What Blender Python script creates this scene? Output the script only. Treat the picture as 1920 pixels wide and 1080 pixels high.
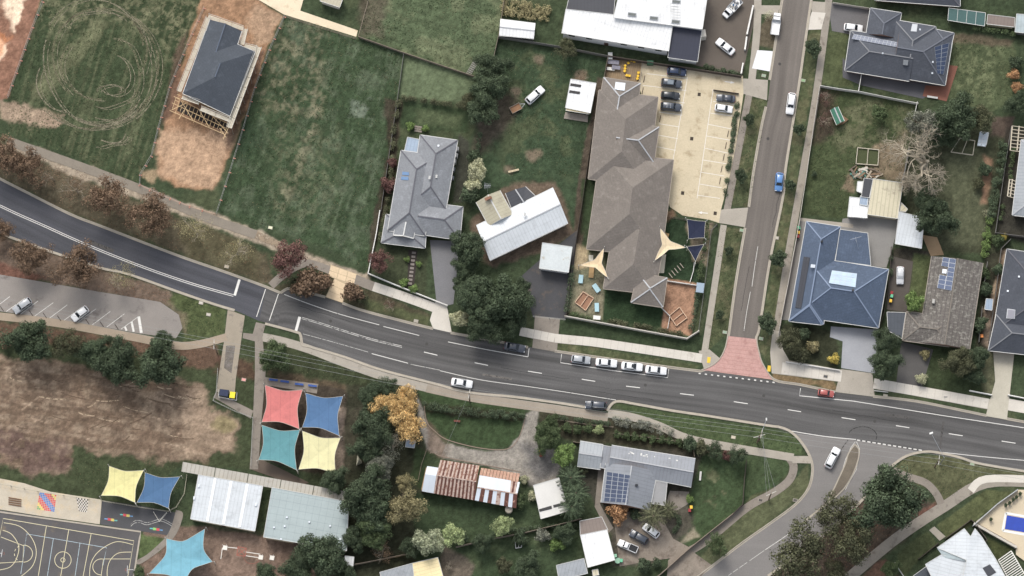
import bpy, math, random
import numpy as np
from mathutils import Vector, Matrix
from mathutils.geometry import tessellate_polygon
random.seed(7); RNG = np.random.default_rng(11)
for o in list(bpy.data.objects): bpy.data.objects.remove(o)
SC = bpy.context.scene
COL = SC.collection
# ------------------------------------------------------------------ camera
S = 0.117                      # metres per photograph pixel
CAM_D = 900.0; TILT = math.radians(12.0)
LENS = 36.0 * CAM_D / (1920 * S)
cam = bpy.data.cameras.new('camera'); cam.sensor_width = 36; cam.lens = LENS
cam.clip_start = 10; cam.clip_end = 4000
camo = bpy.data.objects.new('camera', cam); COL.objects.link(camo)
camo.location = (0, -CAM_D * math.sin(TILT), CAM_D * math.cos(TILT)); camo.rotation_euler = (TILT, 0, 0)
SC.camera = camo
# ------------------------------------------------------------------ sky and sun (soft overcast, sun in the north)
SUN_EL = math.radians(48); SUN_AZ = math.radians(-18)    # azimuth measured from north, west negative
w = bpy.data.worlds.new('World'); SC.world = w; w.use_nodes = True
nt = w.node_tree; bg = nt.nodes['Background']
sky = nt.nodes.new('ShaderNodeTexSky'); sky.sky_type = 'NISHITA'; sky.sun_disc = False
sky.sun_elevation = SUN_EL; sky.sun_rotation = SUN_AZ
sky.air_density = 1.0; sky.dust_density = 4.0; sky.ozone_density = 1.0
hs = nt.nodes.new('ShaderNodeHueSaturation'); hs.inputs['Saturation'].default_value = 0.38      # cloud cover greys the whole sky evenly
nt.links.new(sky.outputs[0], hs.inputs['Color']); nt.links.new(hs.outputs[0], bg.inputs[0]); bg.inputs[1].default_value = 0.15
sl = bpy.data.lights.new('sun', 'SUN'); sl.energy = 0.9; sl.angle = math.radians(22); sl.color = (1.0, 0.95, 0.88)
so = bpy.data.objects.new('sun', sl); COL.objects.link(so)
d = Vector((math.sin(SUN_AZ) * math.cos(SUN_EL), math.cos(SUN_AZ) * math.cos(SUN_EL), math.sin(SUN_EL)))
so.rotation_euler = d.to_track_quat('Z', 'Y').to_euler(); so.location = d * 300
SC.view_settings.view_transform = 'Standard'; SC.view_settings.look = 'None'
SC.view_settings.gamma = 1.0; SC.view_settings.exposure = 0.66
# ------------------------------------------------------------------ helpers
RC = Matrix.Rotation(TILT, 3, 'X'); CL = camo.location.copy()
def ray(px, py):
    return RC @ Vector(((px - 960) / 1920 * 36, (540 - py) / 1920 * 36, -LENS))
def P(px, py, z=0.0):
    r = ray(px, py); t = (z - CL.z) / r.z
    return CL + r * t
def onplane(px, py, pl, off=0.0):
    p0, n = pl; r = ray(px, py); t = (p0 + n * off - CL).dot(n) / r.dot(n)
    return CL + r * t
def pdir(dx, dy): return math.atan2(-dy, dx)
def lin(c):
    return tuple(((x / 255 / 12.92) if x / 255 <= 0.04045 else ((x / 255 + 0.055) / 1.055) ** 2.4) for x in c)
KALB = 0.86
# ---- materials
MATS = {}
def _n(nt, t, **kw):
    n = nt.nodes.new(t)
    for k, v in kw.items(): setattr(n, k, v)
    return n
def _math(nt, op, a, b=None, clamp=False):
    n = _n(nt, 'ShaderNodeMath', operation=op); n.use_clamp = clamp
    for i, x in enumerate((a, b)):
        if x is None: continue
        if isinstance(x, (int, float)): n.inputs[i].default_value = x
        else: nt.links.new(x, n.inputs[i])
    return n.outputs[0]
def _noise(nt, vec, scale, detail=3, rough=0.6):
    n = _n(nt, 'ShaderNodeTexNoise'); n.inputs['Scale'].default_value = scale
    n.inputs['Detail'].default_value = detail; n.inputs['Roughness'].default_value = rough
    nt.links.new(vec, n.inputs['Vector']); return n.outputs['Fac']
def M(name, rgb, rough=0.8, n1=None, n2=None, metal=0.0, spec=0.3, pat=None, bump=None, island=0.0, objrand=0.0,
      stain=None, wear=None, attr=None, transl=0.0, streak=None, coat=0.0):
    """procedural material; rgb as it looks (sRGB), n1/n2=(scale,amount), pat=(kind,period,depth)"""
    if name in MATS: return MATS[name]
    m = bpy.data.materials.new(name); m.use_nodes = True; nt = m.node_tree
    b = nt.nodes['Principled BSDF']; out = nt.nodes['Material Output']
    b.inputs['Roughness'].default_value = rough; b.inputs['Metallic'].default_value = metal
    b.inputs['Specular IOR Level'].default_value = spec
    if coat: b.inputs['Coat Weight'].default_value = coat; b.inputs['Coat Roughness'].default_value = 0.08
    geo = _n(nt, 'ShaderNodeNewGeometry'); pos = geo.outputs['Position']
    fac = None
    def mul(x):
        nonlocal fac
        fac = x if fac is None else _math(nt, 'MULTIPLY', fac, x)
    for nn in (n1, n2):
        if nn:
            f = _noise(nt, pos, nn[0]); mul(_math(nt, 'ADD', _math(nt, 'MULTIPLY', f, 2 * nn[1] * 1.6), 1 - nn[1] * 1.6))
    if island:
        mul(_math(nt, 'ADD', _math(nt, 'MULTIPLY', geo.outputs['Random Per Island'], 2 * island), 1 - island))
    if objrand:
        oi = _n(nt, 'ShaderNodeObjectInfo'); mul(_math(nt, 'ADD', _math(nt, 'MULTIPLY', oi.outputs['Random'], 2 * objrand), 1 - objrand))
    if pat or streak:
        uv = _n(nt, 'ShaderNodeUVMap'); sep = _n(nt, 'ShaderNodeSeparateXYZ'); nt.links.new(uv.outputs[0], sep.inputs[0])
    if pat:
        for kind, per, dep in (pat if isinstance(pat, list) else [pat]):
            src = sep.outputs[0 if kind == 'u' else 1]
            fr = _math(nt, 'FRACT', _math(nt, 'DIVIDE', src, per))
            st = _math(nt, 'LESS_THAN', fr, 0.22 if per < 1.5 else 0.09)
            mul(_math(nt, 'SUBTRACT', 1.0, _math(nt, 'MULTIPLY', st, dep)))
    if streak:      # long streaks along u: (v scale, amount)
        cx = _n(nt, 'ShaderNodeCombineXYZ'); nt.links.new(_math(nt, 'MULTIPLY', sep.outputs[0], 0.018), cx.inputs[0]); nt.links.new(_math(nt, 'MULTIPLY', sep.outputs[1], streak[0]), cx.inputs[1])
        f = _noise(nt, cx.outputs[0], 1.0, 2); mul(_math(nt, 'ADD', _math(nt, 'MULTIPLY', f, 2 * streak[1] * 1.7), 1 - streak[1] * 1.7))
    if attr:
        a = _n(nt, 'ShaderNodeVertexColor', layer_name=attr); base = a.outputs[0]
    else:
        c = _n(nt, 'ShaderNodeRGB'); L = lin(rgb); c.outputs[0].default_value = (L[0] * KALB, L[1] * KALB, L[2] * KALB, 1); base = c.outputs[0]
    if stain:       # second colour showing through in patches: (rgb, scale, threshold, softness)
        L = lin(stain[0]); f = _noise(nt, pos, stain[1], 5, 0.65)
        k = _math(nt, 'DIVIDE', _math(nt, 'SUBTRACT', f, stain[2]), stain[3], True)
        mx = _n(nt, 'ShaderNodeMix', data_type='RGBA'); nt.links.new(k, mx.inputs[0]); nt.links.new(base, mx.inputs[6])
        mx.inputs[7].default_value = (L[0] * KALB, L[1] * KALB, L[2] * KALB, 1); base = mx.outputs[2]
    if fac is not None:
        vm = _n(nt, 'ShaderNodeVectorMath', operation='SCALE'); nt.links.new(base, vm.inputs[0]); nt.links.new(fac, vm.inputs['Scale']); base = vm.outputs[0]
    nt.links.new(base, b.inputs['Base Color'])
    if bump:
        f = _noise(nt, pos, bump[0], 4); bp = _n(nt, 'ShaderNodeBump'); bp.inputs['Strength'].default_value = bump[1]; bp.inputs['Distance'].default_value = bump[2] if len(bump) > 2 else 0.05
        nt.links.new(f, bp.inputs['Height']); nt.links.new(bp.outputs[0], b.inputs['Normal'])
    last = b.outputs[0]
    if transl:
        tr = _n(nt, 'ShaderNodeBsdfTranslucent'); nt.links.new(base, tr.inputs[0]); ms = _n(nt, 'ShaderNodeMixShader'); ms.inputs[0].default_value = transl
        nt.links.new(last, ms.inputs[1]); nt.links.new(tr.outputs[0], ms.inputs[2]); last = ms.outputs[0]
    if wear:        # worn through to what lies underneath: (scale, threshold, softness)
        f = _noise(nt, pos, wear[0], 4, 0.7); k = _math(nt, 'DIVIDE', _math(nt, 'SUBTRACT', f, wear[1]), wear[2], True)
        t = _n(nt, 'ShaderNodeBsdfTransparent'); ms = _n(nt, 'ShaderNodeMixShader'); nt.links.new(k, ms.inputs[0])
        nt.links.new(last, ms.inputs[1]); nt.links.new(t.outputs[0], ms.inputs[2]); last = ms.outputs[0]
    nt.links.new(last, out.inputs[0]); MATS[name] = m
    return m
def GL(name, rgb, rough=0.08):      # window / screen glass seen from outside: dark and glossy
    return M(name, rgb, rough, spec=0.6)
# ---- meshes and objects
class MB:
    def __init__(s): s.v = []; s.f = []; s.mi = []; s.uv = []
    def face(s, pts, mi=0, uv=None):
        i = len(s.v); s.v += [tuple(p) for p in pts]; s.f.append(tuple(range(i, i + len(pts)))); s.mi.append(mi)
        s.uv += uv if uv else [(p[0], p[1]) for p in pts]; return s
    def hexa(s, b, t, mi=0):        # prism between two equal rings
        n = len(b)
        for i in range(n): j = (i + 1) % n; s.face([b[i], b[j], t[j], t[i]], mi)
        s.face(list(t), mi); s.face(list(reversed(b)), mi); return s
    def box(s, c, d, rz=0.0, mi=0, taper=1.0):
        ca, sa = math.cos(rz), math.sin(rz); x, y, z = d[0] / 2, d[1] / 2, d[2] / 2
        def q(a, e, h): return (c[0] + a * ca - e * sa, c[1] + a * sa + e * ca, c[2] + h)
        b = [q(-x, -y, -z), q(x, -y, -z), q(x, y, -z), q(-x, y, -z)]
        x *= taper; y *= taper
        return s.hexa(b, [q(-x, -y, z), q(x, -y, z), q(x, y, z), q(-x, y, z)], mi)
    def bar(s, p0, p1, wd, h, mi=0):  # box beam from p0 to p1
        p0 = Vector(p0); p1 = Vector(p1); a = p1 - p0
        if a.length < 1e-6: return s
        a.normalize(); sd = Vector((-a.y, a.x, 0)); sd = sd.normalized() if sd.length > 1e-4 else Vector((1, 0, 0)); up = a.cross(sd) * -1
        if up.z < 0: up = -up
        r = [sd * (wd / 2) - up * (h / 2), -sd * (wd / 2) - up * (h / 2), -sd * (wd / 2) + up * (h / 2), sd * (wd / 2) + up * (h / 2)]
        return s.hexa([p0 + k for k in r], [p1 + k for k in r], mi)
    def tube(s, p0, p1, r0, r1=None, n=6, mi=0):
        r1 = r0 if r1 is None else r1; p0 = Vector(p0); p1 = Vector(p1); a = (p1 - p0)
        if a.length < 1e-6: return s
        a.normalize(); u = a.orthogonal().normalized(); v = a.cross(u)
        c = [(math.cos(2 * math.pi * k / n), math.sin(2 * math.pi * k / n)) for k in range(n)]
        return s.hexa([p0 + (u * x + v * y) * r0 for x, y in c], [p1 + (u * x + v * y) * r1 for x, y in c], mi)
    def data(s, name, mats, smooth=False):
        me = bpy.data.meshes.new(name); me.from_pydata(s.v, [], s.f)
        for m in (mats if isinstance(mats, (list, tuple)) else [mats]): me.materials.append(m)
        me.polygons.foreach_set('material_index', s.mi)
        uv = me.uv_layers.new(name='UVMap'); uv.data.foreach_set('uv', np.array(s.uv, dtype=np.float32).ravel())
        if smooth: me.polygons.foreach_set('use_smooth', [True] * len(s.f))
        me.update(); return me
    def build(s, name, mats, parent=None, smooth=False): return ob(name, s.data(name, mats, smooth), parent)
def ob(name, data, parent=None, loc=None, rot=None, scale=None, local=False):
    o = bpy.data.objects.new(name, data); COL.objects.link(o)
    if loc is not None: o.location = loc
    if rot is not None: o.rotation_euler = rot if isinstance(rot, (tuple, list)) else (0, 0, rot)
    if scale is not None: o.scale = scale if isinstance(scale, (tuple, list)) else (scale,) * 3
    if parent is not None:
        o.parent = parent
        if not local and parent.type == 'EMPTY': o.matrix_parent_inverse = Matrix.Translation(-parent.location)
    return o
def tag(o, label, cat, group=None):
    o['label'] = label; o['category'] = cat
    if group: o['group'] = group
    return o
def thing(name, label, cat, loc, rz=0.0, group=None, scale=1.0):
    o = ob(name, None, None, loc, rz, scale); o.empty_display_size = 0.3
    return tag(o, label, cat, group)
def struct(o): o['kind'] = 'structure'; return o
def mesh_np(name, verts, quads, mat, smooth=False):
    me = bpy.data.meshes.new(name); nv, nf = len(verts), len(quads); k = quads.shape[1]
    me.vertices.add(nv); me.vertices.foreach_set('co', np.asarray(verts, np.float32).ravel())
    me.loops.add(nf * k); me.loops.foreach_set('vertex_index', np.asarray(quads, np.int32).ravel())
    me.polygons.add(nf); me.polygons.foreach_set('loop_start', np.arange(0, nf * k, k, dtype=np.int32)); me.polygons.foreach_set('loop_total', np.full(nf, k, np.int32))
    me.materials.append(mat); me.update(calc_edges=True); me.validate()
    if smooth: me.polygons.foreach_set('use_smooth', [True] * nf)
    return me
def polyface(mb, pts, mi=0, uv=None):
    tris = tessellate_polygon([[Vector((p[0], p[1], 0)) for p in pts]])
    for t in tris:
        q = [pts[i] for i in t]
        n = (Vector(q[1]) - Vector(q[0])).cross(Vector(q[2]) - Vector(q[0]))
        if n.z < 0: q.reverse()
        mb.face(q, mi)
def smoothpx(pts, n=6):            # Catmull-Rom through pixel points
    out = []; m = len(pts)
    for i in range(m - 1):
        p0 = pts[max(i - 1, 0)]; p1 = pts[i]; p2 = pts[i + 1]; p3 = pts[min(i + 2, m - 1)]
        for k in range(n):
            t = k / n
            out.append(tuple(0.5 * (2 * p1[j] + (p2[j] - p0[j]) * t + (2 * p0[j] - 5 * p1[j] + 4 * p2[j] - p3[j]) * t * t + (3 * p1[j] - p0[j] - 3 * p2[j] + p3[j]) * t ** 3) for j in (0, 1)))
    out.append(tuple(pts[-1])); return out
def sheet(name, px, mat, z, depth=0.0, parent=None):
    pts = [P(x, y, z) for x, y in px]; mb = MB(); polyface(mb, pts)
    if depth:
        for i in range(len(pts)):
            a, b = pts[i], pts[(i + 1) % len(pts)]; mb.face([a, b, b - Vector((0, 0, depth)), a - Vector((0, 0, depth))])
    o = mb.build(name, mat, parent)
    return o if parent else struct(o)
def offs(pts):                     # unit left normals along a world polyline
    r = []
    for i in range(len(pts)):
        a = pts[max(i - 1, 0)]; b = pts[min(i + 1, len(pts) - 1)]; t = (b - a); t.z = 0; t.normalize(); r.append(Vector((-t.y, t.x, 0)))
    return r
def ribbon(name, px, wd, mat, z, parent=None, wpts=None, profile=None):
    pts = wpts if wpts else [P(x, y, z) for x, y in px]; nr = offs(pts); mb = MB()
    prof = profile or [(-wd / 2, 0), (wd / 2, 0)]; acc = 0
    for i in range(len(pts) - 1):
        L = (pts[i + 1] - pts[i]).length
        for k in range(len(prof) - 1):
            (o0, h0), (o1, h1) = prof[k], prof[k + 1]
            q = [pts[i] + nr[i] * o0 + Vector((0, 0, h0)), pts[i + 1] + nr[i + 1] * o0 + Vector((0, 0, h0)), pts[i + 1] + nr[i + 1] * o1 + Vector((0, 0, h1)), pts[i] + nr[i] * o1 + Vector((0, 0, h1))]
            mb.face(q, 0, [(acc, o0), (acc + L, o0), (acc + L, o1), (acc, o1)])
        acc += L
    return mb.build(name, mat, parent)
def kerb(px, side=1, ch=0.3, smooth=True):  # px runs along the road edge; side +1: land on the left of travel
    pr = [(-ch * side, 0.012), (0.0, 0.012), (0.06 * side, 0.13), (0.26 * side, 0.13), (0.28 * side, 0.0)]
    o = ribbon('kerb', smoothpx(px, 5) if smooth else px, 0, M('kerb_concrete', (172, 164, 150), 0.9, (0.5, .12), (4, .1)), 0.02, profile=pr)
    return struct(o)
def resample(px, n):
    a = np.array(px, float); d = np.r_[0, np.cumsum(np.hypot(*np.diff(a, axis=0).T))]; t = np.linspace(0, d[-1], n)
    return np.c_[np.interp(t, d, a[:, 0]), np.interp(t, d, a[:, 1])]
def loft_road(name, e0, e1, mat, z, n=120, m=10):
    A = resample(smoothpx(e0), n); B = resample(smoothpx(e1), n); mb = MB(); acc = 0; prev = None
    for i in range(n):
        row = [P(*(A[i] * (1 - k / m) + B[i] * (k / m)), z) for k in range(m + 1)]
        W = (row[-1] - row[0]).length
        if prev:
            L = (row[m // 2] - prev[0][m // 2]).length
            for k in range(m):
                v0, v1 = k / m * W, (k + 1) / m * W
                mb.face([prev[0][k], row[k], row[k + 1], prev[0][k + 1]][::-1], 0, [(acc, v0), (acc + L, v0), (acc + L, v1), (acc, v1)][::-1])
            acc += L
        prev = (row, W)
    return struct(mb.build(name, mat))
# ================================================================== GROUND
def axis(lo, hi, st, far): return np.concatenate([-np.array(far[::-1]) , np.arange(lo, hi + 1e-6, st), np.array(far)])
GX = axis(-118.2, 118.2, 0.3, [130, 160, 220, 400, 900]); GY = axis(-72, 72, 0.3, [85, 110, 160, 300, 900])
XX, YY = np.meshgrid(GX, GY)
def topx(X, Y, Z=0.0):
    q = np.stack([X - CL.x, Y - CL.y, np.full_like(X, Z) - CL.z], -1) @ np.array(RC)
    t = -LENS / q[..., 2]
    return 960 + q[..., 0] * t / 36 * 1920, 540 - q[..., 1] * t / 36 * 1920
PX, PY = topx(XX, YY)
def vnoise(x, y, sc, seed):
    g = np.random.default_rng(seed).random((256, 256)); x = x / sc + 1000; y = y / sc + 1000
    xi = np.floor(x).astype(int); yi = np.floor(y).astype(int); fx = x - xi; fy = y - yi; fx = fx * fx * (3 - 2 * fx); fy = fy * fy * (3 - 2 * fy)
    a = g[xi % 256, yi % 256]; b = g[(xi + 1) % 256, yi % 256]; c = g[xi % 256, (yi + 1) % 256]; e = g[(xi + 1) % 256, (yi + 1) % 256]
    return (a * (1 - fx) + b * fx) * (1 - fy) + (c * (1 - fx) + e * fx) * fy
def fbm(sc, seed, oct=4, rough=0.55):
    s = 0; a = 1; t = 0
    for k in range(oct): s = s + a * vnoise(XX, YY, sc / 2 ** k, seed + k); t += a; a *= rough
    return np.clip((s / t - 0.5) * 1.7 + 0.5, 0, 1)
N1 = fbm(14, 1); N2 = fbm(4, 20); N3 = fbm(1.3, 40, 3, .8); N4 = fbm(0.6, 60, 2); FGN = fbm(.9, 70, 2); N5 = fbm(6, 80); N6 = fbm(2.2, 90)
def fdir(px_a, px_b, lo, sh, seed):     # streaks along a direction given by two pixels
    a = math.atan2(px_b[1] - px_a[1], px_b[0] - px_a[0]); u = PX * math.cos(a) + PY * math.sin(a); v = -PX * math.sin(a) + PY * math.cos(a); return vnoise(u / lo * 1.0, v / sh, 1.0, seed) * .6 + vnoise(u / lo * 2, v / sh * 2.3, 1.0, seed + 1) * .4
ST1 = fdir((600, 170), (530, 400), 90, 7, 301); ST2 = fdir((0, 700), (380, 760), 60, 6, 305); ST3 = fdir((1100, 650), (1300, 690), 70, 5, 309)
def L3(c): return np.array(lin(c)) * KALB
RGB = np.zeros(XX.shape + (3,))
def blend(mask, c, var=0.0, nz=None):
    c = L3(c); m = mask[..., None]; f = 1 + var * ((N3 if nz is None else nz) - .5)[..., None] * 2
    RGB[:] = RGB * (1 - m) + c * f * m
def sdist(poly):
    p = np.array(poly, float); x0, y0 = p.min(0) - 40; x1, y1 = p.max(0) + 40
    sel = (PX > x0) & (PX < x1) & (PY > y0) & (PY < y1); x = PX[sel]; y = PY[sel]
    dmin = np.full(x.shape, 1e9); ins = np.zeros(x.shape, bool)
    for i in range(len(p)):
        a = p[i]; b = p[(i + 1) % len(p)]; e = b - a; wx = x - a[0]; wy = y - a[1]
        t = np.clip((wx * e[0] + wy * e[1]) / max(e @ e, 1e-9), 0, 1); dmin = np.minimum(dmin, np.hypot(wx - e[0] * t, wy - e[1] * t))
        c = (a[1] > y) != (b[1] > y); ins ^= c & (x < (b[0] - a[0]) * (y - a[1]) / (b[1] - a[1] + 1e-12) + a[0])
    out = np.full(PX.shape, -1e3); out[sel] = np.where(ins, dmin, -dmin); return out
def ldist(line):
    p = np.array(line, float); x0, y0 = p.min(0) - 30; x1, y1 = p.max(0) + 30
    sel = (PX > x0) & (PX < x1) & (PY > y0) & (PY < y1); x = PX[sel]; y = PY[sel]; dmin = np.full(x.shape, 1e9)
    for i in range(len(p) - 1):
        a = p[i]; e = p[i + 1] - a; wx = x - a[0]; wy = y - a[1]
        t = np.clip((wx * e[0] + wy * e[1]) / max(e @ e, 1e-9), 0, 1); dmin = np.minimum(dmin, np.hypot(wx - e[0] * t, wy - e[1] * t))
    out = np.full(PX.shape, 1e3); out[sel] = dmin; return out
def sstep(x): x = np.clip(x, 0, 1); return x * x * (3 - 2 * x)
def area(poly, c, feather=3.0, rag=4.0, op=1.0, var=0.12, nz=None, mott=None):
    """ground cover: feather/rag in px; mott=(noise, threshold, softness) breaks it into patches"""
    sd = sdist(poly) + rag * (N6 - .5) * 2; m = sstep(sd / (2 * feather) + 0.5) * op
    if mott is not None: m = m * sstep((mott[0] - mott[1]) / mott[2])
    blend(m, c, var, nz)
def track(line, c, wd=2.0, op=.8, br=0.45, sm=True):
    if sm: line = smoothpx(line, 5)
    m = sstep((wd - ldist(line)) / 1.6 + .5) * op * sstep((N4 - br) / .2 + .3); blend(m, c, .12)
def circle(cx, cy, rx, ry, a0=0, a1=360, n=24, rot=0):
    r = math.radians(rot); o = []
    for k in range(n + 1):
        t = math.radians(a0 + (a1 - a0) * k / n); x, y = rx * math.cos(t), ry * math.sin(t); o.append((cx + x * math.cos(r) - y * math.sin(r), cy + x * math.sin(r) + y * math.cos(r)))
    return o
GRASS = (56, 70, 47); DARKG = (44, 58, 40); PALEG = (92, 100, 70); DRY = (120, 110, 84); SOIL = (128, 104, 84); MULCH = (92, 74, 62); SAND = (176, 150, 122)
blend(np.ones_like(PX), GRASS, .16, N3)
blend(sstep((N1 - .45) / .5) * .4, DARKG, .15); blend(sstep((N5 - .55) / .4) * .3, (84, 88, 60), .2)
ALL = [(-200, -200), (2200, -200), (2200, 1400), (-200, 1400)]
# upper left paddock with its wheel-spin circles
PAD = [(82, 0), (378, 0), (335, 110), (300, 235), (262, 330), (262, 350), (130, 290), (20, 250), (10, 185)]
area(PAD, (54, 68, 44), 3, 3, .8, .25); area(PAD, (96, 100, 72), 6, 8, .4, .2, mott=(ST1, .45, .3))
area([(60, 0), (385, 0), (330, 110), (290, 60), (200, 40), (90, 70)], (112, 108, 80), 14, 12, .55, .25, mott=(N3, .45, .25))
area([(175, 40), (215, 35), (95, 170), (60, 190), (60, 160)], (104, 106, 76), 8, 6, .6, .2)
area([(0, 186), (40, 195), (118, 214), (112, 236), (60, 238), (0, 226)], (150, 128, 106), 5, 9, .9, .18)
RINGS = []
for (cx, cy, rx, ry, a0, a1, ro) in [(185, 110, 118, 95, 150, 400, 60), (185, 105, 85, 92, 110, 330, 20), (190, 115, 108, 118, 60, 200, 0), (215, 140, 30, 38, -80, 150, 0),
        (180, 125, 65, 62, 60, 200, 20), (205, 168, 22, 10, 150, 400, 0), (210, 170, 45, 30, 20, 150, -20), (170, 140, 100, 100, 20, 120, 10), (190, 150, 78, 86, 25, 125, 0), (175, 115, 125, 128, 10, 130, 5),
        (200, 125, 95, 110, -60, 60, 0), (205, 245, 35, 22, 20, 120, 0), (205, 255, 40, 18, 30, 140, -15), (200, 140, 62, 70, -90, 40, 10), (180, 60, 60, 40, 190, 330, 0), (190, 190, 60, 40, 20, 140, -10), (235, 100, 40, 60, -70, 40, 0), (120, 150, 50, 60, 90, 200, 0)]:
    RINGS.append(circle(cx, cy, rx, ry, a0, a1, 30, ro))
# building site soil
SITE = [(380, -10), (470, -5), (532, 30), (505, 85), (470, 190), (440, 270), (418, 325), (398, 352), (368, 358), (328, 350), (297, 325), (296, 285), (305, 235), (335, 130), (368, 30)]
area(SITE, (144, 110, 80), 3, 4, 1, .2); area([(296, 240), (440, 250), (415, 325), (395, 350), (360, 354), (300, 325)], (168, 137, 107), 8, 8, .9, .2)
area([(478, 10), (532, 30), (505, 80), (480, 90), (460, 45)], (158, 130, 102), 6, 6, .8, .15); area([(330, 90), (350, 60), (330, 200), (300, 240)], (92, 70, 60), 4, 3, .7)
area([(500, 90), (440, 260), (425, 280), (430, 230), (480, 100)], (88, 66, 56), 4, 3, .7); area([(262, 318), (292, 322), (285, 340), (265, 335)], (160, 136, 104), 4, 5, .8)
area([(-10, -10), (82, -10), (14, 186), (-10, 186)], (128, 92, 72), 2, 3, 1, .2); area([(-10, -10), (50, -10), (20, 80), (-10, 135)], (216, 190, 160), 3, 6, 1, .12, mott=(N5, .2, .25)); area([(-10, 60), (20, 70), (-10, 125)], (190, 120, 70), 6, 8, .7)
# middle paddock
MID = [(532, 30), (670, 70), (757, 98), (745, 185), (728, 300), (712, 400), (690, 505), (600, 460), (405, 398), (440, 280), (490, 130)]
area(MID, (52, 70, 46), 3, 2, .9, .25); area(MID, (84, 97, 76), 8, 4, .5, .2, mott=(ST1 * .3 + N6 * .4 + N2 * .3, .42, .3))
area([(530, 30), (610, 60), (600, 170), (570, 230), (530, 240), (490, 190), (500, 110)], (118, 110, 86), 18, 14, .55, .25, mott=(N3 * .5 + FGN * .5, .38, .4))
area([(600, 170), (615, 175), (560, 330), (530, 395), (515, 390), (560, 280)], (126, 118, 92), 8, 6, .7, .25, mott=(N6 * .5 + FGN * .5, .32, .35)); area([(500, 250), (640, 240), (620, 420), (520, 420)], (96, 102, 76), 24, 10, .4, .25, mott=(FGN, .3, .5))
area([(660, 190), (690, 180), (690, 260), (660, 250)], (110, 124, 108), 10, 10, .5, .2, mott=(N6, .5, .2)); area([(450, 210), (500, 250), (470, 300), (440, 290)], (36, 56, 36), 14, 8, .6)
UP = [(690, -10), (945, -10), (928, 105), (890, 143), (757, 98), (675, 68)]
area(UP, (74, 90, 62), 3, 2, .9, .22); area(UP, (104, 114, 82), 5, 5, .55, .18, mott=(N2, .5, .25)); area([(675, -10), (730, -10), (715, 75), (675, 65)], (86, 74, 62), 8, 8, .7, .2)
area([(757, 100), (888, 145), (885, 195), (745, 182)], (88, 104, 74), 3, 2, .9, .2); area([(752, 190), (880, 205), (878, 250), (750, 240)], (50, 66, 42), 3, 2, .9, .2)
area([(780, 205), (870, 215), (860, 240), (785, 235)], (84, 96, 66), 8, 4, .5)
# gardens round the central houses
area([(720, 180), (755, 188), (740, 330), (715, 420), (690, 510), (700, 400), (728, 290)], (62, 54, 44), 3, 4, .9, .3); area([(715, 460), (800, 470), (800, 560), (690, 512)], (56, 64, 44), 4, 3, .9, .25)
area([(860, 250), (885, 270), (870, 380), (850, 380)], (60, 60, 52), 3, 2, .9); area([(880, 270), (930, 80), (1140, 110), (1105, 300), (1080, 430), (1050, 440), (1030, 345), (890, 370)], (52, 70, 48), 4, 4, .9, .22)
area([(960, 90), (1060, 95), (1080, 260), (1060, 330), (950, 320), (920, 200)], (84, 92, 62), 26, 12, .45, .2, mott=(N2, .45, .25)); area([(890, 200), (960, 170), (970, 215), (940, 250), (890, 300)], (84, 72, 62), 10, 8, .8, .2)
for (x, y, r) in [(1000, 290, 14), (955, 318, 9), (1085, 155, 12), (1090, 140, 10), (968, 170, 9), (1010, 110, 9)]: area(circle(x, y, r, r * .8), (118, 102, 84), 5, 4, .8)
area([(945, 350), (1000, 340), (1040, 345), (1085, 440), (1000, 480), (930, 500), (890, 480), (880, 420)], (104, 86, 72), 5, 6, .85, .2)
area([(1105, 300), (1135, 150), (1120, 145), (1085, 330), (1070, 470), (1060, 590), (1072, 590), (1090, 470)], (78, 66, 56), 2, 2, .9, .2)
area([(1090, 335), (1120, 338), (1112, 400), (1090, 440)], (50, 66, 42), 3, 2, .9)
# childcare yards
area([(1070, 470), (1135, 475), (1130, 600), (1062, 585)], (106, 106, 82), 2, 1, 1, .12); area([(1072, 455), (1105, 465), (1100, 500), (1078, 505)], (172, 152, 116), 4, 3, .9); area([(1078, 540), (1130, 520), (1130, 590), (1070, 580)], (128, 116, 94), 8, 6, .5)
area([(1135, 540), (1245, 570), (1255, 615), (1130, 600)], (40, 58, 36), 1.5, .5, 1, .15); area([(1244, 408), (1330, 418), (1312, 530), (1228, 525)], (40, 58, 38), 1.5, .5, 1, .15); area([(1250, 522), (1308, 532), (1296, 630), (1240, 620)], (148, 112, 86), 1.5, 1, 1, .15)
area([(1288, 420), (1335, 420), (1325, 500), (1300, 490)], (136, 122, 98), 3, 3, .9); area([(1232, 405), (1262, 390), (1270, 405), (1240, 420)], (128, 100, 76), 4, 4, .9)
area([(1060, 600), (1300, 640), (1318, 625), (1345, 430), (1352, 430), (1313, 668), (1200, 650), (1040, 622)], (48, 62, 40), 2, 1, .9, .2)
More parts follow.
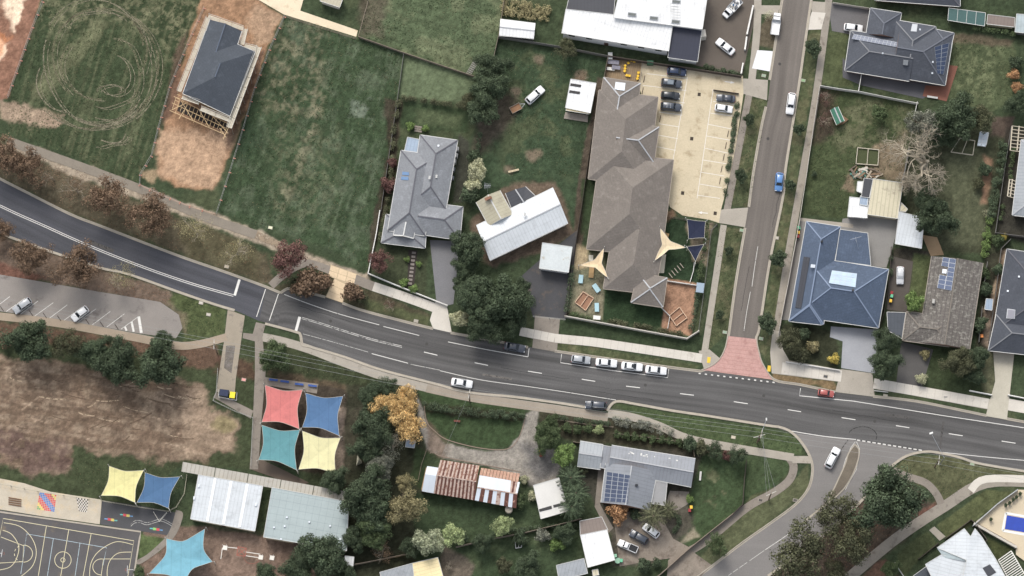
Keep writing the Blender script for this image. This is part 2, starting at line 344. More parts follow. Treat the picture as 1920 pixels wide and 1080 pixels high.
# verges
VG = (72, 80, 52)
for p in [[(1352, 425), (1390, 430), (1365, 625), (1325, 660)], [(1395, 180), (1440, 188), (1405, 388), (1365, 388)], [(1040, 640), (1313, 685), (1300, 695), (1040, 660)], [(1525, 10), (1548, 10), (1490, 360), (1448, 640), (1425, 640), (1470, 370)], [(1420, 640), (1448, 640), (1460, 685), (1440, 690)]]: area(p, VG, 2, 1, .8, .25); area(p, (104, 98, 70), 4, 4, .5, .2, mott=(N6, .55, .2))
area([(1440, 30), (1465, 30), (1450, 90), (1405, 90)], (92, 80, 64), 3, 4, .8, .2); area([(1452, 700), (1560, 715), (1570, 732), (1452, 712)], (128, 104, 72), 3, 4, .8, .2)
area([(500, 540), (625, 520), (810, 590), (800, 610), (640, 570), (540, 545)], (74, 68, 50), 3, 3, .9, .3); area([(680, 560), (810, 595), (800, 608), (690, 580)], (72, 84, 52), 4, 3, .7)
# railway-side strip of autumn leaf litter on both sides of the road
area([(-10, 260), (20, 270), (140, 325), (260, 375), (420, 440), (500, 475), (520, 540), (480, 528), (280, 455), (110, 390), (-10, 330)], (86, 78, 60), 5, 5, .95, .3); area([(330, 400), (420, 440), (500, 480), (480, 525), (350, 480)], (84, 80, 54), 10, 8, .6, .25)
area([(14, 258), (150, 305), (267, 350), (480, 430), (560, 470), (690, 515), (690, 530), (600, 500), (480, 455), (250, 372), (140, 330), (10, 275)], (150, 136, 116), 3, 4, 1, .15)
area([(-10, 440), (90, 474), (240, 518), (320, 545), (330, 575), (180, 548), (60, 525), (-10, 515)], (104, 88, 74), 5, 4, 1, .25); area([(-10, 490), (90, 520), (60, 530), (-10, 515)], (110, 70, 56), 4, 3, .7, .2)
area([(330, 548), (425, 580), (420, 630), (345, 640), (340, 590), (315, 565)], (70, 82, 48), 4, 4, .95, .25); area([(310, 560), (350, 590), (350, 630), (330, 600)], (120, 104, 84), 6, 5, .6)
# school ground
SCH = [(-10, 605), (150, 622), (265, 642), (385, 650), (420, 640), (480, 640), (475, 880), (340, 870), (240, 960), (90, 925), (-10, 895)]
area(SCH, (58, 68, 44), 3, 3, .9, .25); area([(-10, 600), (150, 620), (330, 645), (410, 645), (405, 690), (340, 690), (200, 650), (-10, 640)], (98, 74, 60), 5, 5, .85, .25)
DIRT = [(-10, 668), (100, 680), (230, 712), (345, 712), (383, 728), (385, 765), (438, 785), (448, 828), (425, 852), (395, 848), (380, 862), (300, 866), (240, 850), (140, 842), (132, 878), (80, 892), (20, 885), (-10, 868)]
area(DIRT, (112, 93, 75), 6, 12, 1, .22); area(DIRT, (140, 122, 101), 10, 6, .7, .2, mott=(ST2 * .6 + N6 * .4, .42, .25)); area(DIRT, (92, 76, 62), 10, 4, .6, .2, mott=(ST2 * .5 + fbm(1.6, 140, 3) * .5, .52, .15))
area([(-10, 800), (120, 830), (135, 875), (60, 890), (-10, 865)], (88, 68, 62), 12, 8, .8, .2, mott=(N6, .3, .4)); area([(340, 730), (385, 735), (385, 765), (440, 790), (445, 840), (350, 850)], (156, 134, 110), 10, 8, .6, .15); area(circle(418, 797, 22, 16), (128, 116, 80), 5, 5, .9, .08)
for i in range(46):        # grader and tyre scratches in the bare oval
    x = random.uniform(0, 380); y = random.uniform(690, 860); a = math.radians(random.choice([12, 22, -30, 5]) + random.uniform(-12, 12)); l = random.uniform(20, 60)
    m = sstep((1.3 - ldist([(x, y), (x + l * math.cos(a), y + l * math.sin(a))])) / 1.6 + .5) * .5 * sstep((sdist(DIRT)) / 6) * sstep((N4 - .35) / .2); blend(m, random.choice([(92, 76, 62), (96, 80, 66), (176, 152, 126)]), .1)
area([(480, 640), (520, 640), (780, 728), (800, 900), (640, 900), (480, 700)], (54, 62, 40), 4, 4, .9, .3); area([(410, 670), (480, 675), (480, 710), (400, 700)], (88, 60, 50), 6, 6, .7, .25)
area([(495, 695), (640, 720), (700, 730), (640, 760), (500, 705)], (86, 68, 54), 6, 6, .7, .25)
area([(490, 710), (645, 730), (690, 760), (690, 870), (640, 900), (485, 860)], (66, 58, 48), 3, 4, 1, .15); area([(600, 765), (680, 765), (672, 830), (650, 885), (620, 890), (600, 840)], (146, 128, 112), 5, 6, .9, .12)
area([(270, 985), (360, 985), (650, 1030), (650, 1090), (260, 1090)], (112, 92, 78), 3, 3, 1, .18); area([(400, 990), (520, 1010), (520, 1080), (400, 1080)], (134, 112, 96), 16, 8, .6)
area([(262, 1000), (310, 1010), (300, 1035), (262, 1050)], (76, 92, 54), 2, 2, 1, .2)
# houses south of the road
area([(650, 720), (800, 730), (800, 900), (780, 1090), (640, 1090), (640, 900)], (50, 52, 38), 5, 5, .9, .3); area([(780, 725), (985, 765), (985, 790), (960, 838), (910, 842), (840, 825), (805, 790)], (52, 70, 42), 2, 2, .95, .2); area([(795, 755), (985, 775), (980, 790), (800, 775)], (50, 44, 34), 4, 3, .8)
area([(775, 925), (1000, 940), (1090, 970), (1080, 1090), (780, 1090)], (54, 70, 46), 3, 3, .9, .25); area([(860, 1000), (1000, 990), (1040, 1030), (1000, 1080), (870, 1070)], (84, 98, 66), 14, 10, .45, .2, mott=(N2, .4, .3)); area([(780, 835), (810, 850), (790, 920), (770, 900)], (50, 66, 40), 4, 3, .9)
area([(830, 1020), (890, 1060), (880, 1090), (820, 1085)], (110, 96, 84), 5, 4, .8)
GRV = [(782, 745), (795, 770), (802, 800), (835, 832), (905, 845), (950, 843), (975, 815), (985, 775), (1012, 768), (1005, 800), (1003, 825), (1040, 845), (1050, 880), (1045, 900), (1000, 912), (975, 892), (900, 872), (830, 858), (800, 842), (785, 800)]
area(GRV, (136, 130, 120), 2, 2.5, 1, .14); area([(975, 830), (1045, 850), (1048, 895), (1000, 905)], (92, 90, 90), 12, 8, .8, .12); area([(800, 790), (840, 835), (830, 858), (800, 842)], (112, 92, 76), 6, 6, .7, .15)
area([(1010, 765), (1140, 780), (1290, 815), (1400, 850), (1395, 860), (1300, 850), (1150, 835), (1060, 825), (1010, 790)], (64, 60, 46), 3, 3, .9, .3); area([(1300, 845), (1480, 860), (1475, 890), (1400, 945), (1300, 1030), (1260, 1000), (1290, 900)], (56, 74, 46), 3, 3, .95, .25)
area([(1330, 890), (1370, 900), (1350, 950), (1320, 940)], (116, 112, 84), 8, 8, .5, .2, mott=(N6, .5, .2)); area([(1290, 1000), (1300, 990), (1310, 1005), (1275, 1020)], (150, 138, 116), 4, 4, .8)
area([(1095, 830), (1320, 850), (1290, 930), (1250, 960), (1130, 960), (1080, 900)], (66, 60, 54), 4, 3, .8, .2); area([(1140, 965), (1290, 940), (1300, 990), (1220, 1060), (1150, 1060)], (84, 76, 68), 5, 4, .8, .2)
area([(1150, 755), (1260, 775), (1440, 805), (1490, 815), (1512, 855), (1440, 850), (1290, 815), (1200, 790)], (66, 82, 50), 2, 1, .95, .22); area([(1410, 930), (1490, 900), (1515, 870), (1518, 915), (1440, 980), (1320, 1070), (1300, 1060)], (82, 88, 60), 2, 2, .9, .22); area([(1400, 855), (1470, 862), (1470, 890), (1400, 930)], (60, 76, 48), 3, 2, .9, .2)
# south east corner
area([(1675, 880), (1700, 858), (1760, 852), (1840, 870), (1920, 880), (1920, 900), (1850, 890), (1770, 945), (1740, 915), (1700, 900)], (84, 86, 58), 2, 2, .95, .25); area([(1480, 1000), (1600, 940), (1700, 910), (1760, 945), (1640, 1060), (1600, 1090), (1440, 1090)], (78, 66, 56), 6, 6, .95, .3); area([(1720, 960), (1755, 940), (1758, 958), (1725, 985)], (112, 76, 64), 4, 3, .8)
area([(1756, 985), (1850, 918), (1905, 922), (1830, 975), (1800, 1005), (1775, 1010)], (76, 84, 52), 1.5, 1, 1, .25); area([(1680, 1040), (1740, 995), (1758, 1018), (1690, 1085)], (66, 76, 48), 2, 2, 1, .25); area([(1845, 1005), (1900, 1030), (1870, 1050)], (62, 70, 40), 2, 1, 1, .2); area([(1660, 1045), (1690, 1090), (1600, 1090)], (106, 78, 64), 4, 4, .9)
# gardens in the north east
area([(1555, 60), (1590, 60), (1585, 110), (1600, 165), (1540, 158)], (72, 82, 52), 2, 2, .9, .22); area([(1790, 60), (1905, 80), (1900, 190), (1850, 215), (1770, 180)], (72, 84, 56), 3, 3, .9, .25); area([(1800, 80), (1880, 90), (1860, 190), (1790, 170)], (104, 112, 78), 14, 8, .5, .18, mott=(N3, .4, .3)); area([(1780, 60), (1900, 75), (1900, 90), (1785, 80)], (96, 80, 66), 4, 4, .7)
area([(1540, 165), (1720, 195), (1710, 300), (1690, 330), (1600, 330), (1595, 410), (1505, 405), (1520, 300)], (62, 74, 46), 3, 3, .95, .25); area([(1600, 180), (1700, 210), (1690, 300), (1640, 330), (1560, 260)], (112, 110, 82), 16, 10, .45, .2, mott=(N6, .42, .28)); area([(1535, 165), (1570, 175), (1560, 250), (1525, 270)], (74, 62, 52), 8, 6, .85, .2)
area([(1640, 270), (1700, 250), (1700, 335), (1620, 335)], (122, 104, 84), 8, 8, .75, .2); area([(1590, 325), (1605, 325), (1600, 360), (1575, 355)], (122, 104, 84), 4, 4, .8)
area([(1700, 250), (1880, 240), (1870, 480), (1750, 470), (1700, 400)], (62, 66, 48), 5, 4, .9, .25); area([(1780, 280), (1850, 270), (1840, 460), (1780, 465)], (92, 98, 72), 10, 8, .5, .2); area([(1845, 290), (1860, 300), (1850, 380), (1840, 380)], (140, 106, 82), 4, 4, .8); area([(1860, 220), (1900, 220), (1895, 260), (1855, 255)], (82, 68, 60), 4, 4, .9)
area([(1470, 610), (1570, 620), (1570, 690), (1460, 675)], (50, 54, 38), 3, 3, .95, .25); area([(1675, 465), (1750, 470), (1740, 590), (1665, 585)], (64, 58, 50), 3, 2, .9, .18); area([(1715, 475), (1748, 480), (1735, 590), (1700, 580)], (74, 86, 52), 3, 2, .95, .2)
area([(1735, 650), (1830, 660), (1850, 740), (1720, 730)], (52, 64, 40), 3, 3, .95, .22); area([(1845, 480), (1890, 465), (1860, 660), (1830, 660)], (60, 58, 46), 3, 3, .9, .25); area([(1835, 660), (1862, 660), (1865, 735), (1845, 745)], (100, 98, 72), 4, 4, .7); area([(1878, 470), (1890, 468), (1862, 590), (1850, 590)], (160, 138, 112), 2, 2, .9, .15); area([(1845, 580), (1868, 585), (1855, 650), (1842, 640)], (140, 122, 104), 4, 3, .8)
area([(1885, 240), (1960, 240), (1960, 470), (1870, 440)], (58, 54, 48), 3, 3, .9, .2)
for poly, stn, amt in ((MID, ST1, .14), (PAD, ST1, .1), (UP, fdir((690, 0), (930, 60), 60, 7, 320), .25), (DIRT, ST2, .22)):
    k = sstep(sdist(poly) / 8)[..., None] * amt; RGB[:] = RGB * (1 + k * (stn[..., None] - .5) * 2)
FG1 = np.random.default_rng(9).random(XX.shape); FG2 = vnoise(XX, YY, .55, 401)
RGB[:] = RGB * (1 + .26 * (FG1[..., None] - .5) + .44 * (FG2[..., None] - .5))
lum = (RGB @ np.array([.3, .6, .1]))[..., None]; RGB[:] = (RGB * .84 + lum * .16) * 1.22 * (1 + np.clip((RGB[..., 1:2] - RGB[..., 0:1]) / (lum + 1e-4) * 4, 0, 1) * np.array([.07, 0, 0]))
nxg, nyg = len(GX), len(GY); idx = np.arange(nxg * nyg).reshape(nyg, nxg)
quads = np.stack([idx[:-1, :-1], idx[:-1, 1:], idx[1:, 1:], idx[1:, :-1]], -1).reshape(-1, 4)
GM = M('ground_cover', (0, 0, 0), 0.95, (1.1, .12), (3.2, .26), attr='Col', spec=0.1, bump=(2.5, .6, .25))
gme = mesh_np('ground', np.stack([XX, YY, np.zeros_like(XX)], -1).reshape(-1, 3), quads, GM)
ca = gme.color_attributes.new('Col', 'FLOAT_COLOR', 'POINT'); ca.data.foreach_set('color', np.concatenate([np.clip(RGB, 0, 1), np.ones(XX.shape + (1,))], -1).astype(np.float32).ravel())
GO = struct(ob('ground', gme))
TRK = M('tyre_scrape', (132, 126, 106), .95, (2, .2), wear=(1.3, .40, .34))
TRK2 = M('tyre_smear', (126, 122, 98), .95, (2, .2), wear=(1.0, .3, .34))
for i_, c_ in enumerate(RINGS):
    jig = [(x + 2 * math.sin(.3 * k + i_), y + 2 * math.cos(.23 * k + 2 * i_)) for k, (x, y) in enumerate(c_)]
    ribbon('tyre_track', smoothpx(jig, 3), (.2, .5, .28)[i_ % 3], (TRK, TRK2, TRK)[i_ % 3], .008, GO); ribbon('tyre_track', smoothpx([(x + 8, y + 3) for x, y in jig], 3), .15, TRK, .012, GO)
for i_ in range(40):          # ruts and scratches left in the bare oval
    x = random.uniform(5, 360); y = random.uniform(705, 845); a = math.radians(random.choice([12, 20, 8, -25]) + random.uniform(-8, 8)); l = random.uniform(15, 55); c_ = [(x + l * t * math.cos(a), y + l * t * math.sin(a) + 1.5 * math.sin(4 * t)) for t in (0, .25, .5, .75, 1)]
    if not (x < 140 and y > 830): ribbon('rut', c_, random.uniform(.15, .35), M('rut_dark', (112, 94, 78), .95, wear=(1.4, .5, .12)) if i_ % 3 else M('rut_pale', (176, 156, 132), .95, wear=(1.4, .5, .12)), .008, GO)
# ================================================================== ROADS, PATHS, MARKINGS
ASW = M('asphalt_west', (80, 81, 86), .9, (.12, .1), (4, .22), streak=(.6, .34), spec=.25)
ASE = M('asphalt_main', (91, 90, 89), .9, (.12, .1), (4, .2), streak=(.75, .5), spec=.25)
ASN = M('asphalt_side', (112, 106, 100), .9, (.15, .08), (4, .18), streak=(.6, .3), spec=.25)
ASS = M('asphalt_south', (128, 125, 122), .9, (.15, .08), (4, .15), streak=(.4, .1), spec=.25)
CON = M('concrete', (166, 159, 147), .9, (.35, .12), (5, .12), stain=((130, 122, 110), .5, .6, .15))
CONL = M('concrete_pale', (205, 199, 188), .9, (.35, .08), (5, .08), stain=((170, 162, 150), .5, .6, .15))
COND = M('concrete_weathered', (140, 132, 122), .9, (.35, .14), (5, .14), stain=((112, 104, 96), .6, .55, .15))
CREAM = M('concrete_cream', (224, 208, 180), .9, (.3, .1), (4, .08), stain=((176, 156, 124), .4, .58, .15))
PAINT = M('road_paint', (216, 214, 208), .8, (3, .06), wear=(2.2, .6, .1)); PAINTW = M('road_paint_worn', (196, 194, 188), .8, wear=(1.4, .5, .14)); PAINTS = M('road_paint_solid', (226, 224, 218), .8, (3, .06))
N_W = [(-40, 312), (0, 335), (55, 363), (133, 402), (187, 423), (283, 460), (350, 485), (417, 508), (500, 538)]
S_W = [(-40, 424), (0, 438), (87, 469), (187, 502), (240, 514), (333, 547), (400, 570), (440, 582), (486, 602)]
N_E = [(500, 538), (526, 549), (545, 541), (610, 557), (680, 582), (767, 605), (863, 627), (960, 645), (1040, 658), (1193, 680), (1313, 694), (1440, 712), (1566, 735), (1637, 743), (1717, 752), (1807, 770), (1887, 785), (1960, 798)]
S_E = [(486, 602), (520, 612), (560, 626), (568, 646), (647, 670), (713, 693), (813, 719), (880, 736), (960, 744), (1043, 755), (1130, 769), (1155, 753), (1260, 770), (1327, 780), (1440, 799), (1490, 812), (1600, 825), (1727, 847), (1840, 868), (1960, 888)]
loft_road('road', N_W, S_W, ASW, .02, 60, 12)
ne = resample(N_E, 400); se = resample(S_E, 400)
RD = loft_road('road', N_E, S_E, ASE, .022, 170, 14)
SN_L = [(1360, 690), (1366, 628), (1377, 547), (1397, 427), (1413, 320), (1427, 240), (1440, 187), (1450, 100), (1467, -5), (1475, -60)]
SN_R = [(1425, 690), (1418, 635), (1425, 610), (1443, 493), (1468, 370), (1473, 317), (1487, 247), (1497, 167), (1508, 90), (1522, -5), (1530, -60)]
loft_road('road', SN_L, SN_R, ASN, .014, 60, 8)
sheet('road', [(1468, 803), (1483, 810), (1503, 830), (1520, 860), (1523, 887), (1515, 917), (1490, 947), (1440, 984), (1393, 1017), (1337, 1060), (1290, 1100), (1380, 1120), (1440, 1080), (1530, 1015), (1600, 955), (1655, 893), (1672, 874), (1700, 855), (1735, 848), (1600, 822)], ASS, .012)
PAVER = M('red_pavers', (188, 150, 142), .9, (.5, .1), (3, .16), stain=((166, 126, 118), .6, .5, .2))
RP = sheet('paved_threshold', smoothpx([(1318, 694), (1343, 681), (1358, 660), (1365, 630)], 4) + smoothpx([(1419, 636), (1422, 660), (1430, 684), (1448, 712)], 4), PAVER, .034)
for k in range(9):            # soldier courses across the paved threshold
    t = (k + .5) / 9; y0 = 636 + t * 62; a = 1365 - 46 * max(0, (t - .35) / .65) ** 2; b = 1419 + 26 * max(0, (t - .35) / .65) ** 2
    ribbon('paver_course', [(a, y0), (b, y0 + 4 + 8 * t)], .1, M('paver_joint', (172, 132, 124), .9, (3, .2)), .04, RP)
# kerbs
kerb(N_W, 1); kerb([(500, 538), (526, 549)], 1); kerb([(526, 549), (540, 541), (556, 543), (610, 557)], 1); kerb([(642, 568), (680, 582), (767, 605), (812, 616)], 1); kerb([(845, 624), (900, 634), (990, 651)], 1); kerb([(1040, 658), (1193, 680), (1300, 694), (1318, 694), (1343, 681), (1358, 660), (1366, 628), (1377, 547), (1386, 490), (1397, 427)], 1)
kerb([(1404, 388), (1413, 320), (1427, 240), (1436, 200)], 1); kerb([(1443, 150), (1452, 92), (1467, -5)], 1); kerb([(1522, -5), (1508, 90), (1497, 167), (1473, 317), (1468, 370), (1443, 493), (1425, 610), (1418, 635), (1422, 660), (1430, 684), (1452, 712), (1500, 721), (1566, 735)], 1); kerb([(1637, 743), (1717, 752), (1807, 770), (1850, 779)], 1); kerb([(1888, 785), (1960, 798)], 1)
kerb(S_W[:-1], -1); kerb([(497, 607), (553, 622), (563, 628), (567, 646), (580, 650), (647, 670), (713, 693), (813, 719), (880, 736), (960, 744), (1043, 755), (1110, 766)], -1); kerb([(1138, 770), (1155, 753), (1193, 758), (1260, 770), (1327, 780), (1440, 798), (1462, 801), (1483, 810), (1503, 830), (1520, 860), (1523, 887), (1515, 917), (1490, 947), (1440, 984), (1393, 1017), (1337, 1060), (1290, 1095)], -1)
kerb([(1440, 1080), (1530, 1015), (1600, 955), (1655, 893), (1672, 874), (1700, 855), (1735, 847), (1765, 850), (1800, 858), (1840, 870), (1960, 890)], -1)
# footpaths
def path(px, wd, mat=CON, z=.06, name='footpath'): return struct(ribbon(name, smoothpx(px, 5), wd * S, mat, z))
def slabs(par, px, wd, n, mat, z):    # separate concrete bays with open joints along a path
    a = resample(px, n + 1)
    for i in range(n):
        p0, p1 = P(*a[i], z), P(*a[i + 1], z); dd = (p1 - p0); L = dd.length; dd.normalize()
        mb = MB(); mb.box((0, 0, 0), (L - .05, wd * S, .05)); o = mb.build('slab', mat, par); o.location = (p0 + p1) / 2; o.rotation_euler = (0, 0, math.atan2(dd.y, dd.x))
path([(14, 264), (150, 312), (267, 356), (380, 405), (480, 440)], 17, M('path_asphalt', (136, 128, 116), .9, (.4, .12), (5, .14)))
fp = path([(480, 440), (520, 458), (570, 480)], 14, M('path_sandy', (150, 134, 114), .95, (.4, .14), (5, .16), wear=(.9, .5, .1)))
path([(508, 536), (528, 518), (555, 500), (580, 494), (622, 508)], 15, COND)
fp = struct(sheet('footpath', [(620, 496), (670, 514), (660, 536), (650, 534), (643, 568), (610, 557), (627, 522), (615, 518)], M('slab_joint', (186, 168, 140), .9, (.5, .1)), .05))
for i in range(3):
    for j in range(2):
        u0, u1, v0, v1 = i / 3 + .012, (i + 1) / 3 - .012, j / 2 + .02, (j + 1) / 2 - .02
        def bl(u, v): return (620 + 49 * u - 5 * v, 497 + 17 * u + 20 * v)
        sheet('slab', [bl(u0, v0), bl(u1, v0), bl(u1, v1), bl(u0, v1)], M('slab_cream', (218, 196, 164), .9, (.5, .1), (4, .1)), .075, .03, fp)
for k in range(3):
    t0, t1 = k / 3 + .01, (k + 1) / 3 - .01
    def q(s, t): return (628 - 17 * t + s * (22 + 9 * t), 523 + 34 * t + s * (11))
    sheet('slab', [q(.01, t0), q(.99, t0), q(.99, t1), q(.01, t1)], M('slab_cream', (218, 196, 164)), .075, .03, fp)
fp = path([(662, 522), (702, 538)], 18, COND); fp = path([(700, 537), (760, 557), (815, 577)], 18, M('slab_joint2', (176, 169, 157), .9, (.5, .1)), .045); slabs(fp, [(700, 537), (760, 557), (815, 577)], 17.5, 9, CONL, .05)
sheet('driveway', [(817, 563), (838, 573), (847, 624), (812, 616), (806, 600)], CONL, .066)
fp = path([(975, 621), (1040, 634), (1110, 641), (1200, 654), (1318, 672)], 17, M('slab_joint2', (176, 169, 157)), .045); slabs(fp, [(975, 621), (1040, 634), (1110, 641), (1200, 654), (1316, 672)], 16.5, 26, CONL, .05)
path([(1320, 668), (1357, 422)], 12, CON); path([(1362, 400), (1405, 175)], 13, COND, .058); path([(1408, 165), (1419, 60), (1421, -10)], 14, CON, .06)
sheet('footpath', [(1310, 658), (1330, 655), (1350, 672), (1340, 684), (1320, 692)], CON, .07)
path([(1555, -10), (1530, 180), (1499, 360), (1478, 480), (1456, 620)], 13.5, M('path_weathered', (150, 143, 132), .9, (.35, .1), (4, .14), stain=((116, 108, 98), .5, .55, .15)))
fp = sheet('footpath', [(1449, 618), (1463, 618), (1468, 655), (1480, 676), (1577, 693), (1575, 716), (1447, 700), (1444, 660)], M('slab_joint2', (176, 169, 157)), .05); slabs(fp, [(1466, 690), (1520, 697), (1578, 705)], 22, 8, CONL, .055)
fp = path([(1638, 719), (1720, 733), (1855, 758)], 20, M('slab_joint2', (176, 169, 157)), .045); slabs(fp, [(1638, 719), (1720, 733), (1853, 757)], 19, 15, CONL, .05); path([(1889, 758), (1960, 771)], 22, CONL)
sheet('driveway', [(1577, 692), (1636, 700), (1640, 744), (1566, 735)], CON, .066); sheet('driveway', [(1862, 655), (1902, 660), (1888, 787), (1848, 780), (1866, 715)], M('driveway_fawn', (186, 180, 164), .9, (.4, .1), (4, .1)), .066)
sheet('driveway', [(1558, 612), (1647, 618), (1640, 700), (1577, 690), (1580, 640), (1556, 632)], M('driveway_grey', (160, 162, 166), .9, (.4, .08), (4, .08)), .06)
# driveways, yards
AGG = M('exposed_aggregate', (122, 122, 124), .9, (.4, .08), (7, .2))
sheet('driveway', [(806, 450), (860, 452), (858, 500), (850, 570), (838, 573), (818, 563)], AGG, .05)
sheet('driveway', [(1020, 480), (1084, 430), (1078, 480), (1062, 598), (1000, 596), (985, 545), (975, 520)], M('asphalt_drive', (78, 78, 80), .95, (.3, .12), (8, .2), stain=((100, 92, 84), .4, .55, .15)), .03); sheet('driveway', [(1003, 592), (1050, 598), (1044, 660), (998, 652)], COND, .066)
sheet('driveway', [(1325, -10), (1425, -10), (1392, 140), (1300, 122), (1318, 60)], M('brown_aggregate', (102, 94, 86), .9, (.3, .1), (6, .14)), .05); sheet('driveway', [(1420, 94), (1450, 96), (1444, 134), (1410, 128)], M('new_concrete', (226, 226, 228), .9, (.4, .04)), .066); sheet('driveway', [(1393, 147), (1440, 150), (1438, 188), (1394, 176)], CON, .067); sheet('driveway', [(1352, 393), (1403, 389), (1397, 426), (1348, 418)], CON, .067); sheet('driveway', [(1425, 10), (1463, 10), (1458, 28), (1422, 26)], CON, .068)
sheet('driveway', [(1552, 4), (1640, 16), (1625, 70), (1560, 58)], M('grey_aggregate', (108, 106, 106), .9, (.3, .1), (6, .16)), .05); sheet('driveway', [(1522, 22), (1548, 24), (1540, 55), (1512, 56)], CONL, .067); sheet('driveway', [(1520, 2), (1548, 4), (1546, 24), (1522, 22)], CON, .069)
sheet('courtyard', [(1580, 410), (1690, 400), (1672, 470), (1662, 502), (1600, 495), (1576, 430)], M('yard_paving', (140, 138, 134), .9, (.4, .08), (5, .12)), .04); sheet('side_path', [(1500, 408), (1512, 412), (1480, 600), (1462, 600)], M('yard_paving', (140, 138, 134)), .04); sheet('side_path', [(1499, 408), (1600, 420), (1600, 428), (1500, 414)], CON, .045)
sheet('driveway', [(1690, 640), (1750, 655), (1728, 728), (1680, 722)], M('dark_drive', (92, 90, 88), .9, (.4, .1), (5, .14)), .05); sheet('driveway', [(1672, 480), (1712, 490), (1700, 585), (1662, 580)], M('damp_drive', (88, 82, 76), .9, (.4, .16), (5, .14)), .04)
sheet('garden_path', [(1728, 440), (1757, 445), (1770, 478), (1745, 480)], M('tan_paving', (166, 142, 112), .9, (.5, .12), (4, .1)), .05)
sheet('terrace', [(1765, 120), (1796, 124), (1775, 190), (1730, 180), (1735, 160), (1772, 162)], M('brick_paving', (134, 92, 78), .9, (.6, .14), (5, .16)), .05); sheet('side_path', [(1580, 108), (1600, 132), (1772, 162), (1730, 185), (1615, 160), (1580, 145)], M('dark_paving', (92, 92, 96), .9, (.4, .12), (5, .12)), .035)
sheet('driveway', [(1150, 965), (1230, 950), (1262, 1010), (1300, 1030), (1283, 1052), (1255, 1047), (1200, 1055), (1162, 1062)], M('concrete_stained', (140, 130, 118), .9, (.5, .2), (4, .14), stain=((96, 86, 78), .35, .5, .18)), .05); sheet('driveway', [(1253, 1050), (1290, 1028), (1335, 1060), (1300, 1095), (1250, 1085)], M('concrete_stained', (140, 130, 118)), .066)
sheet('patio', [(1256, 920), (1292, 922), (1290, 945), (1265, 960), (1248, 945)], COND, .05); sheet('side_path', [(1122, 878), (1135, 880), (1125, 945), (1150, 990), (1140, 1000), (1115, 950)], COND, .04)
# school drives and paths
sheet('driveway', [(427, 580), (459, 592), (452, 640), (442, 712), (440, 740), (405, 735), (412, 690), (420, 640)], M('concrete_drive', (158, 148, 132), .9, (.3, .14), (5, .12), stain=((112, 104, 98), .3, .55, .12)), .055)
sheet('worn_strip', [(424, 648), (441, 648), (434, 700), (420, 690)], M('strip_dark', (122, 116, 110), .95, (.8, .2), (4, .2), wear=(.6, .4, .4)), .06); sheet('school_path', [(480, 604), (498, 608), (492, 630), (498, 700), (490, 790), (484, 880), (468, 880), (474, 790), (478, 700), (478, 640), (455, 634), (456, 624), (474, 626)], COND, .06)
fp = path([(492, 632), (530, 640), (580, 655), (640, 678), (720, 706), (800, 727)], 16, CON, .052); path([(800, 727), (880, 744), (960, 756), (1060, 770), (1140, 783)], 17, M('gravel_shoulder', (156, 146, 132), .95, (.4, .12), (6, .16)), .048)
path([(-10, 592), (80, 602), (150, 613), (265, 635), (330, 648), (375, 645), (425, 632)], 15, M('path_tan', (160, 146, 128), .9, (.35, .12), (5, .12)), .056)
fp = path([(1140, 775), (1185, 782), (1235, 798), (1290, 822), (1380, 840), (1488, 858)], 15, CON, .06); sheet('footpath', [(1482, 855), (1521, 855), (1522, 869), (1486, 868)], CON, .064)
path([(1478, 856), (1488, 874), (1480, 900), (1450, 924), (1400, 952), (1330, 1010), (1290, 1035)], 15, COND, .058)
path([(1960, 906), (1850, 905), (1770, 950), (1680, 1010), (1590, 1085)], 20, M('path_weathered', (150, 143, 132)), .058); path([(1960, 900), (1850, 898), (1820, 920)], 14, CONL, .062); path([(1672, 880), (1700, 893), (1735, 905), (1755, 925), (1765, 945)], 14, COND, .064)
sheet('step_path', [(1742, 994), (1752, 987), (1773, 1006), (1762, 1014)], CON, .07)
sheet('walkway', [(405, 735), (475, 770), (470, 785), (400, 745)], COND, .058); sheet('walkway', [(478, 855), (580, 905), (560, 912), (470, 880)], M('walk_brown', (104, 92, 82), .9, (.4, .1), (5, .12)), .05)
# school car park and its painted bays
CP = sheet('car_park', [(-40, 508), (60, 525), (180, 546), (300, 566), (335, 590), (342, 615), (330, 634), (265, 626), (150, 605), (-40, 578)], M('car_park_seal', (144, 138, 132), .95, (.2, .12), (7, .18), stain=((112, 106, 102), .25, .58, .12)), .03)
for (a, b, c, e) in [(0, 630, 55, 588), (35, 672, 140, 598), (115, 688, 215, 612), (195, 698, 300, 622), (278, 710, 378, 635), (360, 722, 460, 648), (440, 730, 540, 657), (518, 748, 620, 672), (600, 760, 700, 685), (680, 772, 780, 700)]:
    ribbon('bay_line', [(a / 3, 360 + b / 3), (c / 3, 360 + e / 3)], .12, PAINT, .036, CP)
for (a, b, c, e, w_) in [(780, 700, 795, 792, .6), (740, 728, 752, 786, .45), (702, 756, 712, 780, .4)]: ribbon('hatch_line', [(a / 3, 360 + b / 3), (c / 3, 360 + e / 3)], w_, PAINTS, .036, CP)
for (x, y) in [(10, 655), (175, 682), (252, 694), (333, 710), (492, 730), (572, 742), (655, 757)]:
    mb = MB(); p = P(x / 3, 360 + y / 3, .1); mb.box(p, (1.5, .14, .12), pdir(15, 22) , 0, .8); mb.build('wheel_stop', M('rubber_dark', (62, 52, 48), .9, (3, .1)), CP)
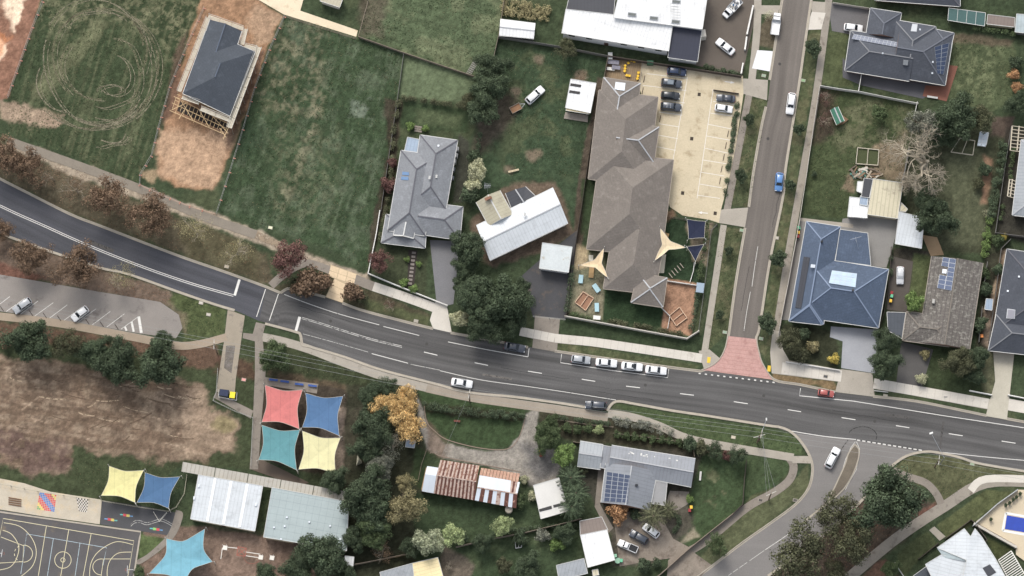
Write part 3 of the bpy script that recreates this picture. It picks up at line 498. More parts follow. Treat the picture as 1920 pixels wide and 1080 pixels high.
# sandy concrete car park behind the childcare building
CC = sheet('car_park', [(1202, 118), (1393, 142), (1394, 176), (1376, 300), (1352, 393), (1348, 418), (1330, 412), (1280, 404), (1256, 388), (1250, 365), (1262, 300), (1226, 296), (1232, 185), (1203, 180), (1196, 150)], M('cream_concrete', (198, 185, 158), .9, (.25, .1), (3, .12), stain=((166, 150, 122), .35, .55, .16)), .05)
for (a, b, c, e) in [(1213, 138, 1289, 147), (1240, 163, 1287, 170), (1205, 160, 1240, 164), (1238, 186, 1284, 193), (1236, 210, 1279, 216), (1236, 232, 1274, 238), (1233, 253, 1271, 260), (1232, 275, 1267, 282), (1289, 145, 1262, 300), (1337, 168, 1307, 372), (1337, 190, 1380, 197), (1332, 212, 1377, 218), (1328, 233, 1373, 242), (1325, 255, 1370, 263), (1322, 278, 1365, 287), (1318, 300, 1362, 307), (1315, 323, 1358, 330), (1312, 345, 1353, 352), (1308, 366, 1350, 372)]:
    ribbon('bay_line', [(a, b), (c, e)], .1, PAINTS, .056, CC)
for (x, y, a) in [(1372, 230, 1), (1365, 251, 1), (1361, 273, 1), (1357, 295, 1), (1353, 317, 1), (1350, 339, 1), (1208, 148, 1), (1205, 170, 1), (1238, 222, 1)]:
    mb = MB(); mb.box(P(x, y, .11), (.14, 1.6, .12), pdir(-4, 20) - math.pi / 2 + math.pi, 0, .8); mb.build('wheel_stop', M('rubber_dark', (62, 52, 48)), CC)
for (x, y) in [(1311, 177), (1297, 260), (1280, 362), (1341, 400)]:
    mb = MB(); p = P(x, y, .056); mb.box(p, (.7, .8, .02), -.1); mb.build('drain_grate', M('grate_dark', (66, 58, 50), .8, (5, .2)), CC)
def arrow(par, px, py, dx, dy, L, z, mat, name='arrow'):
    a = pdir(dx, dy); c = P(px, py, z); u = Vector((math.cos(a), math.sin(a), 0)); v = Vector((-u.y, u.x, 0)); mb = MB()
    mb.face([c - u * L / 2 - v * .09, c + u * L * .1 - v * .09, c + u * L * .1 + v * .09, c - u * L / 2 + v * .09]); mb.face([c + u * L * .1 - v * .32, c + u * L / 2, c + u * L * .1 + v * .32]); mb.build(name, mat, par)
arrow(CC, 1368, 154, 20, 3, 2.2, .056, PAINTS); arrow(CC, 1318, 399, -20, -2, 2.2, .056, PAINTS)
# lane markings
def line(px, wd=.13, mat=PAINT, z=.032, sm=True, name='lane_line'): return ribbon(name, smoothpx(px, 4) if sm and len(px) > 2 else px, wd, mat, z, RD)
CW = [(-10, 381), (30, 400), (80, 422), (133, 446), (187, 469), (243, 491), (300, 512), (360, 532), (405, 545), (438, 554)]
line([(x + .6, y - 1.3) for x, y in CW], .13, PAINTS); line([(x - .6, y + 1.6) for x, y in CW], .13, PAINTS); line([(449, 524), (440, 554)], .55, PAINTS, name='stop_line')
line([(498, 542), (481, 594)], .16, PAINTS, name='crossing_line'); line([(522, 551), (505, 601)], .16, PAINTS, name='crossing_line'); line([(562, 594), (555, 620)], .6, PAINTS, name='stop_line')
C2 = [(566, 596), (600, 606), (650, 622), (700, 637), (754, 650)]
line([(x + .5, y - 1.0) for x, y in C2], .13, PAINTW); line([(x - .5, y + 1.4) for x, y in C2], .13, PAINTW)
line([(533, 552), (580, 570), (640, 590), (711, 609)], .14, PAINT); line([(719, 612), (786, 629)], .14, PAINT); line([(568, 626), (620, 640), (690, 660)], .1, PAINTW); line([(697, 663), (765, 681)], .14, PAINTS); line([(770, 683), (825, 694)], .12, PAINTW); line([(825, 695), (900, 712), (985, 724), (1060, 735), (1155, 750)], .13, PAINT)
line([(840, 641), (915, 656), (990, 669)], .14, PAINTS); line([(990, 669), (992, 653)], .12, PAINTS); line([(1053, 664), (1051, 680), (1150, 695), (1252, 708), (1254, 692)], .12, PAINTS, sm=False); line([(1501, 728), (1499, 742), (1600, 752), (1767, 779), (1920, 802)], .14, PAINTS, sm=False)
line([(1767, 848), (1840, 856), (1930, 864)], .12, PAINTS); line([(1483, 808), (1545, 818), (1605, 824)], .15, PAINTS)
for (a, b, c, e) in [(795, 660, 820, 666), (890, 680, 915, 685), (990, 696, 1016, 700), (1091, 711, 1116, 715), (1174, 724, 1200, 727), (1275, 738, 1301, 741), (1376, 753, 1402, 757), (1477, 768, 1502, 772), (1578, 783, 1604, 787), (1680, 798, 1705, 802), (1779, 813, 1805, 817), (1878, 827, 1904, 831)]: line([(a, b), (c, e)], .16, PAINTS)
for k in range(13): t = k / 13; line([(1310 + 150 * t, 700 + 18 * t), (1314 + 150 * t, 700.6 + 18 * t)], .26, PAINT, z=.04, name='give_way_line')
for k in range(13): t = k / 13; line([(1607 + 125 * t, 825 + 20 * t), (1613 + 125 * t, 826 + 20 * t)], .26, PAINT, name='give_way_line')
for p in [[(1421, 462), (1415, 500), (1410, 537)], [(1407, 547), (1400, 585), (1395, 620)]]: line(p, .1, PAINT, .036)
line([(1436, 1030), (1480, 1000), (1530, 960), (1560, 938)], .12, PAINT, .024); line([(1360, 1083), (1436, 1030)], .12, PAINTW, .024)
TYRE = M('tyre_mark', (64, 62, 61), .9, wear=(2, .36, .3)); line(circle(1617, 818, 27, 18, 200, 380, 16), .18, TYRE, .03, False, 'tyre_mark'); line([(1590, 825), (1572, 850)], .2, TYRE, .03, name='tyre_mark')
PATC = M('asphalt_patch', (86, 84, 82), .92, (.5, .12), (4, .2), wear=(.9, .52, .3)); PATL = M('asphalt_patch_pale', (116, 112, 107), .92, (.5, .12), (4, .2), wear=(.7, .45, .35))
for (q, mt) in [([(1767, 790), (1771, 791), (1763, 850), (1759, 849)], PATC), ([(170, 450), (215, 468), (212, 474), (167, 457)], PATC), ([(1660, 775), (1705, 781), (1704, 786), (1659, 780)], PATC), ([(905, 700), (960, 709), (959, 713), (904, 704)], PATL)]: sheet('asphalt_patch', q, mt, .027, 0, RD)
for (x, y) in [(800, 645), (1210, 722), (1432, 742), (1640, 790), (1440, 260), (1462, 120), (620, 602)]: ribbon('manhole_cover', circle(x, y, 1.4, 1.4), .34, M('manhole_iron', (70, 68, 66), .7), .029, RD)
CRK = M('crack_seal', (58, 57, 57), .8, wear=(1.2, .5, .2))
for (x, y, dx, dy, n) in [(940, 690, 16, 2.6, 9), (1120, 735, 15, 2, 8), (1560, 770, 16, 2.6, 9), (560, 575, 14, 4.2, 8), (1475, 300, -3, 14, 10), (1405, 500, -2.4, 14, 7)]: rr = random.Random(x); line([(x + dx * k + rr.uniform(-1.5, 1.5), y + dy * k + rr.uniform(-1.5, 1.5)) for k in range(n)], .09, CRK, .028, False, 'sealed_crack')
# traffic island in the southern junction
IS = sheet('traffic_island', smoothpx([(1603, 835), (1609, 845), (1606, 868), (1594, 895), (1578, 918), (1556, 938), (1570, 905), (1585, 872), (1592, 850), (1603, 835)], 5), M('island_fill', (112, 104, 92), .95, (.5, .2), (5, .2)), .13, .13)
struct(ribbon('kerb', smoothpx([(1603, 833), (1611, 845), (1607, 869), (1595, 897), (1579, 920), (1554, 940), (1569, 905), (1584, 872), (1591, 850), (1603, 833)], 6), .28, M('kerb_concrete', (172, 164, 150)), .14)); line([(1556, 941), (1530, 960), (1500, 985)], .4, M('kerb_concrete', (172, 164, 150)), .03, name='painted_median')
line([(1604, 828), (1596, 838), (1585, 862), (1580, 880)], .1, PAINT, .028, False); line([(1606, 828), (1612, 842), (1606, 880), (1585, 918)], .1, PAINT, .028, False)
# ================================================================== BUILDINGS
def roofmat(key):
    T = {'slate': ((74, 80, 88), 'tile'), 'grey_tile': ((134, 137, 141), 'tile'), 'taupe': ((122, 115, 108), 'tile'), 'charcoal': ((80, 84, 92), 'tile'), 'blue': ((80, 93, 112), 'tile'), 'brown_tile': ((108, 103, 98), 'oldtile'), 'dark': ((74, 78, 86), 'tile'),
         'silver': ((136, 140, 146), 'rib'), 'white': ((232, 233, 232), 'rib'), 'pale': ((203, 208, 211), 'rib'), 'beige': ((178, 172, 150), 'rib'), 'navy': ((44, 48, 64), 'rib'), 'galv': ((172, 184, 186), 'rib'), 'cream': ((204, 196, 170), 'bigrib'), 'black': ((62, 64, 70), 'rib'), 'walk': ((178, 174, 164), 'bigrib'), 'yellowcream': ((236, 218, 170), 'rib'), 'steel': ((154, 159, 163), 'rib'), 'brownsheet': ((128, 116, 108), 'rib'), 'paleblue': ((150, 166, 184), 'rib'), 'rust': ((128, 94, 82), 'rust'), 'pinkrust': ((184, 146, 126), 'rust'), 'darkshade': ((70, 76, 84), 'rib')}
    c, k = T[key]
    if k == 'tile': return M('roof_' + key, c, .75, (.3, .12), (3, .18), pat=[('v', .34, .2), ('u', .3, .08)], spec=.3, stain=(tuple(min(255, int(x * 1.18 + 6)) for x in c), .7, .54, .3))
    if k == 'oldtile': return M('roof_' + key, c, .9, (.35, .16), (4, .26), pat=[('v', .9, .22), ('u', .6, .14)], stain=((150, 147, 138), 1.4, .52, .16))
    if k == 'rust': return M('roof_' + key, c, .9, (.8, .2), (4, .2), pat=('u', .3, .2), stain=((202, 172, 150), 1.2, .5, .2))
    if k == 'bigrib': return M('roof_' + key, c, .6, (.3, .08), (3, .08), pat=('u', .9, .22), stain=((150, 140, 124), .5, .58, .2))
    return M('roof_' + key, c, .5, (.25, .1), (3, .07), pat=[('u', .76, .12), ('v', 2.4, .06)], spec=.4, stain=(tuple(int(x * .86) for x in c), .45, .55, .25))
TRIM = M('trim_pale', (206, 206, 202), .6); FASC = M('fascia', (150, 150, 148), .7)
GLASS = GL('window_glass', (46, 54, 60)); FRAME = M('window_frame', (214, 214, 210), .6)
WALLC = {'brick': M('wall_brick', (150, 118, 100), .9, (1, .1), (6, .2)), 'render': M('wall_render', (214, 208, 196), .9, (.5, .06)), 'grey': M('wall_grey', (120, 118, 116), .9, (.6, .08)), 'white': M('wall_white', (228, 228, 226), .85, (.5, .05)), 'timber': M('wall_timber', (168, 142, 108), .9, (.7, .12)), 'dark': M('wall_dark', (70, 72, 78), .85, (.6, .08)), 'cream': M('wall_cream', (222, 210, 178), .9, (.5, .06))}
def house(name, label, cat, px, py, group=None): h = thing(name, label, cat, P(px, py, 0), 0, group); h['_'] = 0; del h['_']; HW[h.name] = []; return h
HW = {}
def facep(mb, pts, mi=0, s=1):       # roof plane with u along the eave and v up the slope
    n = (pts[1] - pts[0]).cross(pts[2] - pts[0]).normalized()
    if n.z < 0: n = -n
    u = Vector((0, 0, 1)).cross(n); u = u.normalized() if u.length > 1e-3 else (pts[1] - pts[0]).normalized()
    v = n.cross(u); mb.face(pts, mi, [(p.dot(u), p.dot(v)) for p in pts]); return (pts[0].copy(), n)
def wing(h, A, B, C, D, eave=2.7, pitch=22, h0=1, h1=1, roof='slate', wall='brick', over=.5, cap=None, caps='all', gut=True, walls=True, wins=True):
    a, b, c, dd = (P(x, y, eave) for x, y in (A, B, C, D)); m0 = (a + b) / 2; m1 = (c + dd) / 2; ax = m1 - m0; L = ax.length; ax.normalize()
    w = (b - a).length / 2; tp = math.tan(math.radians(pitch)); w2 = min(w, L / 2 - .02) if (h0 and h1) else w; rise = w * tp if not (h0 and h1) else w2 * tp + 0
    up = Vector((0, 0, rise)); r0 = m0 + ax * (w2 if h0 else 0) + up; r1 = m1 - ax * (w2 if h1 else 0) + up
    mb = MB(); pl = {}
    pl['R'] = facep(mb, [b, c, r1, r0]); pl['L'] = facep(mb, [dd, a, r0, r1])
    if h0: pl['E0'] = facep(mb, [a, b, r0])
    if h1: pl['E1'] = facep(mb, [c, dd, r1])
    dn = Vector((0, 0, .16)); ring = [a, b, c, dd]
    for i in range(4):
        p, q = ring[i], ring[(i + 1) % 4]; mb.face([p, q, q - dn, p - dn], 1)
    mb.face([p - dn for p in ring], 1)
    if not h0: mb.face([a, r0, b], 2)
    if not h1: mb.face([c, r1, dd], 2)
    rm = roofmat(roof); ro = mb.build('roof', [rm, FASC, WALLC[wall]], h)
    cm = cap or M('ridge_' + roof, tuple(min(255, int(x * 1.12 + 8)) for x in {'slate': (72, 80, 92), 'grey_tile': (112, 115, 122), 'taupe': (118, 110, 102), 'charcoal': (86, 90, 98), 'blue': (92, 108, 134), 'brown_tile': (104, 98, 90), 'dark': (84, 88, 96)}.get(roof, (150, 152, 154))), .7, (2, .08))
    mb = MB(); e = Vector((0, 0, .04))
    segs = [(r0, r1)] if (r1 - r0).length > .3 and caps != 'none' else []
    if h0 and caps == 'all': segs += [(a, r0), (b, r0)]
    if h1 and caps == 'all': segs += [(c, r1), (dd, r1)]
    if caps == 'barge': segs += [(a, r0), (b, r0)]
    for p, q in segs: mb.bar(p + e, q + e, .26, .1)
    if segs: mb.build('ridge_cap', cm, ro)
    if gut:
        mb = MB()
        for i in range(4):
            if (i == 0 and not h0) or (i == 2 and not h1): continue
            p, q = ring[i], ring[(i + 1) % 4]; o = (q - p).normalized(); o = Vector((o.y, -o.x, 0))
            if o.dot((p + q) / 2 - (m0 + m1) / 2) < 0: o = -o
            mb = MB(); mb.bar(p + o * .07 - dn * .5, q + o * .07 - dn * .5, .12, .12)
            mb.build('gutter', TRIM if roof not in ('taupe', 'brown_tile') else M('gutter_tan', (160, 150, 138), .7), ro)
    if walls:
        sd = (b - a).normalized(); i0 = over; foot = [a + sd * i0 + ax * i0, b - sd * i0 + ax * i0, c - sd * i0 - ax * i0, dd + sd * i0 - ax * i0]
        for p in foot: p.z = 0
        top = [p + Vector((0, 0, eave - .14 + .0)) for p in foot]; wm = MB()
        for i in range(4): j = (i + 1) % 4; wm.face([foot[i], foot[j], top[j], top[i]])
        wm.build('wall', WALLC[wall], h)
        if wins: HW[h.name].append((foot, eave))
    return pl
def inpoly(p, poly):
    c = False
    for i in range(len(poly)):
        a, b = poly[i], poly[(i + 1) % len(poly)]
        if (a.y > p.y) != (b.y > p.y) and p.x < (b.x - a.x) * (p.y - a.y) / (b.y - a.y + 1e-12) + a.x: c = not c
    return c
def windows(h, door=True):          # windows with panes set into every free wall, one door facing the street
    W = HW[h.name]; dn = not door
    for k, (foot, ev) in enumerate(W):
        ctr = sum(foot, Vector()) / 4
        for i in range(4):
            p, q = foot[i], foot[(i + 1) % 4]; L = (q - p).length; u = (q - p).normalized(); o = Vector((u.y, -u.x, 0))
            if o.dot((p + q) / 2 - ctr) < 0: o = -o
            n = int(L // 3.6)
            for j in range(n):
                c = p + u * (L * (j + .5) / n)
                if any(inpoly(c + o * .3, W[m][0]) for m in range(len(W)) if m != k): continue
                isd = (not dn) and o.y < -.7 and j == n // 2
                wd, ht, z = (.95, 2.05, 1.03) if isd else (1.5, 1.1, ev - .95)
                mb = MB(); rz = math.atan2(u.y, u.x); mb.box(c + Vector((0, 0, z)) + o * .02, (wd, .08, ht), rz)
                f = mb.build('door' if isd else 'window', M('door_paint', (92, 70, 58), .6) if isd else FRAME, h); mb = MB()
                if isd: mb.box(c + Vector((0, 0, 1.0)) + o * .09 + u * .36, (.12, .06, .05), rz); mb.build('handle', M('metal_bright', (190, 190, 190), .3, metal=.8), f); dn = True
                else: mb.box(c + Vector((0, 0, z)) + o * .035, (wd - .14, .08, ht - .14), rz); mb.build('pane', GLASS, f)
def skil(h, pts, roof, th=.12, posts=False, wall=None, name='roof', over=.25, trim=True):
    """flat or sloping roof sheet: pts (px,py,z); stands on walls or on posts"""
    w = [P(*p) for p in pts]; mb = MB(); pl = facep(mb, w); dn = Vector((0, 0, th)); n = len(w)
    for i in range(n): p, q = w[i], w[(i + 1) % n]; mb.face([p, q, q - dn, p - dn], 1)
    mb.face([p - dn for p in w], 1); ro = mb.build(name, [roofmat(roof) if isinstance(roof, str) else roof, FASC], h)
    ctr = sum(w, Vector()) / n; ins = [p + (ctr - p).normalized() * over * 1.4 for p in w]
    if posts:
        for p in ins:
            mb = MB(); mb.tube((p.x, p.y, 0), (p.x, p.y, p.z - th), .06); mb.build('post', M('post_metal', (150, 150, 148), .6), h)
    if wall:
        mb = MB()
        for i in range(n):
            p, q = ins[i], ins[(i + 1) % n]; mb.face([(p.x, p.y, 0), (q.x, q.y, 0), (q.x, q.y, q.z - th), (p.x, p.y, p.z - th)])
        mb.build('wall', WALLC[wall], h)
        foot = [Vector((p.x, p.y, 0)) for p in ins]
        if n == 4: HW[h.name].append((foot, min(p.z for p in w)))
    if trim:
        mb = MB()
        for i in range(n): mb.bar(w[i] + Vector((0, 0, .0)), w[(i + 1) % n], .1, .14)
        mb.build('gutter', TRIM, ro)
    return pl
def onbox(par, name, pl, quad, th, mats, off=.02, lift=0):
    b = [onplane(x, y, pl, off) for x, y in quad]; n = pl[1]; mb = MB(); mb.hexa(b, [p + n * th for p in b]); return mb.build(name, mats, par)
SOL = M('solar_cell', (54, 66, 90), .25, (.8, .1), spec=.6, pat=None); SOLD = M('solar_black', (34, 38, 48), .25, (.8, .1), spec=.6); SOLB = M('solar_bright', (168, 188, 208), .12, (.5, .16), spec=.9)
ALU = M('aluminium', (176, 180, 184), .4, metal=.5)
def solar(h, pl, q, nx, ny, mat=SOL, gap=.06, skip=()):
    def bl(u, v):
        a = [q[0][k] * (1 - u) + q[1][k] * u for k in (0, 1)]; b = [q[3][k] * (1 - u) + q[2][k] * u for k in (0, 1)]; return (a[0] * (1 - v) + b[0] * v, a[1] * (1 - v) + b[1] * v)
    for i in range(nx):
        for j in range(ny):
            if (i, j) in skip: continue
            g = gap / 2; u0, u1, v0, v1 = (i + g * .2) / nx, (i + 1 - g * .2) / nx, (j + g * .2) / ny, (j + 1 - g * .2) / ny
            f = onbox(h, 'solar_panel', pl, [bl(u0, v0), bl(u1, v0), bl(u1, v1), bl(u0, v1)], .04, SOLD if mat is SOLD else ALU, .1); g = .5 * gap
            onbox(f, 'cell', pl, [bl((i + g * 1.5) / nx, (j + g * 1.5) / ny), bl((i + 1 - g * 1.5) / nx, (j + g * 1.5) / ny), bl((i + 1 - g * 1.5) / nx, (j + 1 - g * 1.5) / ny), bl((i + g * 1.5) / nx, (j + 1 - g * 1.5) / ny)], .012, mat, .142)
def sq(x, y, r, r2=None, k=.12): r2 = r2 or r; return [(x - r + k * r2, y - r2 - k * r), (x + r + k * r2, y - r2 + k * r), (x + r - k * r2, y + r2 + k * r), (x - r - k * r2, y + r2 - k * r)]
SKY = M('skylight_dome', (226, 232, 238), .3, spec=.6); VENT = M('roof_vent', (60, 62, 66), .6)
# --- house under construction
h = house('unfinished_house', 'half built house with slate grey tiled roof, ringed by scaffolding on bare soil', 'house', 405, 140)
wing(h, (394, 37), (453, 58), (430, 130), (370, 107), 5.6, 22, 0, 0, 'slate', 'timber', wins=False, caps='ridge'); wing(h, (386, 58), (478, 97), (431, 217), (343, 175), 5.614, 22, 1, 1, 'slate', 'timber', wins=False, caps='ridge')
SCAF = M('scaffold_plank', (206, 198, 180), .8, (1.2, .12)); TUBE = M('scaffold_tube', (196, 192, 182), .5, metal=.2); PINE = M('pine_frame', (216, 188, 146), .8, (2, .12))
def scaffold(segs, label, z=4.9):
    s = thing('scaffold', label, 'scaffold', P(*segs[0][0], 0))
    for (p, q, wd) in segs:
        a, b = P(*p, z), P(*q, z); L = (b - a).length; u = (b - a).normalized(); v = Vector((-u.y, u.x, 0)); n = max(1, int(L // 2.4))
        for i in range(n):
            for k in range(3):
                mb = MB(); o = v * ((k - 1) * wd / 3); mb.bar(a + u * (L * i / n + .04) + o, a + u * (L * (i + 1) / n - .04) + o, wd / 3 - .04, .05); mb.build('plank', SCAF, s)
        for i in range(n + 1):
            for sgn in (-1, 1):
                p0 = a + u * (L * i / n) + v * (sgn * wd * .55); mb = MB(); mb.tube((p0.x, p0.y, 0), (p0.x, p0.y, z + 1.0), .03, n=5); mb.build('upright', TUBE, s)
        for zz in (z + .5, z + .95):
            mb = MB(); o = v * (wd * .55); mb.tube(a + o + Vector((0, 0, zz - z)), b + o + Vector((0, 0, zz - z)), .03, n=5); mb.build('guard_rail', TUBE, s)
            mb = MB(); mb.tube(a - o + Vector((0, 0, zz - z)), b - o + Vector((0, 0, zz - z)), .03, n=5); mb.build('guard_rail', TUBE, s)
scaffold([((391, 33), (336, 172), .9), ((390, 31), (456, 54), .9), ((461, 54), (454, 84), .9), ((458, 86), (482, 92), .9), ((486, 88), (430, 240), 1.1), ((341, 182), (374, 193), .9), ((376, 204), (432, 226), .9)], 'pale plank scaffolding wrapped around the unfinished slate roofed house')
fr = thing('timber_framing', 'open pine timber frame on the downhill end of the unfinished house', 'timber frame', P(375, 225, 0))
u0, u1 = (330, 183), (428, 232)
rj = random.Random(8)
for i in range(15):
    t = i / 14; x, y = u0[0] + (u1[0] - u0[0]) * t, u0[1] + (u1[1] - u0[1]) * t; l = rj.uniform(.75, 1.15); mb = MB(); mb.bar(P(x, y, 3), P(x - 8 * l, y + (25 - 6 * t) * l, 2.9), .08, .14); mb.build('joist', PINE, fr)
for k in (0, .45, 1): mb = MB(); mb.bar(P(u0[0] - 8 * k - 4, u0[1] + 26 * k - 2, 3.1), P(u1[0] - 7 * k, u1[1] + 20 * k, 3.1), .1, .14); mb.build('beam', PINE, fr)
for (a, b) in [((322, 206), (352, 192)), ((340, 190), (362, 226)), ((372, 204), (392, 238)), ((395, 214), (428, 250)), ((352, 196), (336, 222)), ((418, 262), (430, 236)), ((412, 240), (424, 258))]: mb = MB(); mb.bar(P(*a, 3.2), P(*b, 3.2), .12, .12); mb.build('brace', PINE, fr)
sheet('shaded_void', [(338, 190), (430, 232), (424, 248), (332, 208)], M('shaded_void_dark', (62, 56, 52), .95, (1, .2)), .02, 0, fr)  # soil sheet coloured dark to paint the shade under the open joists
for k in range(6):
    t = k / 5; x = 322 + 100 * t; y = 208 + 44 * t; mb = MB(); mb.bar(P(x, y, 0), P(x, y, 3), .1, .1); mb.build('stud', PINE, fr)
for k in range(26):       # put-log ends along the western edge
    t = k / 25; x, y = 376 - 48 * t, 48 + 140 * t; mb = MB(); mb.bar(P(x, y, 4.6), P(x + 7, y + 2.6, 4.6), .08, .08); mb.build('rafter_end', PINE, fr)
# --- top edge slab house corner, pale
h = house('small_outbuilding', 'pale roofed outbuilding cut off by the top edge above the cream driveway', 'outbuilding', 622, 2); skil(h, [(605, -20, 2.6), (645, -8, 2.6), (637, 14, 2.6), (600, 2, 2.6)], 'beige', wall='render'); sheet('driveway', [(465, -12), (572, -12), (563, 20), (671, 57), (668, 69), (532, 27)], CREAM, .05)
# --- white roofed house at the top
h = house('white_roofed_house', 'large modern house with white metal roof, long white wing and navy garage', 'house', 1190, 50)
pl1 = skil(h, [(1061, 17, 4.4), (1262, 40, 5.0), (1254, 96, 4.2), (1053, 62, 4.2)], 'white', wall='white'); pl2 = skil(h, [(1165, -30, 6.0), (1330, -30, 6.0), (1317, 55, 5.4), (1150, 33, 5.4)], 'white', wall='white')
pl3 = skil(h, [(1262, 48, 4.0), (1316, 57, 4.0), (1308, 116, 3.6), (1252, 108, 3.6)], 'navy', wall='white'); skil(h, [(1070, -20, 3.8), (1155, -20, 3.8), (1150, 34, 3.8), (1062, 17, 3.8)], 'black', wall='white'); windows(h)
for (x, y) in [(1185, 27), (1226, 34), (1267, 41), (1268, 3)]: f = onbox(h, 'skylight', pl2, sq(x, y, 8, 3.4), .12, ALU); onbox(f, 'glass', pl2, sq(x, y, 7, 2.4), .02, GL('skylight_glass', (108, 112, 108)), .15)
for k in range(7): mb = MB(); a = P(1256 + .5 * k, 6 + 5 * k, 5.75); mb.bar(a, P(1274 + .5 * k, 8 + 5 * k, 5.75), .06, .05); mb.build('roof_seam', TRIM, h)
mb = MB(); mb.box(P(1317, 66, 1.6), (1.4, 1.6, 3.2), .15); mb.build('entry_pier', WALLC['render'], h)
h = house('white_shed', 'long narrow white shed beside the hedge garden at the top', 'shed', 970, 52); wing(h, (938, 36), (936, 66), (1001, 72), (1004, 44), 2.5, 8, 0, 0, 'white', 'white', .15); windows(h, False)
h = house('garden_shed', 'cream metal shed with two dark skylights and a timber porch on the lawn', 'shed', 1088, 187); pl = skil(h, [(1070, 148, 2.9), (1118, 156, 2.9), (1107, 212, 2.5), (1060, 202, 2.5)], 'white', wall='cream'); onbox(h, 'skylight', pl, [(1070, 156), (1090, 159), (1089, 164), (1069, 161)], .04, GL('dark_sky', (60, 58, 56))); onbox(h, 'skylight', pl, [(1068, 169), (1088, 172), (1087, 177), (1067, 174)], .04, GL('dark_sky', (60, 58, 56)))
skil(h, [(1062, 199, 2.3), (1105, 207, 2.3), (1103, 214, 2.2), (1061, 207, 2.2)], 'yellowcream', posts=True); sheet('deck', [(1060, 210), (1103, 216), (1102, 229), (1057, 222)], M('deck_grey', (150, 142, 132), .9, (2, .2), (6, .1)), .25, .25, h)
# --- grey tiled house
h = house('grey_tiled_house', 'grey tiled brick house with many hips, garage and small front gable', 'house', 792, 360); CT = M('ridge_dark', (98, 98, 104), .8)
p1 = wing(h, (788, 253), (858, 263), (836, 393), (768, 383), 2.9, 24, 1, 1, 'grey_tile', cap=CT); p2 = wing(h, (752, 282), (822, 292), (797, 442), (727, 432), 2.92, 24, 1, 1, 'grey_tile', cap=CT)
wing(h, (868, 388), (862, 450), (780, 438), (788, 378), 2.6, 22, 1, 0, 'grey_tile', cap=CT); wing(h, (724, 402), (800, 412), (797, 465), (715, 455), 2.4, 15, 1, 1, 'grey_tile', cap=CT, wins=False); wing(h, (738, 441), (775, 447), (780, 421), (743, 415), 3.1, 26, 0, 0, 'grey_tile', cap=TRIM, walls=False, caps='barge')
skil(h, [(764, 257, 2.5), (790, 262, 2.5), (783, 288, 2.5), (758, 283, 2.5)], 'paleblue', posts=True)
for (q) in [[(755, 322), (767, 323), (767, 329), (754, 328)], [(753, 331), (766, 332), (766, 338), (752, 337)]]: onbox(h, 'skylight', p2['L'], q, .08, GL('blue_sky', (104, 134, 170)))
for (x, y) in [(822, 274)]: onbox(h, 'vent', p1['E0'], sq(x, y, 1.6), .2, SKY)
for (x, y) in [(805, 333), (818, 331)]: onbox(h, 'vent', p1['R'], sq(x, y, 1.6, 3), .2, TRIM)
for (x, y, hh) in [(857, 280, 1.6), (855, 292, 1.6), (852, 303, 1.4), (850, 318, 1.2), (848, 334, 1.0)]: mb = MB(); mb.box(P(x, y, hh / 2), (.8, .9, hh), -.12, 0, .9); mb.build('water_tank' if hh > 1.3 else 'air_conditioner', TRIM if hh > 1.3 else M('unit_grey', (136, 140, 144), .6), h)
windows(h)
# --- white gabled house with a beige wing
h = house('white_gabled_house', 'weatherboard house with pale metal gable roof and dull cream cross wing', 'house', 980, 420)
p = wing(h, (893, 423), (918, 488), (1065, 418), (1037, 352), 3.0, 14, 0, 0, 'pale', 'white', .3); pb = wing(h, (893, 379), (937, 357), (962, 402), (917, 424), 3.2, 26, 0, 0, 'beige', 'white', .3, cap=TRIM); wing(h, (948, 362), (985, 350), (1004, 368), (960, 392), 2.6, 12, 0, 0, 'black', 'white', .2); windows(h)
onbox(h, 'chimney', pb['R'] if pb['R'][1].x < 0 else pb['L'], sq(917, 372, 5, 2.4, -.4), .9, M('chimney_brick', (150, 112, 92), .9, (2, .15)))
onbox(h, 'vent_pipe', p['R'], sq(984, 402, 1.6, 3), .4, TRIM)
an = thing('tv_antenna', 'thin television antenna standing behind the cream cross wing of the white house', 'antenna', P(914, 362, 0)); mb = MB(); mb.tube((0, 0, 0), (0, 0, 7), .03); ob('mast', mb.data('mast', ALU), an, local=True); mb = MB()
for k in range(6): mb.tube((-.6 + .24 * k, -.7 + .05 * k, 7), (-.6 + .24 * k, .7 - .05 * k, 7), .025, n=4)
mb.tube((-.7, 0, 7), (.8, 0, 7), .03, n=4); ob('elements', mb.data('elements', ALU), an, local=True)
h = house('flat_carport', 'square pale flat roofed garage at the head of the dark driveway', 'garage', 1042, 484); skil(h, [(1017, 455, 2.8), (1073, 463, 2.8), (1066, 511, 2.7), (1011, 503, 2.7)], M('roof_weathered', (198, 204, 204), .6, (.4, .1), (3, .1), stain=((170, 160, 140), .6, .62, .15)), wall='white'); windows(h, False)
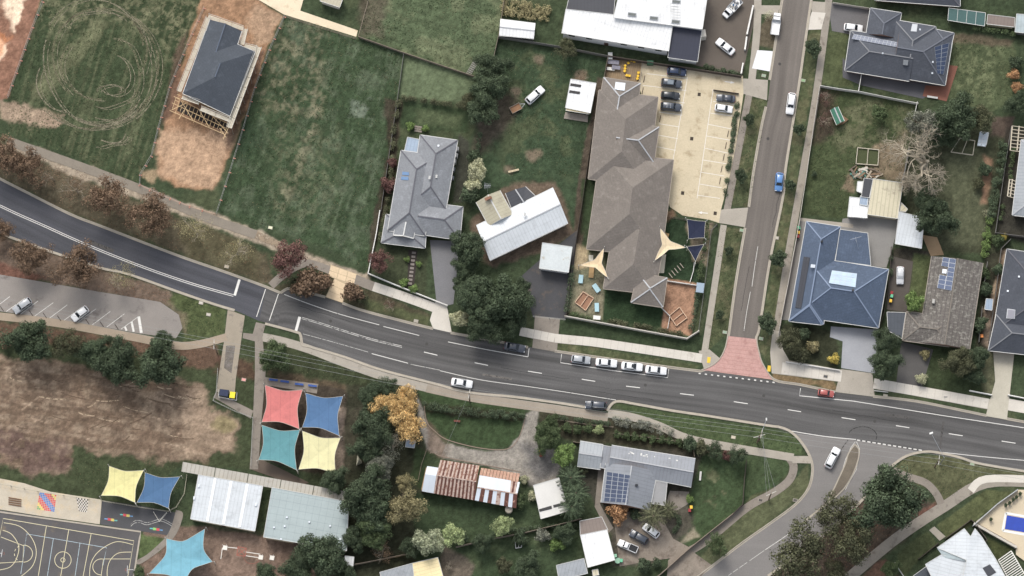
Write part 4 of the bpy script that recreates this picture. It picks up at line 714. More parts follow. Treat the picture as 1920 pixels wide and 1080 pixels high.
# --- childcare centre
h = house('childcare_centre', 'long taupe roofed childcare centre with stepped hips beside the cream car park', 'building', 1180, 340); CC_ = M('ridge_pale', (190, 184, 174), .8)
q1 = wing(h, (1132, 145), (1201, 156), (1193, 215), (1121, 204), 3.0, 22, 1, 0, 'taupe', 'render', cap=CC_); wing(h, (1123, 169), (1234, 182), (1214, 352), (1103, 335), 3.014, 22, 1, 1, 'taupe', 'render', caps='none'); wing(h, (1236, 238), (1226, 305), (1150, 296), (1160, 228), 3.3, 26, 1, 0, 'taupe', 'render', cap=CC_)
q4 = wing(h, (1126, 284), (1263, 300), (1240, 482), (1100, 467), 3.028, 22, 1, 1, 'taupe', 'render', caps='none'); q5 = wing(h, (1150, 430), (1247, 440), (1228, 552), (1131, 541), 3.04, 22, 0, 1, 'taupe', 'render', caps='none')
wing(h, (1196, 512), (1251, 521), (1243, 576), (1183, 567), 3.4, 24, 1, 1, 'taupe', 'render', cap=CC_)
f = onbox(h, 'skylight', q1['E0'], [(1154, 154), (1173, 156), (1171, 171), (1152, 168)], .12, ALU); onbox(f, 'pane', q1['E0'], [(1155, 155), (1163, 156), (1161, 169), (1153, 167)], .03, SKY, .15); onbox(f, 'pane', q1['E0'], [(1164, 156), (1172, 157), (1170, 170), (1162, 169)], .03, SKY, .15); windows(h)
# --- dark house at the top right with its solar panels
h = house('charcoal_roofed_house', 'charcoal tiled house with solar panels and garage above the green shed yard', 'house', 1690, 90); WT = M('ridge_white', (178, 178, 174), .7)
wing(h, (1632, 15), (1690, 24), (1682, 72), (1624, 64), 2.7, 23, 1, 0, 'charcoal'); pm = wing(h, (1788, 62), (1772, 160), (1672, 143), (1688, 46), 2.72, 23, 1, 0, 'charcoal'); wing(h, (1677, 37), (1755, 50), (1745, 120), (1665, 105), 2.76, 24, 1, 0, 'charcoal', cap=M('ridge_grey', (120, 122, 126), .7)); pw = wing(h, (1595, 57), (1584, 132), (1705, 152), (1716, 76), 2.74, 23, 1, 0, 'charcoal', cap=M('ridge_grey', (120, 122, 126), .7)); pn = wing(h, (1755, 55), (1789, 62), (1780, 100), (1740, 95), 2.75, 22, 1, 0, 'charcoal')
solar(h, pw['L'] if pw['L'][1].y > 0 else pw['R'], [(1601, 64), (1686, 80), (1683, 89), (1597, 73)], 12, 2, M('solar_grey', (118, 124, 138), .2, (.8, .1), spec=.7)); solar(h, pm['E0'], [(1752, 88), (1780, 80), (1769, 140), (1757, 138)], 2, 7); f = onbox(h, 'skylight', pm['L'] if pm['L'][1].y > 0 else pm['R'], [(1710, 47), (1720, 48), (1718, 62), (1707, 61)], .5, ALU); onbox(h, 'air_conditioner', pw['R'] if pw['R'][1].y < 0 else pw['L'], sq(1698, 117, 4.5), .6, M('unit_grey', (136, 140, 144))); windows(h)
for (x, y) in [(1655, 100), (1725, 55), (1749, 116), (1748, 137)]: onbox(h, 'vent', pm['R'] if pm['R'][1].y < 0 else pm['L'], sq(x, y, 1.5), .25, SKY)
h = house('dark_house', 'dark tiled house cut off by the top edge above the charcoal roofed house', 'house', 1720, -10); wing(h, (1636, -60), (1640, 0), (1800, 12), (1800, -50), 2.7, 22, 1, 1, 'dark'); windows(h)
h = house('shade_house', 'green mesh shade house with pale frame bars by the top right hedge', 'shade house', 1813, 34); MESH = M('green_mesh', (74, 100, 98), .9, (2, .1))
skil(h, [(1779, 15, 2.2), (1848, 24, 2.2), (1846, 49, 2.2), (1777, 38, 2.2)], MESH, .03, posts=True, trim=True)
for k in range(1, 4): mb = MB(); x = 1779 + 69 * k / 4; mb.bar(P(x, 15 + 9 * k / 4, 2.24), P(x - 2, 38 + 11 * k / 4, 2.24), .08, .05); mb.build('frame_bar', TRIM, h)
h = house('beige_shed', 'low beige shed between the green shade house and the top right corner', 'shed', 1876, 40); skil(h, [(1852, 27, 2.2), (1903, 33, 2.2), (1902, 51, 2.0), (1850, 45, 2.0)], 'brownsheet', wall='cream')
h = house('corner_shed', 'pale grey shed at the right edge near the orange shrub', 'shed', 1918, 55); skil(h, [(1906, 26, 2.6), (1960, 30, 2.6), (1956, 66, 2.4), (1903, 60, 2.4)], 'galv', wall='grey')
# --- shed group behind the blue house
h = house('ribbed_garage', 'cream ribbed metal garage with white lean-to beside the rubble pile', 'garage', 1650, 372); skil(h, [(1637, 335, 3.0), (1693, 343, 3.0), (1683, 410, 2.7), (1626, 402, 2.7)], 'cream', wall='cream'); skil(h, [(1620, 334, 2.9), (1637, 336, 2.9), (1630, 371, 2.8), (1615, 369, 2.8)], 'black', wall='grey'); skil(h, [(1593, 369, 2.5), (1628, 373, 2.5), (1626, 409, 2.3), (1589, 406, 2.3)], 'white', wall='white'); skil(h, [(1613, 367, 2.6), (1628, 370, 2.6), (1626, 386, 2.6), (1611, 383, 2.6)], 'paleblue'); skil(h, [(1608, 340, 2.0), (1618, 340, 2.0), (1616, 362, 2.0), (1606, 358, 2.0)], 'white', wall='white'); windows(h, False)
h = house('white_carport', 'pale sheet metal carport next to the dark bushy tree', 'carport', 1705, 432); skil(h, [(1686, 397, 2.8), (1733, 408, 2.8), (1728, 466, 2.6), (1678, 457, 2.6)], 'pale', posts=True); skil(h, [(1690, 380, 2.4), (1702, 392, 2.4), (1698, 397, 2.4), (1687, 396, 2.4)], 'cream')
# --- blue house
h = house('blue_roofed_house', 'large blue tiled corner house with bright and black solar panels', 'house', 1570, 510); RB = M('ridge_lightblue', (126, 140, 162), .7)
bw = wing(h, (1512, 415), (1576, 425), (1544, 608), (1480, 600), 2.8, 22, 1, 1, 'blue', cap=RB); bm = wing(h, (1666, 505), (1647, 615), (1490, 592), (1509, 480), 2.84, 22, 1, 1, 'blue', caps='all', cap=RB); skil(h, [(1575, 430, 2.9), (1627, 437, 2.6), (1633, 498, 2.6), (1566, 489, 2.9)], 'blue', posts=True); wing(h, (1479, 602), (1541, 609), (1548, 570), (1490, 560), 2.83, 23, 1, 0, 'blue', wins=False, cap=RB)
nb = bm['L'] if bm['L'][1].y > 0 else bm['R']; solar(h, nb, [(1560, 507), (1607, 513), (1604, 539), (1554, 531)], 5, 3, SOLB, .04); solar(h, bw['L'], [(1507, 481), (1519, 483), (1502, 579), (1491, 577)], 2, 9, SOLD); onbox(h, 'skylight', bw['R'], sq(1524, 499, 4, 3), .15, SKY); windows(h)
for (x, y, k) in [(1540, 453, bw['R']), (1599, 545, nb)]: onbox(h, 'vent', k, sq(x, y, 1.8), .4, VENT)
an = thing('tv_antenna', 'spindly television antenna above the sheet roof of the blue house', 'antenna', P(1604, 452, 2.6)); mb = MB(); mb.tube((0, 0, 0), (0, 0, 1.5), .04); ob('mast', mb.data('mast', ALU), an, local=True); mb = MB()
mb.tube((-1.3, 0, 1.5), (1.2, .7, 1.5), .035, n=4); mb.tube((.1, -.6, 1.5), (-.1, .6, 1.5), .03, n=4); mb.tube((0, 0, 1.4), (.6, -1.8, .3), .025, n=4); ob('elements', mb.data('elements', ALU), an, local=True)
# --- brown tiled house
h = house('brown_tiled_house', 'low pitched mottled brown tiled house with blue solar panels', 'house', 1765, 570); pm = wing(h, (1747, 480), (1843, 493), (1818, 655), (1722, 641), 2.8, 12, 0, 0, 'brown_tile'); wing(h, (1700, 584), (1692, 638), (1780, 650), (1788, 596), 2.84, 18, 1, 1, 'brown_tile'); solar(h, pm['L'], [(1768, 482), (1793, 486), (1784, 545), (1757, 540)], 2, 7, M('solar_blue', (70, 86, 116), .25, (.8, .1), spec=.6), skip=((0, 2), (0, 3))); onbox(h, 'skylight', pm['L'], sq(1771, 509, 4), .15, SKY); onbox(h, 'chimney', pm['L'], sq(1751, 566, 2.4, 4), .8, M('flue', (170, 168, 162), .6, (2, .1)))
skil(h, [(1663, 585, 2.4), (1698, 586, 2.4), (1691, 635, 2.4), (1665, 620, 2.4)], 'darkshade', .04, posts=True); windows(h)
# --- dark houses on the right edge
h = house('slate_roofed_house', 'dark slate tiled house on the right edge with pale driveway', 'house', 1905, 570); pr = wing(h, (1888, 467), (1990, 482), (1970, 640), (1862, 622), 2.8, 22, 1, 1, 'dark'); wing(h, (1868, 590), (1853, 657), (1990, 672), (2000, 605), 2.85, 24, 1, 0, 'dark', cap=M('ridge_grey', (120, 122, 126))); f = onbox(h, 'solar_heater', pr['L'], [(1889, 579), (1904, 581), (1903, 598), (1887, 597)], .15, ALU); windows(h)
onbox(f, 'glass', pr['L'], [(1890, 580), (1903, 582), (1902, 597), (1888, 596)], .02, M('collector', (138, 138, 146), .3), .18)
for (x, y) in [(1911, 519), (1890, 546)]: onbox(h, 'vent', pr['L'], sq(x, y, 1.6), .25, SKY)
h = house('bluegrey_house', 'blue grey roofed house with slatted pergolas cut off by the right edge', 'house', 1925, 340); wing(h, (1915, 262), (2010, 270), (1995, 415), (1898, 403), 2.8, 20, 1, 1, 'steel'); windows(h)
for (x0, y0, x1, y1, n) in [(1898, 236, 1935, 282, 8), (1893, 336, 1908, 368, 6)]:
    for k in range(n):
        t = k / (n - 1); mb = MB(); mb.bar(P(x0 - 3 * t, y0 + (y1 - y0) * t, 2.6), P(x1, y0 + 5 + (y1 - y0) * t, 2.6), .12, .12); mb.build('pergola_slat', M('slat_cream', (196, 186, 166), .8), h)
    for k in range(2): mb = MB(); mb.bar(P(x0 + (x1 - x0) * k * .35, y0, 2.5), P(x0 + (x1 - x0) * k * .35 - 4, y1, 2.5), .25, .15); mb.build('pergola_beam', M('slat_cream', (196, 186, 166)), h)
# --- school buildings
h = house('school_walkway', 'long ribbed covered walkway roof along the top of the school buildings', 'walkway', 495, 900)
for i in range(5):
    t0, t1 = i / 5, (i + 1) / 5 - .004; f0 = (343 + 308 * t0, 866 + 56 * t0); f1 = (343 + 308 * t1, 866 + 56 * t1); skil(h, [(*f0, 2.7), (*f1, 2.7), (f1[0] - 3, f1[1] + 18, 2.6), (f0[0] - 3, f0[1] + 18, 2.6)], 'walk', posts=True, trim=False)
h = house('school_classroom', 'school classroom block with white metal roof and bright skylight strips', 'school building', 425, 945); pl = skil(h, [(372, 890, 3.6), (493, 911, 3.6), (478, 996, 3.3), (357, 973, 3.3)], 'pale', wall='cream'); WS = M('strip_white', (240, 242, 244), .4)
for k in (1, 2, 3): t = k / 4 - .01; x = 372 + 121 * t; y = 890 + 21 * t; onbox(h, 'skylight_strip', pl, [(x, y + 1), (x + 5, y + 2), (x - 10, y + 83), (x - 15, y + 82)], .05, WS)
for (x, y) in [(373, 911), (480, 946), (364, 934)]: onbox(h, 'vent', pl, sq(x, y, 1.5, 3), .25, SKY)
windows(h); h = house('school_hall', 'school building with weathered grey green metal roof beside the white roofed block', 'school building', 575, 972); pl = skil(h, [(510, 914, 3.8), (654, 941, 3.8), (650, 1033, 3.4), (494, 1007, 3.4)], M('roof_school_grey', (166, 178, 178), .55, (.3, .08), (3, .06), pat=[('u', 1.5, .1), ('v', 1.6, .12)]), wall='cream'); windows(h)
for (x, y) in [(514, 989), (534, 987), (538, 970), (580, 979), (619, 986), (638, 1011), (527, 1011)]: onbox(h, 'vent', pl, sq(x, y, 1.5), .25, SKY)
# --- rusty cottage: sheets of roofing laid one by one
h = house('rusty_roofed_cottage', 'old cottage with rusted iron roof patched in pale sheets by gravel drive', 'house', 885, 908); RU = roofmat('rust'); RP_ = roofmat('pinkrust'); PS = M('sheet_pale', (206, 214, 222), .5, (.5, .06))
wm = MB(); ft = [P(x, y, 0) for x, y in [(799, 880), (962, 905), (952, 945), (790, 922)]]; wm.hexa(ft, [p + Vector((0, 0, 2.5)) for p in ft]); wm.build('wall', WALLC['timber'], h)
def sheets(quad, z0, z1, n, mats, gap=.1):     # quad: top-left, top-right, bottom-right, bottom-left in px
    for i in range(n):
        t0, t1 = (i + gap / 2) / n, (i + 1 - gap / 2) / n; a = [quad[0][k] + (quad[1][k] - quad[0][k]) * t0 for k in (0, 1)]; b = [quad[0][k] + (quad[1][k] - quad[0][k]) * t1 for k in (0, 1)]; c = [quad[3][k] + (quad[2][k] - quad[3][k]) * t1 for k in (0, 1)]; e = [quad[3][k] + (quad[2][k] - quad[3][k]) * t0 for k in (0, 1)]
        q = [P(*a, z0), P(*b, z0), P(*c, z1), P(*e, z1)]; mb = MB(); facep(mb, q); dn = Vector((0, 0, .04)); [mb.face([q[j], q[(j + 1) % 4], q[(j + 1) % 4] - dn, q[j] - dn]) for j in range(4)]; mb.build('roof_sheet', mats[i % len(mats)], h)
RU2 = M('roof_rust_dark', (98, 66, 58), .9, (.8, .2), (4, .2), stain=((190, 150, 130), 1.6, .58, .15))
RU3 = M('roof_rust_light', (184, 164, 152), .9, (.8, .15), (4, .2), stain=((128, 92, 80), 1.3, .5, .15))
sheets([(826, 862), (899, 873), (893, 903), (818, 891)], 3.0, 3.9, 22, [RU3, RU, RU3, RU2], .04); sheets([(818, 891), (893, 903), (890, 938), (812, 925)], 3.9, 2.9, 22, [RU3, RU2, RU3, RU2], .04)
sheets([(801, 874), (822, 877), (818, 892), (797, 889)], 3.1, 3.92, 2, [PS], .01); sheets([(797, 889), (818, 892), (813, 925), (791, 921)], 3.92, 2.95, 2, [PS], .01)
sheets([(902, 877), (975, 888), (972, 904), (898, 893)], 2.6, 2.9, 12, [RP_], .12); sheets([(899, 891), (958, 901), (956, 923), (895, 913)], 2.95, 3.5, 5, [PS], .005); sheets([(958, 902), (975, 904), (970, 926), (955, 923)], 2.95, 3.5, 4, [RU3, RU2, RU3, PS], .02)
sheets([(895, 914), (970, 926), (968, 953), (890, 938)], 3.5, 2.9, 10, [PS, RU2, PS, RU2, PS, RU3], .02)
for (a, b) in [((818, 891), (893, 903)), ((895, 914), (970, 926))]: mb = MB(); mb.bar(P(*a, 3.95 if a[0] < 850 else 3.55), P(*b, 3.95 if a[0] < 850 else 3.55), .25, .08); mb.build('ridge_cap', RU3, h)
tk = thing('water_tank', 'round cream water tank at the foot of the rusty roofed cottage', 'water tank', P(954, 957, 0)); mb = MB(); mb.tube((0, 0, 0), (0, 0, 1.9), .8, n=16); ob('tank', mb.data('tank', M('tank_cream', (206, 196, 178), .7, (2, .1))), tk, local=True); mb = MB(); mb.tube((0, 0, 1.9), (0, 0, 2.1), .82, .2, 16); ob('lid', mb.data('lid', M('tank_lid', (190, 180, 164), .7)), tk, local=True)
# --- grey roofed house south of the road
h = house('silver_roofed_house', 'L-shaped house with ribbed silver metal roof and a block of solar panels', 'house', 1190, 890); wing(h, (1088, 827), (1082, 874), (1126, 880), (1131, 834), 2.5, 16, 0, 0, 'steel', 'brick', .3); skil(h, [(1131, 835, 2.8), (1148, 838, 2.8), (1142, 880, 2.8), (1125, 877, 2.8)], 'silver', wall='brick'); pm = wing(h, (1147, 835), (1140, 882), (1296, 913), (1304, 860), 2.8, 20, 0, 0, 'silver', 'brick', .35); ps = wing(h, (1136, 868), (1232, 884), (1218, 957), (1127, 942), 2.82, 20, 0, 0, 'silver', 'brick', .35); solar(h, ps['L'], [(1138, 884), (1182, 891), (1177, 943), (1132, 940)], 4, 7); skil(h, [(1228, 902, 2.6), (1251, 906, 2.6), (1247, 948, 2.5), (1219, 944, 2.5)], M('roof_membrane', (150, 150, 150), .8, (.5, .1), (4, .06)), posts=True)
onbox(h, 'vent', ps['R'], sq(1193, 910, 2), .4, VENT); windows(h)
lp = pm['L'] if pm['L'][1].y > 0 else pm['R']
for k in range(14): x = 1175 + random.uniform(0, 95); onbox(h, 'roof_patch', lp, sq(x, 848 + (x - 1175) * .16 + random.uniform(-2, 4), random.uniform(.8, 1.8), random.uniform(.6, 1.2)), .03, TRIM)
h = house('white_tin_shed', 'off-white tin shed with a dark skylight strip beside the palms', 'shed', 1030, 935); pl = skil(h, [(1000, 910, 2.8), (1048, 896, 2.8), (1066, 958, 2.5), (1014, 973, 2.5)], M('roof_offwhite', (214, 212, 206), .6, (.3, .06), (3, .05)), wall='cream'); [onbox(h, 'skylight', pl, q, .04, GL('dark_sky', (60, 58, 56))) for q in [[(1010, 955), (1034, 948), (1035, 954), (1011, 960)], [(1037, 947), (1062, 941), (1062, 946), (1038, 952)]]]; windows(h, False)
h = house('white_garage', 'bright white roofed garage with a brown sheet extension beside three parked cars', 'garage', 1120, 1015); skil(h, [(1087, 977, 2.7), (1128, 969, 2.7), (1140, 994, 2.7), (1088, 1004, 2.7)], 'brownsheet', wall='brick'); skil(h, [(1088, 1003, 2.9), (1138, 993, 2.9), (1153, 1050, 2.7), (1102, 1064, 2.7)], 'white', wall='cream'); windows(h, False)
h = house('grey_garden_shed', 'small grey garden shed at the bottom edge left of the white garage', 'shed', 1072, 1065); skil(h, [(1043, 1060, 2.3), (1095, 1047, 2.4), (1102, 1075, 2.3), (1048, 1088, 2.2)], 'steel', wall='grey')
h = house('cream_roofed_house', 'bottom edge house with half grey and half cream metal roof', 'house', 775, 1075); skil(h, [(712, 1073, 2.8), (773, 1056, 2.9), (780, 1100, 2.8), (720, 1110, 2.7)], 'steel', wall='cream'); skil(h, [(773, 1056, 2.95), (821, 1045, 3.0), (836, 1100, 3.0), (780, 1110, 2.9)], 'yellowcream', wall='cream')
h = house('tin_lean_to', 'tiny pale blue tin shed tucked under the yellow autumn tree', 'shed', 770, 832); skil(h, [(762, 824, 2.0), (779, 826, 2.0), (777, 840, 1.9), (760, 838, 1.9)], 'paleblue', wall='grey')
h = house('white_storage_box', 'white storage shed between the dark trees at the bottom of the school', 'shed', 655, 1053); skil(h, [(647, 1042, 2.2), (664, 1044, 2.2), (662, 1064, 2.1), (645, 1062, 2.1)], 'white', wall='white')
h = house('little_white_shed', 'tiny white box shed at the bottom edge below the white garage', 'shed', 1116, 1074); skil(h, [(1110, 1069, 1.8), (1121, 1067, 1.8), (1123, 1078, 1.8), (1112, 1080, 1.8)], 'cream', wall='cream')
h = house('pale_garden_shed', 'small pale blue grey shed between the brown and the slate roofed houses', 'shed', 1854, 570); skil(h, [(1849, 560, 2.1), (1862, 561, 2.1), (1860, 582, 2.0), (1846, 580, 2.0)], 'paleblue', wall='grey')
h = house('cubby_house', 'small green gabled cubby house with a timber deck on the lawn', 'cubby house', 1572, 218); wing(h, (1557, 206), (1571, 200), (1583, 227), (1569, 234), 1.7, 30, 0, 0, 'darkshade', 'timber', .12); sheet('deck', [(1580, 216), (1591, 224), (1580, 233), (1572, 234)], M('deck_brown', (128, 104, 82), .9, (2, .2)), .35, .3, h)
for o in h.children:
    if o.name.startswith('roof'): o.data.materials[0] = M('green_sheet', (74, 124, 104), .6, (1, .1), pat=('u', .3, .1))
# --- modern house, pool and terrace in the bottom right corner
h = house('modern_white_house', 'modern pale metal roofed house with folded roof planes next to the pool', 'house', 1800, 1050)
skil(h, [(1757, 1027, 5.2), (1808, 991, 5.6), (1820, 1006, 5.7), (1828, 991, 5.4), (1841, 1007, 5.4), (1868, 1050, 5.6), (1890, 1090, 5.6), (1800, 1110, 5.6), (1812, 1050, 5.8)], 'pale', wall=None); skil(h, [(1757, 1028, 5.15), (1800, 1032, 5.5), (1811, 1052, 5.6), (1770, 1046, 5.1)], 'galv', wall=None, trim=False); skil(h, [(1735, 1058, 5.0), (1765, 1040, 5.1), (1812, 1052, 5.3), (1800, 1110, 5.2), (1760, 1110, 5.0)], 'pale', wall=None)
wm = MB(); ft = [P(x, y, 0) for x, y in [(1742, 1062), (1806, 1010), (1830, 1012), (1878, 1085), (1880, 1120), (1765, 1120)]]; wm.hexa(ft, [p + Vector((0, 0, 4.9)) for p in ft]); wm.build('wall', WALLC['grey'], h); skil(h, [(1842, 1065, 5.75), (1856, 1058, 5.75), (1868, 1073, 5.75), (1853, 1082, 5.75)], 'black', trim=False); skil(h, [(1712, 1080, 3), (1737, 1062, 3), (1756, 1085, 3), (1730, 1100, 3)], 'darkshade')
pg = thing('slatted_pergola', 'white slatted pergola below the pool at the bottom right corner', 'pergola', P(1890, 1060, 0))
for k in range(13): t = k / 12; mb = MB(); mb.bar(P(1872 + 25 * t * 0 + 24 * t, 1050 + 45 * t, 3), P(1896 + 26 * t, 1033 + 45 * t, 3), .18, .12); mb.build('slat', M('slat_white', (232, 230, 222), .7), pg)
for (a, b) in [((1872, 1050), (1896, 1095)), ((1896, 1033), (1922, 1078))]: mb = MB(); mb.bar(P(*a, 2.85), P(*b, 2.85), .18, .18); mb.build('beam', M('slat_white', (232, 230, 222)), pg)
struct(sheet('terrace', [(1830, 978), (1908, 918), (1960, 920), (1960, 1080), (1905, 1040), (1905, 1022), (1834, 982)], M('pool_paving', (206, 192, 166), .9, (.4, .08), (4, .06)), .5, .5))
po = thing('swimming_pool', 'blue swimming pool with white coping at the bottom right', 'pool', P(1905, 982, .5)); PO = [(1886, 962), (1960, 975), (1955, 1008), (1880, 995)]; sheet('water', [(1888, 966), (1960, 979), (1955, 1004), (1884, 992)], M('pool_water', (34, 66, 168), .08, (.8, .12), (5, .1), spec=.8), .515, 0, po); struct
for i in range(4): a, b = PO[i], PO[(i + 1) % 4]; ribbon('coping', [a, b], .5, M('coping_white', (232, 232, 228), .7), .53, po)
#@@NEXT
# ================================================================== VEGETATION
def LEAF(name, rgb, isl=.6, orr=.12, n=None): return M('leaf_' + name, rgb, .7, n1=n or (.5, .25), island=isl, objrand=orr, transl=.25, spec=.2)
LM = {'dark': LEAF('dark', (86, 99, 76)), 'mid': LEAF('mid', (92, 106, 74)), 'olive': LEAF('olive', (98, 100, 76)), 'light': LEAF('light', (168, 180, 132)), 'pale': LEAF('pale', (196, 196, 162)), 'sage': LEAF('sage', (172, 178, 148)), 'brown': LEAF('brown', (136, 114, 94)), 'purple': LEAF('purple', (118, 88, 82)), 'gold': LEAF('gold', (226, 194, 136)), 'yellow': LEAF('yellow', (206, 188, 104)), 'orange': LEAF('orange', (188, 148, 110)), 'greygreen': LEAF('greygreen', (130, 132, 118)), 'khaki': LEAF('khaki', (156, 148, 112)), 'vivid': LEAF('vivid', (124, 146, 88))}
BARK = M('bark', (104, 92, 80), .9, (2, .2)); BARKP = M('bark_pale', (170, 160, 142), .9, (2, .15)); BARKG = M('bark_grey', (128, 118, 106), .9, (2, .15))
def leafquads(P0, N, size, rng, flat=.35):
    n = len(P0); r = rng.normal(size=(n, 3)); r /= np.linalg.norm(r, axis=1)[:, None]; nn = N * (1 - flat) + r * flat; nn /= np.linalg.norm(nn, axis=1)[:, None] + 1e-9
    t = np.cross(nn, rng.normal(size=(n, 3))); t /= np.linalg.norm(t, axis=1)[:, None] + 1e-9; b = np.cross(nn, t); s = size * rng.uniform(.6, 1.3, (n, 1))
    v = np.stack([P0 - t * s, P0 - b * s * .62, P0 + t * s, P0 + b * s * .62], 1).reshape(-1, 3); return v, np.arange(4 * n).reshape(-1, 4)
CORE_ = None
def crown(name, seed, R, H, zc, clumps, per, leaf, shell=.55, cr=.34, keep=1.0, lop=.18):
    """leaf faces gathered in clumps through a lumpy crown; unit mesh of radius R, height H centred at zc"""
    rng = np.random.default_rng(seed); d = rng.normal(size=(clumps, 3)); d /= np.linalg.norm(d, axis=1)[:, None]; d[:, 2] = np.abs(d[:, 2]) * 1.0 - .25 * (rng.random(clumps) < .4)
    d /= np.linalg.norm(d, axis=1)[:, None]; rad = shell + (1 - shell) * rng.random(clumps) ** .6; ang = np.arctan2(d[:, 1], d[:, 0]); ph = rng.uniform(0, 6.3, 3)
    lob = 1 + lop * (np.sin(2 * ang + ph[0]) * .5 + np.sin(3 * ang + ph[1]) * .6 + np.sin(5 * ang + ph[2]) * .4); C = d * (rad * lob * (1 - cr * .5))[:, None] * np.array([R, R, H / 2])
    VS, QS, k = [], [], 0
    for c in C:
        rr = R * cr * rng.uniform(.65, 1.25); m = int(per * rng.uniform(.7, 1.3) * keep); e = rng.normal(size=(m, 3)); e /= np.linalg.norm(e, axis=1)[:, None]; e[:, 2] = np.where(rng.random(m) < .75, np.abs(e[:, 2]), e[:, 2])
        p = c + e * rr * rng.uniform(.55, 1.05, (m, 1)) * np.array([1, 1, .8]); p[:, 2] += zc; v, q = leafquads(p, e, leaf, rng); VS.append(v); QS.append(q + k); k += len(v)
    if shell < .9 and keep >= .9:      # filled middle so that the ground does not shine through
        m = int(per * 5); e = rng.normal(size=(m, 3)); e /= np.linalg.norm(e, axis=1)[:, None]; p = e * rng.uniform(.2, .72, (m, 1)) * np.array([R, R, H / 2]); p[:, 2] += zc; v, q = leafquads(p, e * .3 + np.array([0, 0, 1]), leaf * 1.5, rng, .3); VS.append(v); QS.append(q + k)
    return np.concatenate(VS), np.concatenate(QS)
def branches(seed, H, spread, levels=4, r0=.16, kids=4, up=.5):
    rng = random.Random(seed); mb = MB()
    def go(p, dvec, L, r, lv):
        q = p + dvec * L * .5 + Vector((rng.gauss(0, .05), rng.gauss(0, .05), 0)) * L; e = p + dvec * L; e.z += L * .04 * lv
        n = 5 if lv < 2 else 3; mb.tube(p, q, r, r * .8, n); mb.tube(q, e, r * .8, r * .55, n)
        if lv >= levels: return
        for k in range(kids + (1 if lv == 0 else 0)):
            a = rng.uniform(0, 6.28); t = rng.uniform(.35, 1.0); s = p + (e - p) * t; side = dvec.orthogonal().normalized(); side.rotate(Matrix.Rotation(a, 3, dvec)); nd = (dvec * rng.uniform(.5, .9) + side * spread * rng.uniform(.6, 1.1) + Vector((0, 0, up * .3))).normalized(); go(s, nd, L * rng.uniform(.5, .75), r * .5, lv + 1)
    go(Vector((0, 0, 0)), Vector((0, 0, 1)), H, r0, 0); return mb
TPL = {}
def tpl(kind, i):
    key = (kind, i)
    if key in TPL: return TPL[key]
    sd = 100 + 17 * i + sum(map(ord, kind)); tr = None; br = None
    if kind == 'dense': v, q = crown('c', sd, 4.0, 5.2, 4.6, 70, 210, .15, .55, .27, 1, .34); tr = branches(sd, 3.2, .6, 2, .28, 4)
    elif kind == 'small': v, q = crown('c', sd, 1.6, 2.2, 2.4, 26, 130, .115, .5, .36); tr = branches(sd, 1.8, .5, 1, .09, 3)
    elif kind == 'shrub': v, q = crown('c', sd, 1.0, 1.5, .85, 20, 80, .10, .5, .42); tr = branches(sd, .6, .6, 1, .05, 4)
    elif kind == 'autumn': v, q = crown('c', sd, 3.6, 4.4, 4.4, 74, 110, .13, .35, .26, .85, .32); tr = branches(sd, 3.0, .9, 4, .2, 4, .3)
    elif kind == 'loose': v, q = crown('c', sd, 3.2, 4.6, 4.4, 52, 130, .13, .45, .28, .85, .3); tr = branches(sd, 3.0, .8, 4, .2, 4, .3)
    elif kind == 'sparse': v, q = crown('c', sd, 3.6, 4.2, 4.4, 46, 40, .09, .3, .28, .85, .3); tr = branches(sd, 3.2, 1.0, 5, .2, 3, .25)
    elif kind == 'bare': v, q = None, None; tr = branches(sd, 3.4, 1.15, 5, .26, 4, .1)
    elif kind == 'palm':
        rng = np.random.default_rng(sd); V = []; Q = []; k = 0
        for f in range(22):
            a = f * 2.4; el = rng.uniform(-.1, 1.0); L = 2.6
            for s in range(14):
                t = (s + 1) / 14; px_ = L * t * math.cos(el * (1 - t * .6)); z = 4.2 + L * t * math.sin(el) - 1.7 * t * t
                for sg in (-1, 1):
                    w = .5 * (1 - t * .6); b0 = np.array([px_, 0, z]); b1 = np.array([px_ + .18, sg * w, z - .25]); b2 = np.array([px_ + .28, sg * w, z - .28]); b3 = np.array([px_ + .14, 0, z]); R2 = np.array([[math.cos(a), -math.sin(a), 0], [math.sin(a), math.cos(a), 0], [0, 0, 1]])
                    V += [R2 @ b0, R2 @ b1, R2 @ b2, R2 @ b3]; Q.append([k, k + 1, k + 2, k + 3]); k += 4
        v, q = np.array(V), np.array(Q); tr = MB(); tr.tube((0, 0, 0), (.1, 0, 4.3), .22, .15, 8)
    TPL[key] = (v, q, tr); TPLM[key] = {}; return TPL[key]
TPLM = {}
RADT = {'dense': 4.0, 'small': 1.6, 'shrub': 1.0, 'autumn': 3.7, 'loose': 3.3, 'sparse': 3.8, 'bare': 4.6, 'palm': 2.6}; HT = {'dense': 5.0, 'small': 2.6, 'shrub': .9, 'autumn': 4.6, 'loose': 4.6, 'sparse': 4.6, 'bare': 5, 'palm': 4.2}
TN = [0]
